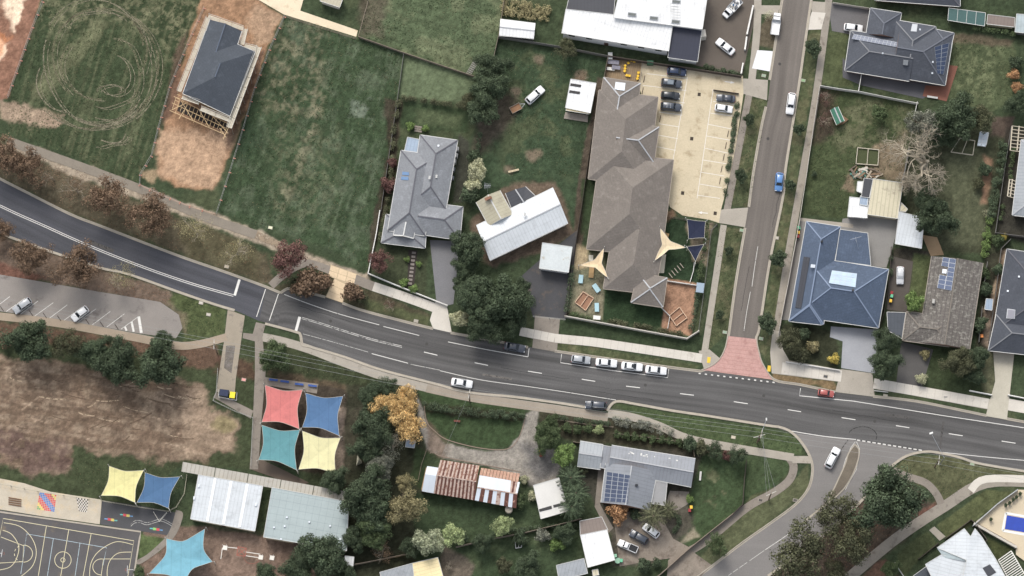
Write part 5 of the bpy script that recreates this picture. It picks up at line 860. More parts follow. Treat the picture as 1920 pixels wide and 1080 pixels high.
def plant(px, py, r, kind, leaf, label, group=None, sy=1.0, name=None, bark=None):
    TN[0] += 1; i = TN[0] % {'dense': 4, 'autumn': 3, 'shrub': 3, 'small': 2, 'sparse': 3, 'loose': 2}.get(kind, 2); v, q, tr = tpl(kind, i); cache = TPLM[(kind, i)]; s = r * S / RADT[kind]; base = P(px, py, HT[kind] * s * .9); base.z = 0
    nm = name or {'shrub': 'shrub', 'palm': 'palm_tree', 'bare': 'bare_tree', 'small': 'street_tree'}.get(kind, 'tree')
    rz = random.uniform(0, 6.28); e = thing(nm, label, 'shrub' if kind == 'shrub' else ('palm' if kind == 'palm' else 'tree'), base, rz, group, (s, s * sy, s) if sy != 1 else s)
    bk = bark or (BARKP if kind in ('bare', 'sparse') else BARK)
    if ('t', bk.name) not in cache: cache[('t', bk.name)] = tr.data('trunk', bk)
    ob('stem' if kind == 'shrub' else 'trunk', cache[('t', bk.name)], e, local=True)
    if v is not None:
        if leaf not in cache: cache[leaf] = mesh_np('crown', v, q, LM[leaf])
        ob('foliage' if kind == 'shrub' else 'crown', cache[leaf], e, local=True)
    return e
def hedge(px, wd, ht, leaf, label, dens=85, lf=.13, name='hedge', sm=True):
    pts = smoothpx(px, 4) if sm and len(px) > 2 else px; a = resample(pts, max(6, int(len(pts) * 6))); w = [P(x, y, ht * .5) for x, y in a]; rng = np.random.default_rng(len(label) * 7 + int(px[0][0])); VS = []; QS = []; k = 0; tot = 0
    L = sum((w[i + 1] - w[i]).length for i in range(len(w) - 1)); nc = max(5, int(L / .55)); cum = np.r_[0, np.cumsum([(w[i + 1] - w[i]).length for i in range(len(w) - 1)])]; WA = np.array([list(p) for p in w])
    for row in range(max(1, int(wd * S / .9))):
        nr = max(1, int(wd * S / .9))
        for c in range(nc):
            t = rng.uniform(0, L); p = np.array([np.interp(t, cum, WA[:, j]) for j in range(3)]); j = min(np.searchsorted(cum, t), len(w) - 1); dv = WA[j] - WA[max(j - 1, 0)]; dv /= np.linalg.norm(dv) + 1e-9; sdv = np.array([-dv[1], dv[0], 0]); p = p + sdv * ((row + .5) / nr - .5) * wd * S * .8 + sdv * rng.normal() * .12; p[2] = ht * rng.uniform(.55, .85)
            m = int(dens * rng.uniform(.6, 1.2)); e = rng.normal(size=(m, 3)); e /= np.linalg.norm(e, axis=1)[:, None]; pp = p + e * np.array([.62, .62, ht * .38]) * rng.uniform(.5, 1.05, (m, 1)); v, q = leafquads(pp, e * .6 + np.array([0, 0, .5]), lf, rng); VS.append(v); QS.append(q + k); k += len(v)
    o = ob(name, mesh_np(name, np.concatenate(VS), np.concatenate(QS), LM[leaf])); return tag(o, label, 'hedge' if name == 'hedge' else 'plants')
# --- autumn trees along the bending road
G1 = 'autumn trees along the bending road'
for a in [(10, 292, 40, 'autumn', 'brown', 'brown autumn tree at the left edge above the bending road'), (52, 312, 38, 'autumn', 'brown', 'brown leafed tree second from the left edge above the road'), (98, 330, 30, 'sparse', 'brown', 'thin brown tree third from the left edge above the road'), (142, 352, 38, 'sparse', 'brown', 'thinning tree with olive brown leaves in mid row above the road'), (205, 372, 44, 'autumn', 'brown', 'dense brown autumn tree below the paddock corner'), (283, 405, 46, 'autumn', 'brown', 'wide brown autumn tree below the building site fence'), (366, 430, 38, 'sparse', 'khaki', 'nearly leafless tree uphill of the stop line'), (445, 470, 34, 'sparse', 'khaki', 'small bare autumn tree closest to the stop line'), (2, 432, 26, 'autumn', 'brown', 'brown tree cut by the left edge below the road'), (58, 480, 38, 'autumn', 'brown', 'rust brown tree between the road and the school car park'), (148, 500, 46, 'autumn', 'brown', 'large brown tree overhanging the middle of the school car park'), (228, 516, 34, 'sparse', 'khaki', 'pale thin tree at the top of the school car park'), (98, 505, 16, 'sparse', 'brown', 'small sparse sapling between two brown trees above the car park')]: plant(*a, group=G1)
for a in [(541, 484, 36, 'loose', 'purple', 'purple leafed tree above the curved footpath'), (576, 532, 30, 'shrub', 'brown', 'large brown shrub in the bed beside the crossing slabs'), (603, 530, 20, 'shrub', 'brown', 'rounded brown shrub touching the cream crossing slabs'), (556, 536, 18, 'shrub', 'olive', 'olive shrub at the tip of the garden bed near the crossing'), (662, 550, 20, 'shrub', 'brown', 'brown shrub just east of the cream slabs'), (678, 556, 14, 'shrub', 'olive', 'small olive shrub on the verge east of the slabs'), (731, 573, 16, 'sparse', 'purple', 'small purple sapling on the verge below the white wall'), (712, 492, 24, 'loose', 'purple', 'dusky purple tree inside the white front wall')]: plant(*a)
# --- big evergreens in the centre
for a in [(893, 560, 42, 'dense', 'dark', 'large dark evergreen spreading over the footpath, main crown'), (942, 566, 46, 'dense', 'dark', 'large dark evergreen beside the dark driveway'), (912, 612, 34, 'dense', 'dark', 'dark evergreen crown overhanging the road kerb'), (862, 596, 17, 'small', 'pale', 'pale leafed small tree under the dark evergreens by the driveway'), (878, 465, 34, 'dense', 'dark', 'dark tree between the grey house garage and the white gabled house'), (872, 505, 24, 'dense', 'dark', 'small dark tree beside the aggregate driveway'), (975, 545, 24, 'dense', 'dark', 'dark crown touching the dark driveway'), (963, 600, 28, 'dense', 'dark', 'dark tree at the street end of the dark driveway'), (870, 540, 22, 'dense', 'dark', 'small dark tree by the driveway gate'), (925, 128, 32, 'dense', 'dark', 'dark evergreen at the paddock corner, topmost of the row'), (914, 162, 36, 'dense', 'dark', 'dark evergreen in the middle of the row by the paddock'), (906, 205, 34, 'dense', 'dark', 'dark evergreen at the lower end of the row by the paddock'), (880, 195, 20, 'dense', 'olive', 'olive bushy tree beside the hedged lawn'), (897, 320, 20, 'small', 'pale', 'cream leafed tree behind the white gabled house'), (888, 345, 16, 'small', 'pale', 'smaller cream leafed bush below the cream leafed tree'), (880, 362, 20, 'shrub', 'dark', 'dark shrub under the cream leafed tree'), (890, 292, 14, 'shrub', 'dark', 'dark round shrub by the white gate of the grey house'), (1062, 92, 22, 'loose', 'olive', 'olive tree against the long white wing'), (1092, 148, 16, 'sparse', 'brown', 'leafless brown shrub above the garden shed'), (770, 236, 9, 'shrub', 'vivid', 'bright green ball shrub left of the garden steps'), (797, 241, 7, 'shrub', 'vivid', 'bright green ball shrub right of the garden steps'), (735, 305, 10, 'shrub', 'purple', 'purple shrub against the side wall of the grey tiled house'), (730, 348, 16, 'shrub', 'purple', 'dark purple shrub along the side fence of the grey house'), (758, 530, 9, 'shrub', 'vivid', 'green shrub at the lower left end of the stepping stones'), (776, 541, 9, 'shrub', 'vivid', 'green shrub at the lower right end of the stepping stones'), (764, 487, 6, 'shrub', 'vivid', 'little green shrub left of the stepping stones'), (785, 495, 6, 'shrub', 'vivid', 'little green shrub right of the stepping stones')]: plant(*a)
# --- street trees of the side street
for k, a in enumerate([(1523, 91, 17, 'opposite the new white driveway'), (1497, 243, 12, 'below the white car on the verge'), (1482, 346, 11, 'just below the blue hatchback'), (1458, 486, 17, 'beside the blue roofed house'), (1437, 607, 19, 'nearest the red paved threshold'), (1405, 224, 12, 'outside the car park beside the white hatchback'), (1388, 330, 13, 'outside the lower half of the cream car park'), (1367, 470, 9, 'outside the childcare lawn'), (1348, 590, 9, 'outside the childcare sandpit')]): plant(a[0], a[1], a[2], 'small', 'dark', 'dark green street tree ' + a[3], 'street trees on the side street verges')
plant(1441, 28, 13, 'sparse', 'pale', 'pale leafless shrub by the white tray truck')
# --- gardens in the north east
for a in [(1790, 222, 44, 'dense', 'dark', 'broad dark tree between the brick terrace and the vegetable frame'), (1772, 255, 24, 'dense', 'dark', 'dark tree crown beside the bare branches'), (1728, 235, 36, 'loose', 'greygreen', 'grey green tree at the fence corner above the bare tree'), (1840, 222, 28, 'loose', 'olive', 'yellow green tree above the small glasshouse'), (1742, 296, 104, 'bare', 'brown', 'large pale bare tree with spreading white branches'), (1708, 345, 44, 'bare', 'brown', 'smaller bare tree behind the ribbed garage'), (1752, 408, 40, 'dense', 'dark', 'dark bushy tree beside the white carport'), (1735, 378, 24, 'dense', 'dark', 'dark shrubby tree between the carport and the bare tree'), (1905, 195, 22, 'dense', 'dark', 'dark tree at the right edge below the orange shrub'), (1902, 140, 12, 'shrub', 'orange', 'orange autumn shrub at the right edge'), (1905, 118, 14, 'shrub', 'dark', 'dark shrub at the right edge above the orange one'), (1906, 165, 12, 'shrub', 'orange', 'second orange shrub just below the orange shrub'), (1650, 212, 16, 'small', 'mid', 'small green tree on the lawn beside the cubby house'), (1548, 185, 18, 'sparse', 'purple', 'leafless purple shrub at the lawn corner'), (1545, 225, 20, 'sparse', 'purple', 'leafless purple shrub left of the cubby house'), (1527, 326, 6, 'shrub', 'dark', 'tiny dark shrub beside the side street fence'), (1480, 640, 25, 'loose', 'olive', 'yellowing tree at the corner of the blue house garden'), (1525, 650, 13, 'shrub', 'khaki', 'khaki shrub in the front garden of the blue house'), (1565, 674, 11, 'shrub', 'yellow', 'bright yellow shrub beside the grey driveway'), (1500, 665, 16, 'shrub', 'olive', 'olive shrub behind the front wall of the blue house'), (1508, 625, 12, 'shrub', 'dark', 'dark shrub under the gutter of the blue house'), (1660, 640, 26, 'dense', 'dark', 'dark tree between the grey driveway and the dark shade cover'), (1658, 684, 30, 'dense', 'dark', 'dark tree at the street end of the grey driveway'), (1713, 567, 19, 'small', 'vivid', 'round bright green tree beside the covered car'), (1735, 664, 10, 'shrub', 'khaki', 'dry khaki shrub at the edge of the dark driveway'), (1727, 710, 11, 'shrub', 'pale', 'pale dry shrub at the street end of the dark driveway'), (1798, 680, 30, 'dense', 'olive', 'olive rounded tree in front of the brown tiled house'), (1833, 672, 22, 'dense', 'dark', 'dark tree between the brown house and the pale driveway'), (1828, 705, 18, 'dense', 'dark', 'dark bushy tree at the pale driveway footpath'), (1848, 542, 14, 'shrub', 'dark', 'dark shrub beside the pale garden shed'), (1845, 512, 12, 'shrub', 'mid', 'green shrub along the fence of the brown house'), (1838, 608, 15, 'shrub', 'dark', 'dark shrub between the brown house and the slate house'), (1872, 505, 12, 'shrub', 'dark', 'dark shrub beside the tan side path of the slate house'), (1868, 450, 12, 'shrub', 'mid', 'green shrub at the end of the light hedge'), (1850, 400, 10, 'sparse', 'pale', 'pale leafless twiggy shrub beside the light green hedge'), (1848, 318, 14, 'shrub', 'dark', 'dark shrub below the small glasshouse'), (1835, 345, 12, 'shrub', 'olive', 'olive shrub beside the brown garden strip'), (1882, 443, 7, 'shrub', 'yellow', 'small yellow green shrub above the slate house')]: plant(*a)
hedge([(1882, 268), (1872, 330), (1862, 385), (1858, 410)], 20, 2.2, 'dark', 'tall dark hedge beside the blue grey roofed house'); hedge([(1855, 408), (1850, 450), (1846, 482)], 16, 1.6, 'vivid', 'light green hedge leading down to the brown tiled house'); hedge([(1824, 52), (1860, 57), (1906, 64)], 12, 1.6, 'mid', 'green hedge below the shade house and the beige shed'); hedge([(1900, 280), (1894, 335)], 9, 1.5, 'mid', 'narrow hedge between the two slatted pergolas'); hedge([(1880, 385), (1876, 412)], 9, 1.4, 'mid', 'short hedge beside the lower slatted pergola'); hedge([(1673, 480), (1668, 515)], 8, 1.4, 'dark', 'dark hedge between the courtyard and the covered car')
# --- hedges of the central gardens
hedge([(752, 183), (800, 190), (880, 202)], 10, 1.6, 'olive', 'clipped olive hedge between the pale green lawn and the lower lawn'); hedge([(748, 190), (738, 250), (733, 330), (722, 400), (714, 450)], 10, 1.4, 'olive', 'long olive hedge along the side of the grey tiled house'); hedge([(900, 250), (892, 300), (888, 330)], 9, 1.5, 'dark', 'dark hedge by the white gate beside the grey tiled house'); hedge([(1072, 500), (1068, 540), (1062, 585)], 11, 1.6, 'dark', 'dark hedge along the western fence of the childcare yard'); hedge([(1070, 588), (1110, 596)], 8, 1.0, 'mid', 'low green hedge in the bottom left corner of the childcare yard'); hedge([(1135, 601), (1200, 611), (1280, 626)], 8, 1.0, 'olive', 'low planted hedge along the childcare front wall'); hedge([(1325, 420), (1318, 480), (1310, 530)], 10, 1.6, 'mid', 'green hedge along the childcare east fence'); hedge([(1308, 548), (1302, 590), (1295, 620)], 9, 1.2, 'dark', 'dark hedge beside the tan bark playground'); hedge([(1385, 180), (1372, 270), (1358, 370)], 5, .7, 'dark', 'low dark hedge along the east edge of the cream car park'); hedge([(1315, 124), (1350, 131), (1388, 138)], 5, .6, 'dark', 'low dark planting below the brown forecourt')
hedge([(940, 12), (975, 18), (1030, 26)], 40, 1.2, 'khaki', 'dry khaki garden bed of low shrubs at the top edge', 60, .14, 'garden_bed')
# --- school trees
for a in [(57, 640, 44, 'dense', 'dark', 'round dark tree below the school car park, leftmost'), (127, 645, 32, 'loose', 'olive', 'olive tree between the dark trees below the car park'), (180, 660, 32, 'dense', 'dark', 'dark tree in the middle of the row above the bare oval'), (222, 682, 42, 'dense', 'dark', 'wide dark tree above the bare oval'), (300, 684, 46, 'dense', 'dark', 'large dark tree at the right end of the oval row'), (305, 638, 20, 'dense', 'dark', 'small dark tree at the tip of the car park path'), (10, 640, 14, 'shrub', 'brown', 'brown shrub at the left edge below the car park path'), (516, 668, 29, 'dense', 'mid', 'round green tree beside the school path junction'), (627, 902, 26, 'dense', 'dark', 'dark tree below the yellow shade sail'), (607, 1042, 44, 'dense', 'dark', 'dark tree below the grey green school roof'), (560, 1070, 34, 'dense', 'dark', 'dark tree at the bottom edge of the bark playground'), (500, 1085, 26, 'dense', 'dark', 'dark low tree cut by the bottom edge below the play frame'), (262, 1075, 12, 'shrub', 'mid', 'green shrub at the corner of the basketball court'), (695, 745, 26, 'dense', 'dark', 'dark tree above the golden autumn tree'), (722, 728, 24, 'dense', 'dark', 'dark tree by the kerb above the golden tree'), (702, 800, 38, 'dense', 'dark', 'dark tree left of the golden autumn tree'), (688, 840, 30, 'dense', 'dark', 'dark tree beside the bare earth strip'), (724, 760, 28, 'loose', 'gold', 'golden autumn tree, left crown'), (760, 750, 30, 'loose', 'gold', 'golden autumn tree, top crown near the road'), (765, 797, 34, 'loose', 'gold', 'golden autumn tree, lower crown by the gravel loop'), (736, 838, 34, 'sparse', 'greygreen', 'bare grey tree beneath the golden tree'), (712, 880, 28, 'dense', 'greygreen', 'grey green tree below the bare grey tree'), (690, 925, 46, 'dense', 'dark', 'very large dark tree beside the school hall roof'), (700, 965, 38, 'dense', 'dark', 'large dark tree right of the school hall'), (703, 1000, 32, 'dense', 'mid', 'green tree at the lower end of the tree belt'), (762, 952, 36, 'loose', 'khaki', 'yellow grey tree beside the rusty cottage lawn'), (760, 908, 20, 'loose', 'khaki', 'smaller yellow grey tree near the cottage side'), (717, 1030, 26, 'sparse', 'brown', 'reddish bare tree above the bottom edge house'), (772, 1025, 22, 'dense', 'dark', 'dark bush at the end of the sage shrub row'), (797, 1018, 24, 'small', 'sage', 'sage green bush, first of the pale row'), (820, 1016, 20, 'small', 'sage', 'sage green bush, second of the pale row'), (849, 1003, 22, 'small', 'light', 'round pale green bush on the cottage lawn'), (943, 988, 20, 'small', 'light', 'round pale green bush by the timber fence'), (665, 1010, 24, 'dense', 'dark', 'dark tree between the hall and the tree belt'), (650, 1085, 26, 'dense', 'dark', 'dark tree at the bottom edge below the storage shed'), (842, 1060, 14, 'bare', 'brown', 'small bare tree beside the cream roofed house')]: plant(*a)
hedge([(792, 760), (850, 768), (920, 776), (984, 782)], 16, 1.8, 'dark', 'long dark hedge between the road and the sunken lawn')
# --- gardens south of the road
for a in [(1025, 822, 28, 'dense', 'mid', 'green tree above the yellow lidded bin'), (1032, 795, 18, 'dense', 'mid', 'green tree at the end of the ball shrub row'), (1060, 855, 22, 'small', 'vivid', 'leafy bright green tree beside the silver roofed house'), (1070, 897, 26, 'palm', 'dark', 'dark palm beside the white tin shed, upper'), (1080, 925, 26, 'palm', 'dark', 'dark palm beside the white tin shed, middle'), (1072, 950, 24, 'palm', 'dark', 'dark palm beside the white tin shed, lower'), (1095, 880, 10, 'shrub', 'olive', 'small olive shrub left of the solar panels'), (1160, 960, 21, 'shrub', 'orange', 'orange autumn bush against the silver roofed house'), (1225, 968, 26, 'palm', 'olive', 'palm above the small white sedan'), (1192, 965, 12, 'shrub', 'dark', 'dark shrub right of the orange bush'), (1253, 957, 18, 'palm', 'olive', 'small palm beside the patio'), (1293, 935, 8, 'shrub', 'vivid', 'small bright shrub beside the lower bin'), (1295, 833, 16, 'shrub', 'dark', 'dark shrub at the end of the long ball hedge'), (1340, 845, 18, 'loose', 'dark', 'dark loose bush on the lawn edge by the footpath'), (1383, 853, 20, 'loose', 'dark', 'dark bush beside the corner fence'), (1362, 855, 11, 'shrub', 'purple', 'reddish shrub between two dark bushes'), (1318, 842, 16, 'shrub', 'olive', 'olive bush at the corner of the silver house garden'), (1343, 1022, 22, 'loose', 'mid', 'loose green bush on the verge by the southern road'), (1207, 1060, 15, 'shrub', 'dark', 'dark shrub on the lawn below the parked cars'), (1232, 1056, 10, 'shrub', 'dark', 'smaller dark shrub on the lawn below the parked cars'), (990, 1062, 26, 'dense', 'dark', 'dark low tree on the bottom lawn'), (945, 1062, 16, 'small', 'olive', 'olive shrub at the bottom lawn edge'), (1043, 1020, 14, 'shrub', 'vivid', 'bright green shrub on the lawn left of the white garage'), (1060, 1000, 20, 'dense', 'dark', 'dark bush beside the brown sheet extension'), (905, 1018, 20, 'dense', 'dark', 'dark bush on the fence line below the cottage lawn'), (975, 1010, 16, 'shrub', 'dark', 'dark bush beside the white frame by the fence'), (1018, 1005, 14, 'shrub', 'greygreen', 'grey flowering shrub below the tin shed'), (983, 900, 9, 'shrub', 'pale', 'white flowering shrub at the cottage corner'), (998, 932, 10, 'shrub', 'pale', 'white flowering shrub beside the white tin shed'), (975, 940, 14, 'shrub', 'mid', 'green shrub behind the rusty cottage'), (1040, 955, 8, 'shrub', 'dark', 'small dark shrub at the fence by the tin shed'), (862, 1008, 14, 'shrub', 'dark', 'dark shrub right of the pale green bush')]: plant(*a)
for k, (x, y) in enumerate([(1063, 803), (1082, 805), (1103, 804), (1122, 806)]): plant(x, y, 10, 'shrub', 'mid' if k < 3 else 'light', ['first', 'second', 'third', 'pale fourth'][k] + ' ball shrub from the left behind the low front fence', 'ball shrubs along the front fence')
for k in range(8): plant(1158 + 16.4 * k, 815 + 2 * k, 8.5, 'shrub', 'mid', ['first', 'second', 'third', 'fourth', 'fifth', 'sixth', 'seventh', 'eighth'][k] + ' clipped ball from the left in the inner hedge line', 'clipped balls above the silver roof')
hedge([(1150, 790), (1200, 796), (1262, 812)], 20, 2.0, 'greygreen', 'grey green loose hedge along the curving footpath'); hedge([(1045, 783), (1100, 790), (1145, 795)], 9, 1.2, 'dark', 'dark low hedge beside the gravel shoulder'); hedge([(920, 1003), (1000, 990), (1080, 985)], 8, 1.1, 'dark', 'dark shrubs along the timber fence below the tin shed'); hedge([(1255, 960), (1275, 975), (1262, 1000)], 8, .8, 'dark', 'dark planting beside the garden steps')
# --- south east trees
for a in [(1668, 938, 64, 'dense', 'dark', 'huge dark tree at the southern junction'), (1566, 962, 42, 'loose', 'olive', 'olive brown tree beside the southern road, upper'), (1598, 1012, 48, 'loose', 'olive', 'olive brown tree below the huge dark tree'), (1500, 1042, 58, 'loose', 'olive', 'large olive tree over the southern road at the bottom'), (1670, 1068, 18, 'dense', 'mid', 'small green tree at the bottom edge by the white house lawn'), (1568, 1075, 26, 'loose', 'olive', 'olive tree cut by the bottom edge beside the footpath')]: plant(*a)
def tufts(name, polys, n, mat, seed, lo=.08, hi=.2):
    rng = np.random.default_rng(seed); V = []
    for poly in polys:
        p = np.array(poly, float); a = abs(np.sum(p[:, 0] * np.roll(p[:, 1], -1) - p[:, 1] * np.roll(p[:, 0], -1))) / 2; k = int(n * a / 1e4); q = rng.uniform(p.min(0), p.max(0), (k * 2, 2)); ins = np.zeros(len(q), bool)
        for i in range(len(p)): u, v = p[i], p[(i + 1) % len(p)]; c = (u[1] > q[:, 1]) != (v[1] > q[:, 1]); ins ^= c & (q[:, 0] < (v[0] - u[0]) * (q[:, 1] - u[1]) / (v[1] - u[1] + 1e-12) + u[0])
        q = q[ins][:k]; d_ = vnoise(q[:, 0], q[:, 1], 22, seed) ; q = q[rng.random(len(q)) < d_ * 1.3]; V += [list(P(x, y, 0)) for x, y in q]
    V = np.array(V); V[:, 2] = .05; N = rng.normal(size=V.shape) * .5 + np.array([0, 0, 1]); N /= np.linalg.norm(N, axis=1)[:, None]; v, f = leafquads(V, N, (lo + hi) / 2, rng, .3); v[:, 2] = np.maximum(v[:, 2], .005); o = ob(name, mesh_np(name, v, f, mat)); o['kind'] = 'stuff'; o['label'] = {'g': 'short dark green grass tufts scattered over paddocks and verges', 's': 'dry straw coloured grass and weeds scattered over paddocks and verges', 'l': 'fallen brown leaves littered along the bending road'}[name[0]]; o['category'] = 'grass' if name[0] != 'l' else 'leaf litter'
VERG = [[(1352, 425), (1390, 430), (1365, 625), (1325, 660)], [(1395, 180), (1440, 188), (1405, 388), (1365, 388)], [(1150, 757), (1440, 806), (1490, 816), (1505, 850), (1440, 848), (1290, 815)], [(1690, 860), (1840, 872), (1920, 884), (1850, 890), (1770, 940)], [(1540, 170), (1700, 200), (1690, 320), (1600, 325), (1590, 400), (1510, 400)], [(1790, 70), (1900, 85), (1895, 190), (1790, 180)], [(940, 90), (1120, 110), (1090, 330), (960, 330)], [(340, 555), (420, 582), (415, 625), (350, 630)]]
GRP = [PAD, MID, UP] + VERG + [[(150, 850), (340, 868), (340, 950), (200, 930), (120, 890)], [(500, 640), (760, 725), (650, 720), (500, 690)]]
tufts('grass_tufts', GRP, 700, LEAF('tuft', (62, 78, 50), .4, 0), 5); tufts('straw_tufts', GRP, 260, LEAF('straw', (112, 108, 80), .35, 0), 6, .06, .16)
tufts('leaf_litter', [[(0, 275), (140, 335), (300, 400), (500, 480), (510, 535), (280, 455), (110, 392), (0, 335)], [(0, 445), (240, 520), (320, 550), (320, 570), (60, 525), (0, 512)], [(0, 605), (330, 648), (400, 650), (400, 690), (0, 640)], [(1560, 960), (1700, 920), (1740, 960), (1600, 1075), (1480, 1075)]], 900, LEAF('litter', (140, 104, 80), .5, 0), 7, .05, .14)
#@@VEG
# ================================================================== VEHICLES
CARC = {'white': (232, 233, 233), 'silver': (168, 172, 176), 'grey': (96, 100, 106), 'black': (38, 42, 48), 'navy': (40, 54, 82), 'blue': (92, 136, 190), 'red': (168, 88, 82), 'charcoal': (64, 70, 80), 'cover': (206, 208, 210)}
def paintm(c): return M('car_paint_' + c, CARC[c], .35, spec=.5, coat=.5)
CGL = GL('car_glass', (34, 40, 46)); RUB = M('tyre_rubber', (36, 36, 38), .9); RIM = M('wheel_rim', (150, 152, 156), .35, metal=.6); HLT = M('headlight_lens', (226, 230, 232), .15); TLT = M('tail_light_lens', (150, 30, 26), .2); BLK = M('black_plastic', (42, 43, 46), .7)
# type: length, width, bonnet z, roof z, x of (screen base, screen top, rear top, rear base) from the nose as fractions
CT_ = {'hatch': (4.2, 1.78, .92, 1.46, .26, .43, .86, .95), 'sedan': (4.7, 1.82, .92, 1.43, .28, .44, .74, .86), 'suv': (4.6, 1.86, 1.05, 1.68, .25, .38, .89, .97), 'wagon': (4.9, 1.85, .98, 1.55, .27, .41, .88, .96), 'ute': (5.2, 1.85, 1.05, 1.72, .24, .35, .52, .56), 'van': (4.9, 1.9, 1.1, 1.85, .15, .29, .94, .98)}
CARM = {}
def car_meshes(t):
    if t in CARM: return CARM[t]
    L, W, zb, zr, a, b, c, e = CT_[t]; X = lambda f: L / 2 - f * L; hw = W / 2; mb = MB(); R = {}
    st = [(0, .70, .62), (.012, .82, .72), (.04, .92, .80), (.10, .98, .86), (.2, 1, .95), (a, 1, 1), (.5, 1, 1.02), (.8, 1, 1.02), (.9, .99, 1.0), (.96, .95, .97), (.988, .87, .9), (1, .78, .82)]
    rows = []
    for f, wf, zf in st:
        x = X(f); w = hw * wf; z = zb * zf; rows.append([(x, y * w, zz) for y, zz in [(-.94, .28), (-1, .5), (-1, z * .72), (-.95, z * .94), (-.80, z), (0, z + .035), (.80, z), (.95, z * .94), (1, z * .72), (1, .5), (.94, .28)]])
    V = [p for r in rows for p in r]; n = 11; F = []
    for i in range(len(rows) - 1):
        for k in range(n - 1): F.append((i * n + k, i * n + k + 1, (i + 1) * n + k + 1, (i + 1) * n + k))
    F.append(tuple(range(n))[::-1]); F.append(tuple((len(rows) - 1) * n + k for k in range(n)))
    # cabin shell with rounded roof edge
    cab = [(a, .86, zb), (b, .70, zr - .06), (b + .03, .70, zr), (c - .03, .70, zr), (c, .70, zr - .07), (e, .84, zb)]; o = len(V)
    for f, wf, z in cab: V += [(X(f), -hw * wf, z - (.04 if z > zb + .2 else 0)), (X(f), -hw * wf * .86, z + .015), (X(f), 0, z + .045), (X(f), hw * wf * .86, z + .015), (X(f), hw * wf, z - (.04 if z > zb + .2 else 0))]
    for i in range(5):
        for k in range(4): F.append((o + i * 5 + k, o + i * 5 + k + 1, o + (i + 1) * 5 + k + 1, o + (i + 1) * 5 + k))
    for s in (0, 4): F.append(tuple(o + i * 5 + s for i in range(6)))
    if t == 'ute':          # open tub behind the cab
        x0, x1 = X(.58), X(.985)
        for (yy, xx, dx, dy) in [(hw * .9, (x0 + x1) / 2, abs(x1 - x0), .1), (-hw * .9, (x0 + x1) / 2, abs(x1 - x0), .1), (0, x1, .1, W * .88), (0, x0, .1, W * .88)]:
            m2 = MB(); m2.box((xx, yy, zb + .12), (dx, dy, .36)); k = len(V); V += m2.v; F += [tuple(q + k for q in f) for f in m2.f]
    me = bpy.data.meshes.new('body'); me.from_pydata(V, [], F); me.materials.append(paintm('white')); me.polygons.foreach_set('use_smooth', [len(f) == 4 for f in F]); me.update(); R['body'] = me
    def quad(name, pts, mat, th=.02):
        m = MB(); n_ = (Vector(pts[1]) - Vector(pts[0])).cross(Vector(pts[2]) - Vector(pts[0])).normalized(); m.hexa([Vector(p) - n_ * th for p in pts], [Vector(p) + n_ * th for p in pts]); R[name] = m.data(name, mat)
    k = .035; quad('windscreen', [(X(a) - .12, -hw * .74, zb + .09), (X(a) - .12, hw * .74, zb + .09), (X(b) + .02, hw * .60, zr - .05), (X(b) + .02, -hw * .60, zr - .05)], CGL, .03)
    quad('rear_window', [(X(e) + .06, -hw * .70, zb + .12), (X(e) + .06, hw * .70, zb + .12), (X(c) - .01, hw * .58, zr - .06), (X(c) - .01, -hw * .58, zr - .06)], CGL, .03)
    for nm, s in (('side_window_r', -1), ('side_window_l', 1)): quad(nm, [(X(a) - .3, s * hw * .845, zb + .07), (X(e) + .25, s * hw * .835, zb + .07), (X(c) + .06, s * hw * .715, zr - .11), (X(b) - .05, s * hw * .715, zr - .11)], CGL, .02)
    m = MB(); m.box((0, 0, 0), (.12, .34, .14)); R['headlight'] = m.data('headlight', HLT); m = MB(); m.box((0, 0, 0), (.1, .3, .18)); R['tail_light'] = m.data('tail_light', TLT); m = MB(); m.box((0, 0, 0), (.14, .2, .12), 0, 0, .8); R['mirror'] = m.data('mirror', BLK)
    m = MB(); m.tube((0, -.1, 0), (0, .1, 0), .32, n=14); R['wheel'] = m.data('tyre', RUB); m = MB(); m.tube((0, -.105, 0), (0, .105, 0), .2, n=10); R['rim'] = m.data('rim', RIM)
    if t == 'ute': m = MB(); m.box(((X(.58) + X(.985)) / 2, 0, zb + .06), (abs(X(.985) - X(.58)) - .1, W * .82, .06)); R['tray_floor'] = m.data('tray_floor', BLK)
    CARM[t] = R; return R
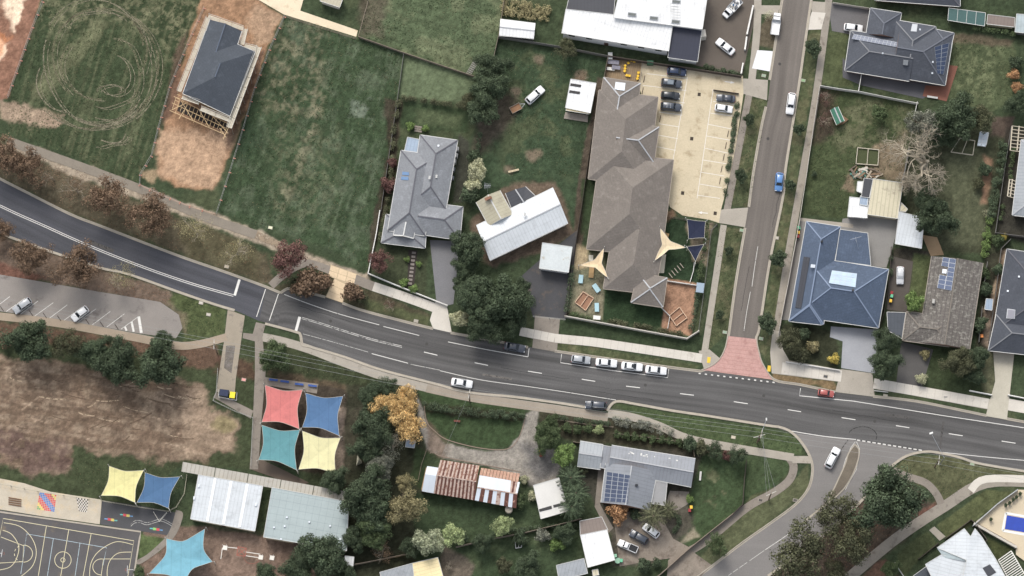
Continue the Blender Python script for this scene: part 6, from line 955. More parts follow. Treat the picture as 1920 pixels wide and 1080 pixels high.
def car(px, py, dx, dy, t, colr, label, group=None, roof=None, name=None, z=0.03, sc=1.0):
    R = car_meshes(t); L, W, zb, zr, *_ = CT_[t]; p = P(px, py, .8); p.z = z; r = thing(name or {'suv': 'parked_suv', 'ute': 'utility_truck', 'sedan': 'sedan_car', 'hatch': 'hatchback_car', 'wagon': 'station_wagon', 'van': 'van'}[t], label, 'ute' if t == 'ute' else 'car', p, pdir(dx, dy), group, sc)
    def add(nm, me, loc=(0, 0, 0), rot=None, par=None): o = ob(nm, me, par or r, loc, rot, local=True); return o
    b = add('body', R['body'])
    b.material_slots[0].link = 'OBJECT'; b.material_slots[0].material = paintm(colr)
    gl = None
    for nm in ('windscreen', 'rear_window', 'side_window_r', 'side_window_l'):
        o = add(nm[:11] if nm.startswith('side') else nm, R[nm])
        if colr == 'cover': o.material_slots[0].link = 'OBJECT'; o.material_slots[0].material = paintm('cover')
    for s in (-1, 1):
        add('headlight', R['headlight'], (L / 2 - .11, s * W * .33, .68 * zb / .95)); add('tail_light', R['tail_light'], (-L / 2 + .09, s * W * .36, .78 * zb / .95)); add('mirror', R['mirror'], (L / 2 - L * CT_[t][4] - .32, s * W * .54, zb + .06))
        for x in (L / 2 - .85, -L / 2 + .85): w = add('wheel', R['wheel'], (x, s * (W / 2 - .1), .32)); add('rim', R['rim'], par=w)
    if t == 'ute': add('tray_floor', R['tray_floor'])
    if roof == 'rack':
        for k in range(2): m = MB(); m.box((-.1 - .8 * k, 0, zr + .1), (.06, 1.15, .05)); add('roof_rack', m.data('roof_rack', ALU))
    if roof == 'panorama': m = MB(); m.box((-.25, 0, zr + .035), (1.3, .9, .04)); add('glass_roof', m.data('glass_roof', GL('roof_glass', (120, 130, 138))))
    if roof == 'sun': m = MB(); m.box((.15, 0, zr + .035), (.5, .8, .04)); add('sunroof', m.data('sunroof', CGL))
    return r
G2 = 'cars in the cream car park'; G3 = 'white cars parked in a row along the main road'
car(42, 573, -15, 11, 'suv', 'silver', 'silver grey car in the school car park near the left edge', sc=.98); car(150, 588, -15, 12, 'hatch', 'white', 'white hatchback in the school car park under the brown tree')
car(866, 718, 20, 3, 'sedan', 'white', 'white sedan driving on the main road below the dark evergreens'); car(965, 651, 20, 4, 'sedan', 'charcoal', 'dark sedan parked under the overhanging evergreen')
car(1089, 674, 20, 2, 'hatch', 'silver', 'silver hatchback, first of the four cars parked by the childcare centre', G3); car(1137, 680, 20, 2, 'sedan', 'white', 'white sedan, second of the four cars parked by the childcare centre', G3); car(1185, 687, 20, 2, 'sedan', 'white', 'white sedan with dark sunroof, third of the four parked cars', G3, 'sun'); car(1230, 694, 20, 2, 'sedan', 'white', 'white sedan, last of the four parked cars nearest the paved threshold', G3)
car(1117, 760, -20, -1.5, 'suv', 'charcoal', 'dark grey wagon parked on the southern gravel shoulder'); car(1549, 737, 20, 3, 'hatch', 'red', 'red hatchback parked near the eastern driveway', sc=.85); car(1561, 858, 10, -19, 'wagon', 'white', 'white wagon waiting at the southern junction'); car(1483, 194, -3, 20, 'wagon', 'white', 'white car driving along the side street'); car(1461, 341, -2, 20, 'hatch', 'blue', 'bright blue hatchback on the side street')
car(1600, 52, 20, 2.5, 'hatch', 'white', 'white car partly under the charcoal roofed garage'); car(1360, 87, -18, -15, 'sedan', 'white', 'white sedan parked on the brown forecourt'); car(1003, 178, 15, -14, 'wagon', 'white', 'white wagon hitched to a trailer on the lawn'); car(1269, 134, 20, 2, 'hatch', 'navy', 'dark blue hatchback, topmost in the cream car park', G2, sc=1.02); car(1259, 156, 20, 2.5, 'suv', 'charcoal', 'charcoal car with pale glass roof, second from the top in the cream car park', G2, 'panorama'); car(1257, 179, 20, 1.5, 'hatch', 'black', 'black hatchback, third from the top in the cream car park', G2); car(1258, 200, 20, 2, 'suv', 'charcoal', 'dark grey wagon with roof rack, lowest of four in the cream car park', G2, 'rack'); car(1361, 184, -20, -2, 'sedan', 'charcoal', 'dark sedan in the right hand bays of the cream car park', G2, sc=.9); car(1357, 203, 20, 3, 'hatch', 'white', 'white hatchback in the right hand bays of the cream car park', G2, sc=.95)
car(1688, 516, -1, 20, 'hatch', 'cover', 'pale covered car in the narrow driveway beside the brown house', name='covered_car', sc=.95); car(1221, 995, -16, -12, 'hatch', 'white', 'small white hatchback nearest the palm', sc=.95); car(1198, 1007, -17, -10, 'suv', 'charcoal', 'dark car between two white vehicles on the stained concrete', sc=.95); car(1177, 1024, -18, -8, 'ute', 'white', 'white utility with black tray on the stained concrete', sc=.88)
def truck(px, py, dx, dy, label, load):
    p = P(px, py, 1); p.z = .03; r = thing('tray_truck', label, 'truck', p, pdir(dx, dy)); R = car_meshes('van')
    def add(nm, mb, mat, par=None, loc=(0, 0, 0)): return ob(nm, mb.data(nm, mat), par or r, loc, local=True)
    m = MB(); m.hexa([(2.6, -.75, .4), (2.6, .75, .4), (.75, .92, .4), (.75, -.92, .4)], [(2.55, -.7, 1.0), (2.55, .7, 1.0), (.75, .92, 1.15), (.75, -.92, 1.15)]); m.hexa([(1.85, -.85, 1.05), (1.85, .85, 1.05), (.75, .88, 1.1), (.75, -.88, 1.1)], [(1.45, -.7, 1.75), (1.45, .7, 1.75), (.8, .74, 1.78), (.8, -.74, 1.78)]); add('cab', m, paintm('white'))
    m = MB(); m.hexa([(1.83, -.76, 1.12), (1.83, .76, 1.12), (1.5, .62, 1.68), (1.5, -.62, 1.68)], [(1.88, -.76, 1.14), (1.88, .76, 1.14), (1.54, .62, 1.71), (1.54, -.62, 1.71)]); add('windscreen', m, CGL)
    m = MB(); m.box((-.95, 0, .95), (3.2, 1.95, .1)); add('tray', m, M('tray_alloy', (186, 186, 184) if load else (232, 232, 230), .6))
    for (c, dd) in [((-.95, .95, 1.15), (3.2, .06, .3)), ((-.95, -.95, 1.15), (3.2, .06, .3)), ((-2.53, 0, 1.15), (.06, 1.9, .3)), ((.63, 0, 1.3), (.06, 1.9, .6))]: m = MB(); m.box(c, dd); add('side_board', m, ALU)
    for x in (1.75, -1.6):
        for s in (-1, 1): w = ob('wheel', R['wheel'], r, (x, s * .82, .34), local=True); ob('rim', R['rim'], w, local=True)
    for s in (-1, 1): ob('headlight', R['headlight'], r, (2.55, s * .5, .75), local=True)
    if load:
        rg = random.Random(3)
        for k in range(9): m = MB(); m.box((rg.uniform(-2.2, .3), rg.uniform(-.7, .7), 1.15), (rg.uniform(.3, .8), rg.uniform(.2, .6), rg.uniform(.2, .5)), rg.uniform(0, 1), 0, .9); add('tool', m, M('tool_%d' % (k % 4), [(110, 112, 116), (78, 84, 92), (150, 146, 138), (64, 92, 124)][k % 4], .7))
truck(1455, 45, 3, -20, 'white tray truck parked at the top of the side street', False); truck(1373, 15, -14, 15, 'white truck with a loaded tray on the brown forecourt', True)
tr = thing('box_trailer', 'small timber floored box trailer behind the white wagon on the lawn', 'trailer', P(967, 204, .3), pdir(17, -9)); m = MB(); m.box((0, 0, .35), (2.4, 1.5, .08)); ob('floor', m.data('floor', M('trailer_floor', (160, 124, 96), .9, (3, .2))), tr, local=True)
for (c, dd) in [((0, .75, .55), (2.4, .05, .4)), ((0, -.75, .55), (2.4, .05, .4)), ((-1.2, 0, .55), (.05, 1.5, .4)), ((1.2, 0, .55), (.05, 1.5, .4))]: m = MB(); m.box(c, dd); ob('side_board', m.data('side_board', M('trailer_frame', (176, 166, 152), .7)), tr, local=True)
for s in (-1, 1): m = MB(); m.tube((0, s * .8, .1), (0, s * .98, .1), .3, n=12); ob('wheel', m.data('wheel', RUB), tr, local=True)
m = MB(); m.bar((1.2, .5, .3), (2.3, 0, .3), .08, .08); m.bar((1.2, -.5, .3), (2.3, 0, .3), .08, .08); ob('drawbar', m.data('drawbar', ALU), tr, local=True)
# ================================================================== FENCES AND WALLS
FU = {}
def funit(kind, mat):
    key = (kind, mat.name)
    if key not in FU:
        m = MB()
        if kind == 'post': m.box((0, 0, .5), (1, 1, 1))
        elif kind == 'panel': m.box((0, 0, .5), (1, 1, 1))
        elif kind == 'rail': m.box((0, 0, .06), (1, 1, .06)); m.box((0, 0, .92), (1, 1, .06))
        elif kind == 'mesh':
            m.box((0, 0, .97), (1, 1, .05)); m.box((0, 0, .05), (1, 1, .05))
            for k in range(6): m.box((-.5 + (k + .5) / 6, 0, .5), (.012, .6, .9))
        FU[key] = m.data(kind, mat)
    return FU[key]
def fence(px, ht, mat, label, kind='panel', th=.06, step=2.4, postw=.1, pmat=None, name='fence', cat='fence', feet=False):
    pts = [P(x, y, ht) for x, y in px]
    for p in pts: p.z = 0
    f = thing(name, label, cat, pts[0])
    for i in range(len(pts) - 1):
        a, b = pts[i], pts[i + 1]; L = (b - a).length; n = max(1, round(L / step)); u = (b - a) / n; rz = math.atan2(u.y, u.x)
        for k in range(n):
            c = a + u * (k + .5); ob('mesh_panel' if kind == 'mesh' else ('rail' if kind == 'rail' else 'panel'), funit(kind, mat), f, c, rz, (u.length - postw * .6, th, ht * .96))
            ob('post', funit('post', pmat or mat), f, a + u * k, rz, (postw, postw, ht))
            if feet: ob('foot', funit('post', M('orange_block', (214, 150, 130), .8)), f, a + u * k, rz + 1.57, (.6, .2, .12))
    ob('post', funit('post', pmat or mat), f, pts[-1], 0, (postw, postw, ht)); return f
FT = M('fence_timber', (140, 128, 114), .9, (1.5, .16)); FD = M('fence_dark', (84, 76, 70), .9, (1.5, .16)); FW = M('fence_white', (226, 224, 218), .7, (1, .05)); FM = M('fence_mesh', (170, 170, 164), .6, metal=.2); FC = M('wall_capped', (196, 190, 180), .9, (.8, .06)); FG = M('fence_grey', (128, 126, 122), .85, (1, .08))
fence([(79, 0), (60, 48), (38, 110), (13, 180)], 1.8, FM, 'temporary mesh fence between the red soil site and the paddock', 'mesh', .04, 3, .06, feet=True); fence([(382, 12), (360, 60), (335, 118), (318, 160), (308, 195), (296, 238), (283, 290), (262, 325), (261, 345)], 1.8, FM, 'temporary mesh fence along the paddock side of the building site', 'mesh', .04, 3, .06, feet=True); fence([(261, 345), (300, 364), (355, 386), (403, 400)], 1.0, M('fence_pink', (196, 164, 146), .8), 'low bent site fence at the foot of the building site', 'rail', .05, 2.4, .08, feet=True); fence([(533, 28), (505, 90), (478, 160), (455, 240), (430, 320), (405, 398)], 1.8, FM, 'temporary mesh fence along the middle paddock side of the building site', 'mesh', .04, 3, .06, feet=True)
fence([(532, 28), (600, 50), (668, 71)], 1.2, FT, 'low timber edging fence beside the cream driveway', 'rail'); fence([(690, 0), (672, 66)], 1.2, FT, 'wire boundary fence up the side of the pale paddock', 'rail'); fence([(672, 68), (757, 98), (822, 120), (888, 142)], 1.3, FT, 'pale timber rail fence along the foot of the pale paddock', 'panel', .1); fence([(757, 98), (745, 185), (728, 300), (714, 395)], 1.2, FG, 'grey boundary fence between the middle paddock and the grey house', 'panel', .06); fence([(712, 395), (705, 440), (690, 512), (740, 533), (838, 572)], 1.0, FW, 'white front wall round the corner of the grey tiled house', 'panel', .18, 3, .22, name='front_wall', cat='wall')
fence([(945, 0), (936, 60), (925, 108)], 1.6, FT, 'timber fence up the side of the long white shed', 'panel', .08); fence([(935, 68), (1000, 78), (1060, 88), (1140, 104)], 1.8, FG, 'grey fence below the white roofed house and shed', 'panel'); fence([(1140, 104), (1210, 115), (1300, 128), (1390, 142)], 1.8, FD, 'dark fence between the forecourt and the cream car park', 'panel', .14); fence([(1140, 104), (1132, 148)], 1.8, FT, 'timber fence at the side of the childcare deck'); fence([(1205, 118), (1200, 152)], 1.5, FG, 'grey fence between the stool deck and the cream car park', 'mesh', .05); fence([(1118, 200), (1103, 300), (1090, 390), (1075, 480), (1062, 585), (1060, 592)], 1.8, FD, 'dark paling fence up the western side of the childcare centre')
fence([(1000, 592), (1060, 598)], 1.2, FM, 'metal gate across the dark driveway', 'rail', .06, 3.5, .1, name='driveway_gate', cat='gate'); fence([(1060, 592), (1130, 605), (1210, 620), (1288, 634), (1310, 620)], 1.6, FC, 'pale capped wall along the street front of the childcare yard', 'panel', .2, 2.6, .26, name='street_wall', cat='wall'); fence([(1310, 620), (1322, 530), (1334, 430), (1344, 420)], 1.5, FG, 'grey fence along the eastern side of the childcare yard', 'mesh', .06); fence([(1244, 404), (1345, 420)], 1.4, FD, 'dark fence between the childcare lawn and the car park', 'mesh', .06); fence([(1250, 526), (1310, 535)], .9, FW, 'white edge wall between the lawn and the bark playground', 'panel', .12, 2.4, .12); fence([(1240, 576), (1256, 592), (1252, 615)], .9, FW, 'white bent rail beside the tan bark playground', 'panel', .1); fence([(1302, 492), (1300, 508), (1294, 528)], .5, FW, 'white curvy edging on the childcare lawn', 'panel', .14, 1.2, .14)
fence([(1412, 11), (1401, 62)], 1.2, FW, 'long white wall between the forecourt and the footpath', 'panel', .35, 3, .36, name='white_wall', cat='wall'); fence([(1400, 70), (1397, 91)], 1.2, FW, 'short white wall beside the forecourt entrance', 'panel', .35, 3, .36, name='white_wall', cat='wall'); fence([(1393, 119), (1390, 136)], 1.2, FW, 'shortest white wall at the car park corner', 'panel', .3, 3, .32, name='white_wall', cat='wall'); fence([(1338, 168), (1385, 175)], .8, FD, 'short dark fence above the right hand parking bays', 'panel', .12)
fence([(1562, 4), (1600, 10), (1638, 16)], 1.5, FC, 'pale fence above the driveway of the charcoal house'); fence([(1538, 160), (1575, 166), (1612, 171), (1665, 182), (1722, 193)], 1.7, FW, 'white topped fence below the charcoal roofed house', 'panel', .08); fence([(1616, 136), (1610, 170)], 1.7, FW, 'short white fence beside the charcoal house', 'panel', .1); fence([(1720, 190), (1714, 222)], 1.7, FW, 'short pale fence by the grey green tree', 'panel', .08); fence([(1537, 162), (1525, 240), (1512, 330), (1500, 408)], 1.7, FC, 'pale fence between the side street footpath and the lawn', 'panel', .08); fence([(1500, 410), (1480, 520), (1462, 612), (1458, 640)], 1.7, FC, 'pale fence between the footpath and the blue house', 'panel', .1); fence([(1474, 678), (1520, 685), (1574, 694)], .8, FW, 'low white front fence of the blue house', 'panel', .14, 2.4, .16); fence([(1705, 275), (1697, 320), (1690, 345)], 1.7, FG, 'weathered fence beside the bare tree', 'panel', .2); fence([(1897, 236), (1885, 310), (1875, 380), (1867, 436), (1930, 444)], 1.7, FG, 'grey fence of the blue grey roofed house'); fence([(1672, 462), (1668, 520), (1658, 585), (1648, 618)], 1.7, FD, 'dark fence between the blue house and the covered car'); fence([(1852, 490), (1846, 530)], 1.7, FG, 'short grey fence above the pale garden shed'); fence([(1842, 575), (1836, 640)], 1.7, FG, 'grey fence below the pale garden shed'); fence([(1895, 448), (1878, 465), (1870, 530), (1855, 640)], 1.7, FG, 'grey side fence of the slate roofed house'); fence([(1640, 732), (1665, 735)], .6, FW, 'tiny white garden edging near the eastern footpath', 'panel', .1); fence([(1818, 732), (1860, 740)], .8, FW, 'low white wall left of the pale driveway', 'panel', .2); fence([(1890, 740), (1930, 748)], .8, FW, 'low white wall right of the pale driveway', 'panel', .2)
fence([(600, 1068), (680, 1055), (765, 1038)], 1.6, FT, 'timber fence above the bottom edge house', 'panel', .1); fence([(855, 1025), (910, 1012), (985, 998), (1060, 980), (1090, 972)], 1.7, FT, 'long timber fence between the cottage lawn and the bottom lawn', 'panel', .1); fence([(1400, 862), (1396, 900), (1393, 945), (1375, 962)], 1.5, FD, 'dark brown fence at the side of the corner lawn', 'panel', .1); fence([(1375, 962), (1330, 998), (1290, 1030), (1240, 1075), (1220, 1090)], 1.5, FT, 'timber fence running beside the southern footpath', 'panel', .14); fence([(1040, 770), (1038, 785), (1100, 795), (1150, 800)], .9, FT, 'low front fence behind the gravel shoulder', 'rail', .08); fence([(1150, 812), (1220, 820), (1300, 832), (1302, 855)], 1.4, FT, 'timber fence above the silver roofed house', 'panel', .06); fence([(1075, 828), (1105, 832)], 1.2, FT, 'short timber screen above the silver house wing', 'panel', .08)
fence([(408, 690), (405, 735), (399, 750), (440, 770), (474, 782), (472, 820), (470, 872)], 1.2, FM, 'white wire fence round the corner of the bare oval', 'mesh', .05, 2.4, .07); fence([(-5, 905), (45, 915), (95, 925), (190, 938), (260, 950), (315, 958), (330, 950), (345, 925), (350, 890)], 1.0, M('post_yellow', (190, 184, 164), .8), 'cream post and rail fence above the painted school courts', 'rail', .05, 2.6, .12); fence([(800, 842), (790, 870), (784, 900)], 1.0, FT, 'thin fence curving past the end of the rusty cottage', 'rail', .05)
fence([(1908, 918), (1870, 945), (1825, 985)], 1.6, M('fence_steel', (176, 178, 178), .6), 'steel fence between the verge lawn and the pool terrace', 'panel', .2, 2.4, .2); fence([(1828, 982), (1865, 1003), (1905, 1025)], 1.2, FC, 'pale retaining wall below the pool terrace', 'panel', .5, 3, .5, name='retaining_wall', cat='wall'); fence([(1772, 1010), (1800, 990), (1821, 974), (1834, 985)], 1.2, FD, 'dark edged wall in front of the modern white house', 'panel', .12, name='garden_wall', cat='wall'); fence([(1722, 1048), (1760, 1018)], 1.0, FD, 'dark low wall along the lawn of the modern house', 'panel', .12, name='garden_wall', cat='wall'); fence([(1678, 1055), (1698, 1085)], 1.0, FW, 'pale edge fence at the bottom by the red soil', 'panel', .08); fence([(1832, 985), (1851, 1012), (1846, 1018)], 1.4, FD, 'dark screen fence beside the modern white roof', 'panel', .14)
# sunken lawn edging
struct(ribbon('garden_edging', smoothpx([(795, 755), (800, 790), (815, 808), (840, 825), (900, 840), (950, 842), (972, 822), (985, 785)], 6), .18, M('edging_brick', (146, 130, 116), .9), .1)); struct(ribbon('garden_edging', smoothpx([(806, 850), (812, 848), (830, 856), (900, 870), (975, 884)], 6), .16, M('edging_brick', (146, 130, 116)), .1))
# ================================================================== SHADE SAILS
def sail(px, z, colr, label, sag=.085, posts=True, n=12, group=None, name='shade_sail'):
    cs = [P(x, y, z if isinstance(z, (int, float)) else z[i]) for i, (x, y) in enumerate(px)]; ctr = sum(cs, Vector()) / len(cs); r = thing(name, label, 'shade sail', Vector((ctr.x, ctr.y, 0)), 0, group); k = len(cs); mb = MB(); ring = []
    for i in range(k):
        a, b = cs[i], cs[(i + 1) % k]
        for j in range(n): t = j / n; p = a.lerp(b, t); p = p + (ctr - p).normalized() * (4 * t * (1 - t)) * sag * (b - a).length; ring.append(p)
    rings = [ring]
    for s in (.75, .5, .25): rings.append([Vector((ctr.x + (p.x - ctr.x) * s, ctr.y + (p.y - ctr.y) * s, ctr.z - .25 + (p.z - ctr.z + .25) * s ** 1.5)) for p in ring])
    for a, b in zip(rings[:-1], rings[1:]):
        for i in range(len(ring)): j = (i + 1) % len(ring); mb.face([a[i], a[j], b[j], b[i]])
    for i in range(len(ring)): mb.face([rings[-1][i], rings[-1][(i + 1) % len(ring)], Vector((ctr.x, ctr.y, ctr.z - .3))])
    mb.build('fabric', M('sail_' + name + '%d_%d_%d' % colr, colr, .85, (.6, .06), (5, .08), pat=[('u', 2.1, .1)], transl=.2, stain=(tuple(int(c * .9) for c in colr), .5, .5, .3)), r); ew = MB()
    for i in range(len(ring)): ew.tube(ring[i], ring[(i + 1) % len(ring)], .035, n=4)
    ew.build('edge_cable', M('sail_edge', (210, 206, 192), .8), r)
    if posts:
        for c in cs: o = c + (c - ctr).normalized() * .45; m = MB(); m.tube((o.x, o.y, 0), (o.x, o.y, c.z + .25), .09, .08, 8); m.build('post', M('post_pale', (200, 196, 184), .6), r); m = MB(); m.tube(c, (o.x, o.y, c.z + .15), .03, n=4); m.build('shackle', ALU, r)
    return r
GS = 'square shade sails over the school sandpit'
sail([(497, 722), (567, 731), (561, 804), (491, 791)], 3.6, (222, 134, 130), 'coral red square shade sail', group=GS); sail([(573, 737), (643, 743), (636, 817), (567, 801)], 3.7, (94, 128, 168), 'blue square shade sail right of the coral red one', group=GS); sail([(491, 797), (562, 806), (556, 881), (485, 862)], 3.5, (108, 162, 168), 'teal square shade sail below the coral red one', group=GS); sail([(567, 808), (638, 821), (629, 888), (560, 880)], 3.8, (240, 234, 184), 'pale yellow square shade sail in the cluster of four', group=GS)
sail([(205, 874), (269, 882), (253, 942), (190, 929)], 3.6, (240, 232, 168), 'yellow square shade sail on the grass beside the painted court'); sail([(272, 886), (337, 894), (316, 953), (257, 942)], 3.5, (88, 122, 160), 'blue square shade sail beside the yellow one on the grass')
sail([(312, 1010), (384, 992), (398, 1053), (340, 1100), (280, 1075)], [3.2, 4.2, 3.2, 4, 3.2], (132, 188, 206), 'light blue five pointed shade sail over the bark playground', .17)
sail([(1238, 428), (1285, 464), (1228, 488)], [3.4, 3.0, 4.0], (240, 220, 184), 'cream triangular shade sail on the east side of the childcare centre', .13); sail([(1132, 466), (1139, 520), (1089, 497)], [3.4, 3.8, 3.0], (238, 214, 176), 'cream triangular shade sail on the west side of the childcare centre', .13)
sail([(1288, 411), (1323, 415), (1321, 446), (1291, 448)], 2.6, (44, 50, 72), 'navy square shade cover in the childcare yard', .02, name='shade_cover'); sail([(1287, 462), (1320, 458), (1304, 490)], 2.6, (44, 50, 72), 'navy triangular shade cover in the childcare yard', .02, name='shade_cover')
#@@FURN
# ================================================================== SCHOOL COURTS
ASC = M('court_asphalt', (92, 90, 90), .95, (.25, .14), (7, .18), stain=((120, 108, 92), .18, .6, .12))
CT0 = sheet('sports_court', [(-40, 950), (264, 998), (252, 1075), (247, 1120), (-60, 1120)], ASC, .03)
YL = M('court_line_cream', (222, 212, 176), .8, (3, .06)); BLU = M('court_line_blue', (186, 204, 212), .8, wear=(1.5, .55, .15))
def cl(px, wd=.12, m=YL, z=.037): ribbon('court_line', px, wd, m, z, CT0)
cl([(-4, 1022), (6, 972), (251, 1014), (239, 1085)]); cl([(129, 993), (113, 1085)]); cl([(87, 986), (71, 1085)]); cl([(171, 1000), (155, 1085)]); cl(circle(118, 1050, 15.5, 15.5)); cl(circle(118, 1050, 4, 4))
cl(smoothpx([(249, 1021), (217, 1016), (185, 1034), (170, 1058), (168, 1090)], 8)); cl(smoothpx([(7, 980), (37, 987), (59, 1008), (68, 1034), (61, 1061), (38, 1082)], 8)); cl(smoothpx([(5, 994), (22, 1002), (35, 1024), (31, 1047), (19, 1063), (-2, 1069)], 8)); cl(smoothpx([(246, 1035), (222, 1037), (207, 1050), (201, 1069), (202, 1090)], 8)); cl([(2, 1007), (44, 1023), (43, 1053), (-4, 1056)]); cl(circle(44, 1038, 17, 16, -90, 90)); cl([(244, 1048), (194, 1048), (189, 1085)]); cl(circle(190, 1063, 16, 15, 90, 280))
for k in range(5): cl(circle(44, 1038, 17, 16, 100 + 32 * k, 116 + 32 * k, 4))
cl([(39, 1076), (50, 1001), (200, 1027), (193, 1060)], .1, BLU); cl([(100, 1010), (88, 1085)], .1, BLU); cl([(150, 1018), (140, 1085)], .1, BLU)
struct(ribbon('kerb', [(-20, 957), (100, 974), (264, 997), (262, 1008), (250, 1085)], .35, M('kerb_concrete', (172, 164, 150)), .1))
FCT = sheet('forecourt', [(-20, 893), (45, 906), (95, 922), (191, 937), (187, 983), (80, 968), (-20, 952)], M('forecourt_concrete', (190, 180, 162), .9, (.4, .12), (5, .12), stain=((204, 180, 142), .22, .5, .25)), .05)
RB_ = [(206, 74, 82), (74, 120, 190), (110, 170, 110), (226, 200, 110), (96, 150, 206)]
def cells(name, q, nx, ny, fn, par, z):
    ms = []; mi = {}; mb = MB()
    for i in range(nx):
        for j in range(ny):
            c = fn(i, j)
            if c is None: continue
            if c not in mi: mi[c] = len(ms); ms.append(M('game_%d_%d_%d' % c, c, .85, (2, .1), wear=(3, .7, .1)))
            def bl(u, v): a = [q[0][k] * (1 - u) + q[1][k] * u for k in (0, 1)]; b = [q[3][k] * (1 - u) + q[2][k] * u for k in (0, 1)]; return P(a[0] * (1 - v) + b[0] * v, a[1] * (1 - v) + b[1] * v, z)
            g = .1; mb.face([bl((i + g) / nx, (j + g) / ny), bl((i + 1 - g) / nx, (j + g) / ny), bl((i + 1 - g) / nx, (j + 1 - g) / ny), bl((i + g) / nx, (j + 1 - g) / ny)], mi[c])
    o = mb.build(name, ms, par); o['kind'] = 'stuff'; return o
cells('painted_grid', [(74, 923), (106, 928), (102, 960), (69, 955)], 10, 10, lambda i, j: RB_[[2, 3, 0, 0, 1, 1, 0, 0, 3, 0][min(9, max(0, (i - j + 9) // 2))]] if True else None, FCT, .057); cells('painted_chessboard', [(143, 933), (166, 936), (163, 961), (148, 959)], 8, 8, lambda i, j: (40, 42, 46) if (i + j) % 2 else (214, 210, 204), FCT, .057)
GA = sheet('games_court', [(191, 938), (262, 948), (335, 962), (324, 985), (318, 1004), (264, 996), (188, 983)], M('court_dark', (84, 84, 86), .95, (.3, .12), (7, .16)), .045)
for (x, y, cs) in [(208, 974, ((120, 150, 190), (196, 84, 92), (206, 190, 110), (110, 176, 170))), (237, 966, ((110, 186, 176), (206, 90, 96), (206, 190, 110), (110, 150, 190))), (293, 992, ((110, 190, 190), (150, 200, 120), (206, 90, 96), (110, 150, 190)))]:
    for k, c in enumerate(cs): px_ = x + (k - 1.5) * 6; sheet('jigsaw_piece', [(px_ - 3.2, y + (k - 1.5) * 1 - 2.4), (px_ + 3.2, y + (k - 1.5) * 1 - 1.6), (px_ + 3, y + (k - 1.5) + 3), (px_ - 3.4, y + (k - 1.5) + 2.2)] if k in (1, 2) else [(px_ - 3.2, y + (k - 1.5) - 1), (px_ + 3.2, y + (k - 1.5) - .4), (px_ + 3, y + (k - 1.5) + 1.8), (px_ - 3.2, y + (k - 1.5) + 1.2)], M('game_%d_%d_%d' % c, c, .85, (2, .1), wear=(3, .62, .1)), .052, 0, GA)
SN = smoothpx([(245, 983), (252, 977), (262, 976), (275, 980), (290, 976), (302, 973), (315, 978), (326, 985)], 4); ribbon('painted_snake', SN, .1, PAINTW, .052, GA); ribbon('painted_snake', [(x, y + 4) for x, y in SN], .1, PAINTW, .052, GA)
sheet('school_path', smoothpx([(330, 956), (343, 962), (338, 985), (328, 1005), (312, 1022), (290, 1040), (262, 1058), (255, 1052), (275, 1040), (298, 1020), (312, 1005), (322, 985), (330, 956)], 4), COND, .055)
fence([(288, 960), (298, 977), (312, 961)], 1.0, M('post_white', (226, 222, 210), .7), 'white V-shaped handrail at the games court', 'rail', .06, 3, .14, name='handrail', cat='handrail')
stp = thing('timber_steps', 'timber step sleepers at the corner of the school forecourt', 'steps', P(27, 942, 0))
for k in range(4): m = MB(); m.bar(P(16, 933 + 4 * k, .12), P(40, 937 + 4 * k, .12), .22, .2); m.build('sleeper', M('sleeper', (120, 92, 72), .9, (3, .15)), stp)
def hoop(px, py, dx, dy, label):
    r = thing('basketball_hoop', label, 'basketball hoop', P(px, py, 0), pdir(dx, dy)); m = MB(); m.tube((0, 0, 0), (0, 0, 3.2), .08, n=8); ob('post', m.data('post', TRIM), r, local=True); m = MB(); m.bar((0, 0, 3.1), (1.2, 0, 3.1), .1, .1); ob('arm', m.data('arm', TRIM), r, local=True); m = MB(); m.box((1.2, 0, 3.3), (.06, 1.6, 1.0)); ob('backboard', m.data('backboard', M('board_white', (236, 236, 232), .5)), r, local=True); m = MB(); c = circle(1.5, 0, .23, .23, n=12); [m.tube((*c[i], 3.05), (*c[i + 1], 3.05), .02, n=4) for i in range(12)]; ob('rim', m.data('rim', M('rim_orange', (206, 96, 50), .6)), r, local=True)
hoop(252, 1072, -20, 0, 'white basketball hoop at the right end of the school court'); hoop(-3, 1040, 20, 3, 'basketball hoop at the left end of the school court')
# ================================================================== PLAY EQUIPMENT, FURNITURE
WHT = M('equip_white', (226, 222, 212), .7); RED = M('equip_red', (170, 96, 82), .7)
pf = thing('play_frame', 'white and red climbing frame on the bark playground', 'play equipment', P(470, 1035, 0))
for (x, y) in [(422, 1027), (510, 1046), (489, 1045)]: m = MB(); m.box(P(x, y, 2.0), (.95, .95, .1), -.15); m.build('platform', WHT, pf); [ (lambda mm: (mm.tube(P(x, y, 0) + Vector((sx * .4, sy * .4, 0)), P(x, y, 0) + Vector((sx * .4, sy * .4, 2.0)), .05), mm.build('post', WHT, pf)))(MB()) for sx in (-1, 1) for sy in (-1, 1)]
for (a, b) in [((427, 1026), (446, 1028)), ((461, 1035), (488, 1039)), ((461, 1042), (488, 1046)), ((414, 1048), (417, 1027))]: m = MB(); m.bar(P(*a, 1.9), P(*b, 1.9 if a[0] > 415 else 1.9), .14, .1); m.build('beam', WHT, pf)
for (a, b) in [((446, 1025), (462, 1028)), ((462, 1028), (460, 1043)), ((460, 1043), (444, 1041)), ((444, 1041), (446, 1025)), ((446, 1025), (460, 1043)), ((462, 1028), (444, 1041))]: m = MB(); m.bar(P(*a, 1.9), P(*b, 1.9), .12, .1); m.build('net_bar', RED, pf)
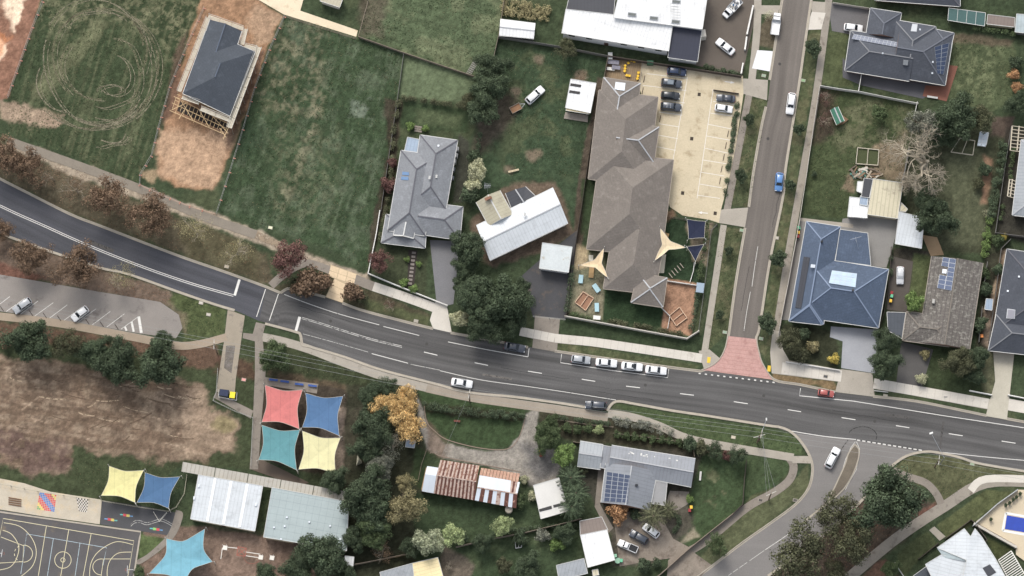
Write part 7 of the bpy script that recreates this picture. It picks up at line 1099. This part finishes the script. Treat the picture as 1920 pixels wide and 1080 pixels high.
m = MB(); c = [P(*p, 1.2 + .6 * abs(i - 6) / 6) for i, p in enumerate(smoothpx([(456, 1043), (462, 1054), (474, 1057), (484, 1053), (488, 1048)], 3))]; [m.tube(c[i], c[i + 1], .04, n=5) for i in range(len(c) - 1)]; m.build('chain_bridge', RED, pf)
def bench(px, py, dx, dy, L, mat, label, group=None, slats=3, name='bench'):
    r = thing(name, label, 'bench', P(px, py, 0), pdir(dx, dy), group); W = .42
    for k in range(slats): m = MB(); m.box((0, (k - (slats - 1) / 2) * W / slats * 1.05, .45), (L, W / slats * .9, .05)); ob('slat', m.data('slat', mat), r, local=True)
    for s in (-1, 1): m = MB(); m.box((s * L * .38, 0, .22), (.08, W * .9, .42)); ob('leg', m.data('leg', M('leg_steel', (120, 122, 124), .6)), r, local=True)
sheet('seating_pad', [(497, 707), (597, 720), (594, 738), (560, 732), (497, 722)], COND, .05); BLB = M('bench_blue', (52, 88, 160), .6, (2, .08))
for k, (x, y) in enumerate([(513, 713), (534, 716), (561, 721), (586, 724)]): bench(x, y, 20, 2.5, 1.9, BLB, ['first', 'second', 'third', 'fourth'][k] + ' blue bench from the left above the coral shade sail', 'blue benches on the seating pad')
bench(1313, 893, -2, 20, 2.0, FW, 'white bench on the corner lawn east of the silver house', slats=2); bench(857, 790, 20, 2, 1.4, M('bench_red', (120, 76, 66), .8), 'dark red bench on the sunken lawn'); bench(963, 321, 20, -5, 2.4, M('board_cream', (206, 190, 160), .9), 'cream timber table on the lawn behind the white gabled house', slats=4, name='timber_table'); bench(1671, 182, 20, 3, 2.2, TRIM, 'pale garden bench seat on the brick terrace', slats=3) if False else bench(1748, 183, 20, 3, 2.4, TRIM, 'pale garden bench at the foot of the brick terrace')
def bin_(px, py, lid, label, body=(60, 70, 62), sc=1.0, group=None):
    r = thing('wheelie_bin', label, 'bin', P(px, py, .9 * sc) * 1, random.uniform(-.3, .3), group, sc); r.location.z = 0.04
    m = MB(); m.box((0, 0, .5), (.52, .6, .9), 0, 0, 1.12); ob('body', m.data('body', M('bin_%d_%d_%d' % body, body, .6)), r, local=True); m = MB(); m.box((0, 0, 1.0), (.62, .74, .1), 0, 0, .92); ob('lid', m.data('lid', M('lid_%d_%d_%d' % lid, lid, .5)), r, local=True); m = MB(); m.tube((-.3, .36, .1), (.3, .36, .1), .1, n=8); ob('wheels', m.data('wheels', RUB), r, local=True)
YE, GR, RE, OR = (236, 190, 72), (110, 190, 150), (150, 52, 56), (236, 150, 84)
for a in [(1013, 845, YE, 'yellow lidded bin beside the gravel turning circle'), (1014, 853, RE, 'dark red lidded bin below the yellow one at the turning circle'), (1498, 427, GR, 'green lidded bin beside the blue house, topmost'), (1497, 436, YE, 'yellow lidded bin beside the blue house'), (1496, 443, RE, 'red lidded bin beside the blue house'), (1672, 549, RE, 'red lidded bin near the covered car'), (1672, 555, GR, 'green lidded bin near the covered car'), (1670, 564, YE, 'yellow lidded bin near the covered car'), (1841, 630, OR, 'orange lidded bin beside the slate roofed house'), (1296, 951, YE, 'yellow lidded bin beside the patio of the silver house'), (1293, 957, RE, 'dark lidded bin just below the yellow one by the patio'), (1165, 1051, GR, 'green lidded bin beside the white garage'), (1154, 1042, (150, 200, 170), 'pale green bin above the round garden table'), (1730, 1073, GR, 'green lidded bin beside the modern white house')]: bin_(*a)
sk = thing('skip_bin', 'dark blue lidded dumpster beside the school drive', 'dumpster', P(420, 737, .8), -.14); sk.location.z = 0; m = MB(); m.box((0, 0, .6), (1.9, 1.4, 1.2), 0, 0, 1.05); ob('body', m.data('body', M('dump_green', (70, 78, 74), .7)), sk, local=True)
for s in (-1, 1): m = MB(); m.box((s * .48, 0, 1.24), (.92, 1.4, .08)); ob('lid', m.data('lid', M('dump_lid', (46, 54, 80), .6)), sk, local=True)
sk = thing('recycling_dumpster', 'yellow lidded dumpster next to the dark blue one', 'dumpster', P(436, 741, .8), -.14); sk.location.z = 0; m = MB(); m.box((0, 0, .55), (1.15, 1.3, 1.1), 0, 0, 1.05); ob('body', m.data('body', M('dump_green', (70, 78, 74))), sk, local=True); m = MB(); m.box((0, 0, 1.14), (1.2, 1.4, .1), 0, 0, .94); ob('lid', m.data('lid', M('dump_yellow', (240, 220, 60), .5)), sk, local=True)
fence([(409, 730), (410, 744), (443, 750), (444, 735)], 1.1, TRIM, 'white rail pen round the two dumpsters', 'rail', .05, 2, .06)
db = thing('green_dumpster', 'dark green round topped bin at the top of the cream car park', 'dumpster', P(1219, 118, .6)); db.location.z = 0; m = MB(); m.box((0, 0, .5), (1.4, 1.0, 1.0), 0, 0, 1.05); ob('body', m.data('body', M('bin_green', (56, 92, 70), .6)), db, local=True); m = MB(); m.tube((-.7, 0, 1.0), (.7, 0, 1.0), .5, n=14); ob('lid', m.data('lid', M('bin_green2', (66, 104, 80), .6)), db, local=True)
DECK = sheet('deck', [(1140, 108), (1204, 119), (1199, 155), (1134, 147)], M('deck_brown2', (134, 116, 92), .9, (1.2, .14), (6, .12)), .045)
for k in range(14): t = k / 13; ribbon('deck_board', [(1152 + 50 * t, 112 + 6 * t + 1), (1147 + 50 * t, 146 + 6 * t)], .34, M('deck_board', (146, 126, 100), .9, (1.5, .2)), .06, DECK)
for k, (x, y) in enumerate([(1189, 116), (1184, 114), (1178, 119), (1172, 124), (1172, 129), (1171, 134), (1175, 142), (1180, 143), (1197, 137), (1196, 143), (1195, 148)]):
    r = thing('stool', ['yellow stool at the top right of the curve of stools', 'yellow stool at the very top of the curve of stools', 'yellow stool third along the curve from the top', 'yellow stool fourth along the curve from the top', 'yellow stool fifth along the curve from the top', 'yellow stool sixth along the curve, lowest of the arc', 'left stool of the lone pair on the deck', 'right stool of the lone pair on the deck', 'upper stool of the three by the car park fence', 'middle stool of the three by the car park fence', 'lower stool of the three by the car park fence'][k], 'stool', P(x, y, .06), .2 * k, 'yellow stools on the childcare deck'); m = MB(); m.box((0, 0, .42), (.56, .56, .12), 0, 0, .92); ob('seat', m.data('seat', M('stool_yellow', (232, 188, 60), .6)), r, local=True)
    for sx in (-1, 1):
        for sy in (-1, 1): m = MB(); m.tube((sx * .2, sy * .2, 0), (sx * .18, sy * .18, .38), .03, n=5); ob('leg', m.data('leg', TRIM), r, local=True)
def table(px, py, L, W, H, rz, mat, label, name='table', cat='table', z=.05):
    r = thing(name, label, cat, P(px, py, z), rz); m = MB(); m.box((0, 0, H), (L, W, .06), 0, 0, .97); ob('top', m.data('top', mat), r, local=True)
    for sx in (-1, 1):
        for sy in (-1, 1): m = MB(); m.tube((sx * L * .4, sy * W * .38, 0), (sx * L * .4, sy * W * .38, H - .03), .04, n=5); ob('leg', m.data('leg', ALU), r, local=True)
PB = M('play_blue', (168, 200, 208), .6, (2, .06)); table(1089, 524, 1.0, 1.9, .5, -.1, PB, 'pale blue play table nearest the western hedge'); table(1118, 541, 1.1, 2.0, .5, .6, PB, 'pale blue play table set at an angle'); table(1119, 577, .95, 2.0, .5, .03, PB, 'pale blue play table nearest the front wall'); table(1119, 597, 1.6, .9, .9, -.1, FW, 'white storage chest by the childcare front wall', 'storage_chest', 'chest'); table(1108, 485, 1.0, 1.3, .8, 0, M('play_white', (220, 214, 196), .7), 'cream table under the western shade sail'); table(1109, 510, 1.1, 2.8, .4, -.1, M('play_tan', (172, 144, 104), .8, (2, .1)), 'tan timber bench table below the western shade sail'); table(1312, 543, 1.7, 2.2, 2.0, -.12, M('panel_grey', (148, 164, 178), .5), 'small grey roofed shelter at the corner of the bark playground', 'shelter', 'shelter'); table(1247, 442, 1.6, 1.2, .5, -.3, M('play_tan', (172, 144, 104)), 'small tan platform under the eastern sail', 'platform', 'platform'); table(1150, 118, 2.6, 1.0, .75, -.1, M('table_grey', (132, 130, 140), .7), 'long grey table on the childcare deck'); table(1155, 128, 1.9, .9, .75, -.1, M('table_grey', (132, 130, 140)), 'short grey table on the childcare deck'); table(1144, 107, 1.0, 1.6, 1.1, 0, TRIM, 'white cabinet at the corner of the childcare deck', 'cabinet', 'cabinet'); table(1145, 130, 1.8, .7, .5, -.1, FW, 'white bench beside the grey deck tables', 'white_bench', 'bench')
sheet('garden_path', [(1240, 478), (1249, 477), (1245, 512), (1236, 512)], M('paving_white', (214, 206, 188), .9, (.6, .06)), .06)
bb = thing('balance_beams', 'row of five parallel timber balance beams on the childcare lawn', 'play equipment', P(1264, 508, 0))
for k in range(5): x, y = 1254 + 5.2 * k, 517 - 4.6 * k; m = MB(); m.bar(P(x, y - 5, .25), P(x + 7, y + 4, .25), .16, .2); m.build('beam', M('beam_grey', (168, 160, 146), .9), bb)
def frame_bed(corners, mat, fill, label, name='sandpit', cat='sandpit', div=True, h=.3):
    r = thing(name, label, cat, P(*corners[0], 0)); n = len(corners)
    for i in range(n): m = MB(); m.bar(P(*corners[i], h), P(*corners[(i + 1) % n], h), .16, .3); m.build('edge_board', mat, r)
    if div: a = [(corners[0][k] + corners[1][k]) / 2 for k in (0, 1)]; b = [(corners[2][k] + corners[3][k]) / 2 for k in (0, 1)]; m = MB(); m.bar(P(*a, h), P(*b, h), .14, .25); m.build('divider', mat, r)
    if fill: sheet('fill', corners, fill, .12, 0, r)
SB = M('sleeper_pale', (206, 176, 150), .9, (2, .1)); SF = M('sand_fill', (150, 116, 94), .95, (2, .12)); frame_bed([(1093, 547), (1113, 559), (1098, 582), (1078, 567)], SB, SF, 'timber framed sandpit on the western childcare yard'); frame_bed([(1274, 576), (1288, 596), (1268, 611), (1255, 592)], SB, SF, 'timber framed sandpit on the tan bark'); frame_bed([(1608, 277), (1648, 281), (1646, 310), (1605, 307)], M('bed_frame', (188, 180, 162), .9), M('bed_green', (74, 80, 54), .95, (3, .2)), 'pale framed vegetable bed above the rubble pile', 'vegetable_bed', 'garden bed'); frame_bed([(1800, 259), (1828, 264), (1824, 291), (1783, 285)], M('bed_frame', (188, 180, 162)), None, 'pale rectangular frame on posts below the dark tree', 'vegetable_cage', 'cage', h=1.4); fr2 = frame_bed([(966, 1017), (977, 1016), (978, 1026), (967, 1028)], FW, None, 'little white square frame by the timber fence', 'cold_box', 'planter', h=.3)
gh = thing('glasshouse', 'small glasshouse with white glazing bars beside the dark tree', 'glasshouse', P(1844, 261, 0))
for i in range(2):
    for j in range(4): sheet('pane', [(1837 + 8 * i - 1.2 * j, 247.5 + 6.5 * j + i), (1844.5 + 8 * i - 1.2 * j, 248.3 + 6.5 * j + i), (1843.4 + 8 * i - 1.2 * j, 254 + 6.5 * j + i), (1836 + 8 * i - 1.2 * j, 253.2 + 6.5 * j + i)], M('glass_pale', (196, 206, 214), .2, spec=.6), 2.0 + .2 * i, .04, gh)
m = MB(); ft = [P(x, y, 0) for x, y in [(1837, 250), (1853, 252), (1848, 276), (1832, 274)]]; m.hexa(ft, [p + Vector((0, 0, 1.95)) for p in ft]); m.build('frame', M('frame_white', (224, 224, 220), .6), gh)
rb = thing('rubble_pile', 'pile of scrap timber and sheeting above the ribbed garage', 'rubble', P(1620, 322, 0)); rg = random.Random(5)
for k in range(34): m = MB(); p = P(1598 + 50 * rg.random(), 314 + 18 * rg.random(), .2 + .3 * rg.random()); m.box(p, (rg.uniform(.6, 2.2), rg.uniform(.15, .5), .1), rg.uniform(-1.2, 1.2)); m.build('scrap', M('scrap_%d' % (k % 5), [(168, 156, 138), (116, 104, 92), (196, 190, 178), (92, 128, 118), (134, 112, 92)][k % 5], .9, (3, .1)), rb)
pa = thing('stacked_pallet', 'weathered slatted pallet lying in the pale paddock corner', 'pallet', P(885, 128, 0), pdir(8, -14))
for k in range(8): m = MB(); m.box((-1.6 + .46 * k, 0, .15), (.2, 1.1, .05)); ob('slat', m.data('slat', M('pallet_grey', (150, 148, 140), .9)), pa, local=True)
for s in (-1, 0, 1): m = MB(); m.box((0, s * .5, .08), (3.6, .1, .1)); ob('runner', m.data('runner', M('pallet_grey', (150, 148, 140))), pa, local=True)
SP = sheet('garden_path', [(766, 468), (783, 470), (776, 540), (764, 536)], M('path_bark', (62, 56, 52), .95, (1, .2)), .03)
for k in range(9): sheet('stepping_stone', sq(776 - .9 * k, 474 + 7.2 * k, 3.6, 2.0, .1), M('stone_step', (138, 130, 124), .9, (2, .1)), .06, .05, SP)
ST = thing('garden_steps', 'short flight of grey garden steps behind the grey tiled house', 'steps', P(783, 243, 0))
for k in range(3): m = MB(); m.bar(P(777, 237 + 4 * k, .12), P(791, 239 + 4 * k, .12), .4, .3 - .08 * k); m.build('step', COND, ST)
for (x, y, l) in [(1148, 970, 'small white box behind the white garage cars'), ]: table(1158, 975, 1.2, .8, .6, .4, FW, 'white outdoor table beside the orange bush')
tb = thing('round_table', 'round pale green garden table below the white garage wall', 'table', P(1158, 1052, 0)); m = MB(); m.tube((0, 0, .7), (0, 0, .76), .65, n=16); ob('top', m.data('top', M('table_green', (150, 190, 164), .6)), tb, local=True); m = MB(); m.tube((0, 0, 0), (0, 0, .7), .06, n=6); ob('stem', m.data('stem', ALU), tb, local=True)
tp = thing('white_tarp_tent', 'pale pointed canvas cover at the edge of the dark trees', 'cover', P(673, 860, 0)); m = MB(); b = [P(x, y, .05) for x, y in [(670, 850), (679, 868), (668, 873)]]; t = P(673, 862, 1.8); [m.face([b[i], b[(i + 1) % 3], t]) for i in range(3)]; m.build('canvas', M('canvas', (206, 202, 180), .9, (2, .08)), tp); m = MB(); m.tube((t.x, t.y, 0), t, .04); m.build('pole', ALU, tp)
# small lids and pads set into verges and paths
def pit(px, py, c, label, rz=-.2, L=1.0, W=.7): r = thing('utility_pit', label, 'pit cover', P(px, py, 0), rz); m = MB(); m.box((0, 0, .06), (L, W, .1)); ob('surround', m.data('surround', CON), r, local=True); m = MB(); m.box((0, 0, .115), (L * .8, W * .75, .02)); ob('lid', m.data('lid', M('lid_%d_%d_%d' % c, c, .8, (3, .1))), r, local=True)
for a in [(377, 568, (196, 190, 178), 'pale pit cover on the grass below the stop line'), (391, 590, (190, 184, 172), 'second pale pit cover on the grass near the school drive'), (780, 602, (170, 164, 150), 'pit cover on the verge beside the pale driveway'), (565, 539, (150, 142, 134), 'pit cover in the bed beside the indented kerb'), (425, 500, (178, 166, 146), 'pit cover under the small bare tree'), (1506, 151, (140, 170, 128), 'green pit cover on the verge opposite the car park'), (1391, 432, (140, 164, 136), 'green pit cover at the lower car park exit'), (1359, 623, (150, 168, 146), 'green pit cover left of the paved threshold'), (1427, 635, (140, 158, 136), 'green pit cover right of the paved threshold'), (1456, 446, (186, 180, 166), 'pale pit cover beside the blue house verge'), (1375, 820, (196, 186, 166), 'pale pit covers on the verge above the corner'), (1823, 870, (150, 166, 140), 'greenish pit cover at the kerb near the light pole'), (1432, 142, (150, 168, 146), 'green pit cover below the new white driveway'), (1548, 706, (84, 84, 84), 'dark pit cover in the eastern footpath'), (1491, 938, (92, 88, 84), 'dark drain cover beside the southern road'), (1426, 938, (84, 80, 76), 'dark grate in the southern footpath'), (507, 427, (226, 224, 190), 'cream marker box at the edge of the middle paddock'), (457, 712, (222, 158, 150), 'pink concrete pad beside the school drive'), (1660, 742, (178, 172, 156), 'pit cover by the eastern kerb')]: pit(*a)
for (x, y, l) in [(1329, 675, 'yellow tactile pad left of the paved threshold'), (1442, 691, 'yellow tactile pad right of the paved threshold')]:
    r = thing('tactile_pad', l, 'tactile paving', P(x, y, .06)); m = MB(); m.box((0, 0, .02), (.7, 1.3, .03), -.1); ob('plate', m.data('plate', M('tactile_yellow', (232, 196, 72), .8)), r, local=True); m = MB(); [m.box((-.24 + .16 * i, -.5 + .2 * j, .045), (.07, .07, .02), -.1) for i in range(4) for j in range(6)]; o = ob('studs', m.data('studs', M('tactile_yellow', (232, 196, 72))), r, local=True); o['kind'] = 'stuff'
# pots on the pool terrace
for k, (x, y) in enumerate([(1885, 948), (1892, 944), (1899, 938), (1905, 933), (1912, 927), (1857, 975)]):
    r = thing('potted_shrub', ['first', 'second', 'third', 'fourth', 'fifth', 'lone'][k] + (' potted ball shrub from the left along the pool fence' if k < 5 else ' potted plant at the near end of the pool terrace'), 'potted plant', P(x, y, .5), 0, 'pots on the pool terrace'); m = MB(); m.tube((0, 0, 0), (0, 0, .5), .22, .3, 10); ob('pot', m.data('pot', M('pot_dark', (58, 58, 60), .7)), r, local=True); v, q, _t = tpl('shrub', 0); ob('foliage', TPLM[('shrub', 0)].setdefault('dark', mesh_np('crown', v, q, LM['dark'])), r, (0, 0, .4), 0, .45, local=True)
# ================================================================== POLES AND WIRES
WD = M('pole_timber', (128, 112, 96), .9, (2, .15)); WG = M('wire', (150, 152, 150), .5, metal=.3); PT = []
def pole(px, py, label, H=9.6, arm=(0, 1), L=2.2, lamp=None):
    t = P(px, py, H); r = thing('power_pole', label, 'power pole', Vector((t.x, t.y, 0))); m = MB(); m.tube((t.x, t.y, 0), t, .17, .12, 8); m.build('pole', WD, r); a = pdir(*arm); u = Vector((math.cos(a), math.sin(a), 0)); m = MB(); m.bar(t - u * L / 2 - Vector((0, 0, .3)), t + u * L / 2 - Vector((0, 0, .3)), .12, .14); m.build('crossarm', M('crossarm', (206, 202, 192), .8), r); o = []
    for k in (-1, -.15, 1): q = t + u * (L * .45 * k) - Vector((0, 0, .1)); m = MB(); m.tube(q - Vector((0, 0, .12)), q + Vector((0, 0, .1)), .06, .03, 6); m.build('insulator', TRIM, r); o.append(q + Vector((0, 0, .1)))
    if lamp: e = P(*lamp, H + .3); m = MB(); m.tube(t - Vector((0, 0, .5)), e, .05, n=6); m.build('lamp_arm', ALU, r); m = MB(); m.box(e, (.3, .6, .14)); m.build('lamp_head', TRIM, r)
    return o
def wire(a, b, sag, label, r=.026, mat=None):
    A, B = a, b; w = thing('overhead_wires', label, 'power line', Vector(((A[0].x + B[0].x) / 2, (A[0].y + B[0].y) / 2, 0)))
    for p, q in zip(A, B):
        m = MB(); prev = p; n = 14
        for k in range(1, n + 1): t = k / n; c = p.lerp(q, t) - Vector((0, 0, 4 * sag * t * (1 - t))); m.tube(prev, c, r, n=4); prev = c
        m.build('wire', mat or WG, w)
PL = [pole(-90, 548, 'power pole beyond the left edge of the car park', arm=(1, 18)), pole(401, 645, 'power pole with white crossarm beside the school drive', arm=(0, 20)), pole(880, 738, 'power pole on the southern kerb by the sunken lawn', arm=(-3, 20)), pole(1428, 812, 'tall power pole with white crossarms on the corner verge', arm=(-4, 18), lamp=(1437, 786)), pole(1761, 862, 'power pole on the verge beside the huge tree', arm=(-2, 18)), pole(2010, 905, 'power pole beyond the right edge', arm=(-2, 18))]
nm = ['over the school car park', 'over the school shade sails and path', 'along the southern kerb in the middle', 'across the southern junction', 'leaving at the right edge']
for i in range(5): wire(PL[i], PL[i + 1], .7, 'three thin overhead wires ' + nm[i])
wire([PL[2][1]], [P(828, 856, 3.8)], .3, 'single service wire running to the rusty roofed cottage'); pole(1424, 817, 'shorter companion pole with white crossarm next to the corner pole', 8.8, (18, -5), 2.6)
e0 = P(1447, 925, 8.5); pl2 = pole(1446, 925, 'power pole on the curve of the southern footpath', 8.5, (20, -9), 2.4); wire(PL[3], pl2, .3, 'three overhead wires turning south from the corner pole')
r = thing('street_light', 'slender street light with long arm over the main road', 'street light', P(1763, 870, 0)); b = P(1763, 870, 0); t = Vector((b.x, b.y, 8.2)); e = P(1746, 812, 9.2); m = MB(); m.tube(b, t, .11, .07, 8); m.build('pole', ALU, r); m = MB(); m.tube(t, e, .05, .04, 6); m.build('arm', ALU, r); m = MB(); m.box(e, (.35, .8, .14), -1.2); m.build('lamp_head', M('lamp_white', (226, 226, 222), .5), r)
sg = thing('road_sign', 'small road sign on a post at the eastern verge', 'sign', P(1771, 748, 0)); m = MB(); m.tube((0, 0, 0), (0, 0, 2.6), .05, n=6); ob('post', m.data('post', ALU), sg, local=True); m = MB(); m.box((0, .02, 2.3), (.75, .05, .75)); ob('plate', m.data('plate', M('sign_grey', (120, 122, 124), .5)), sg, local=True)
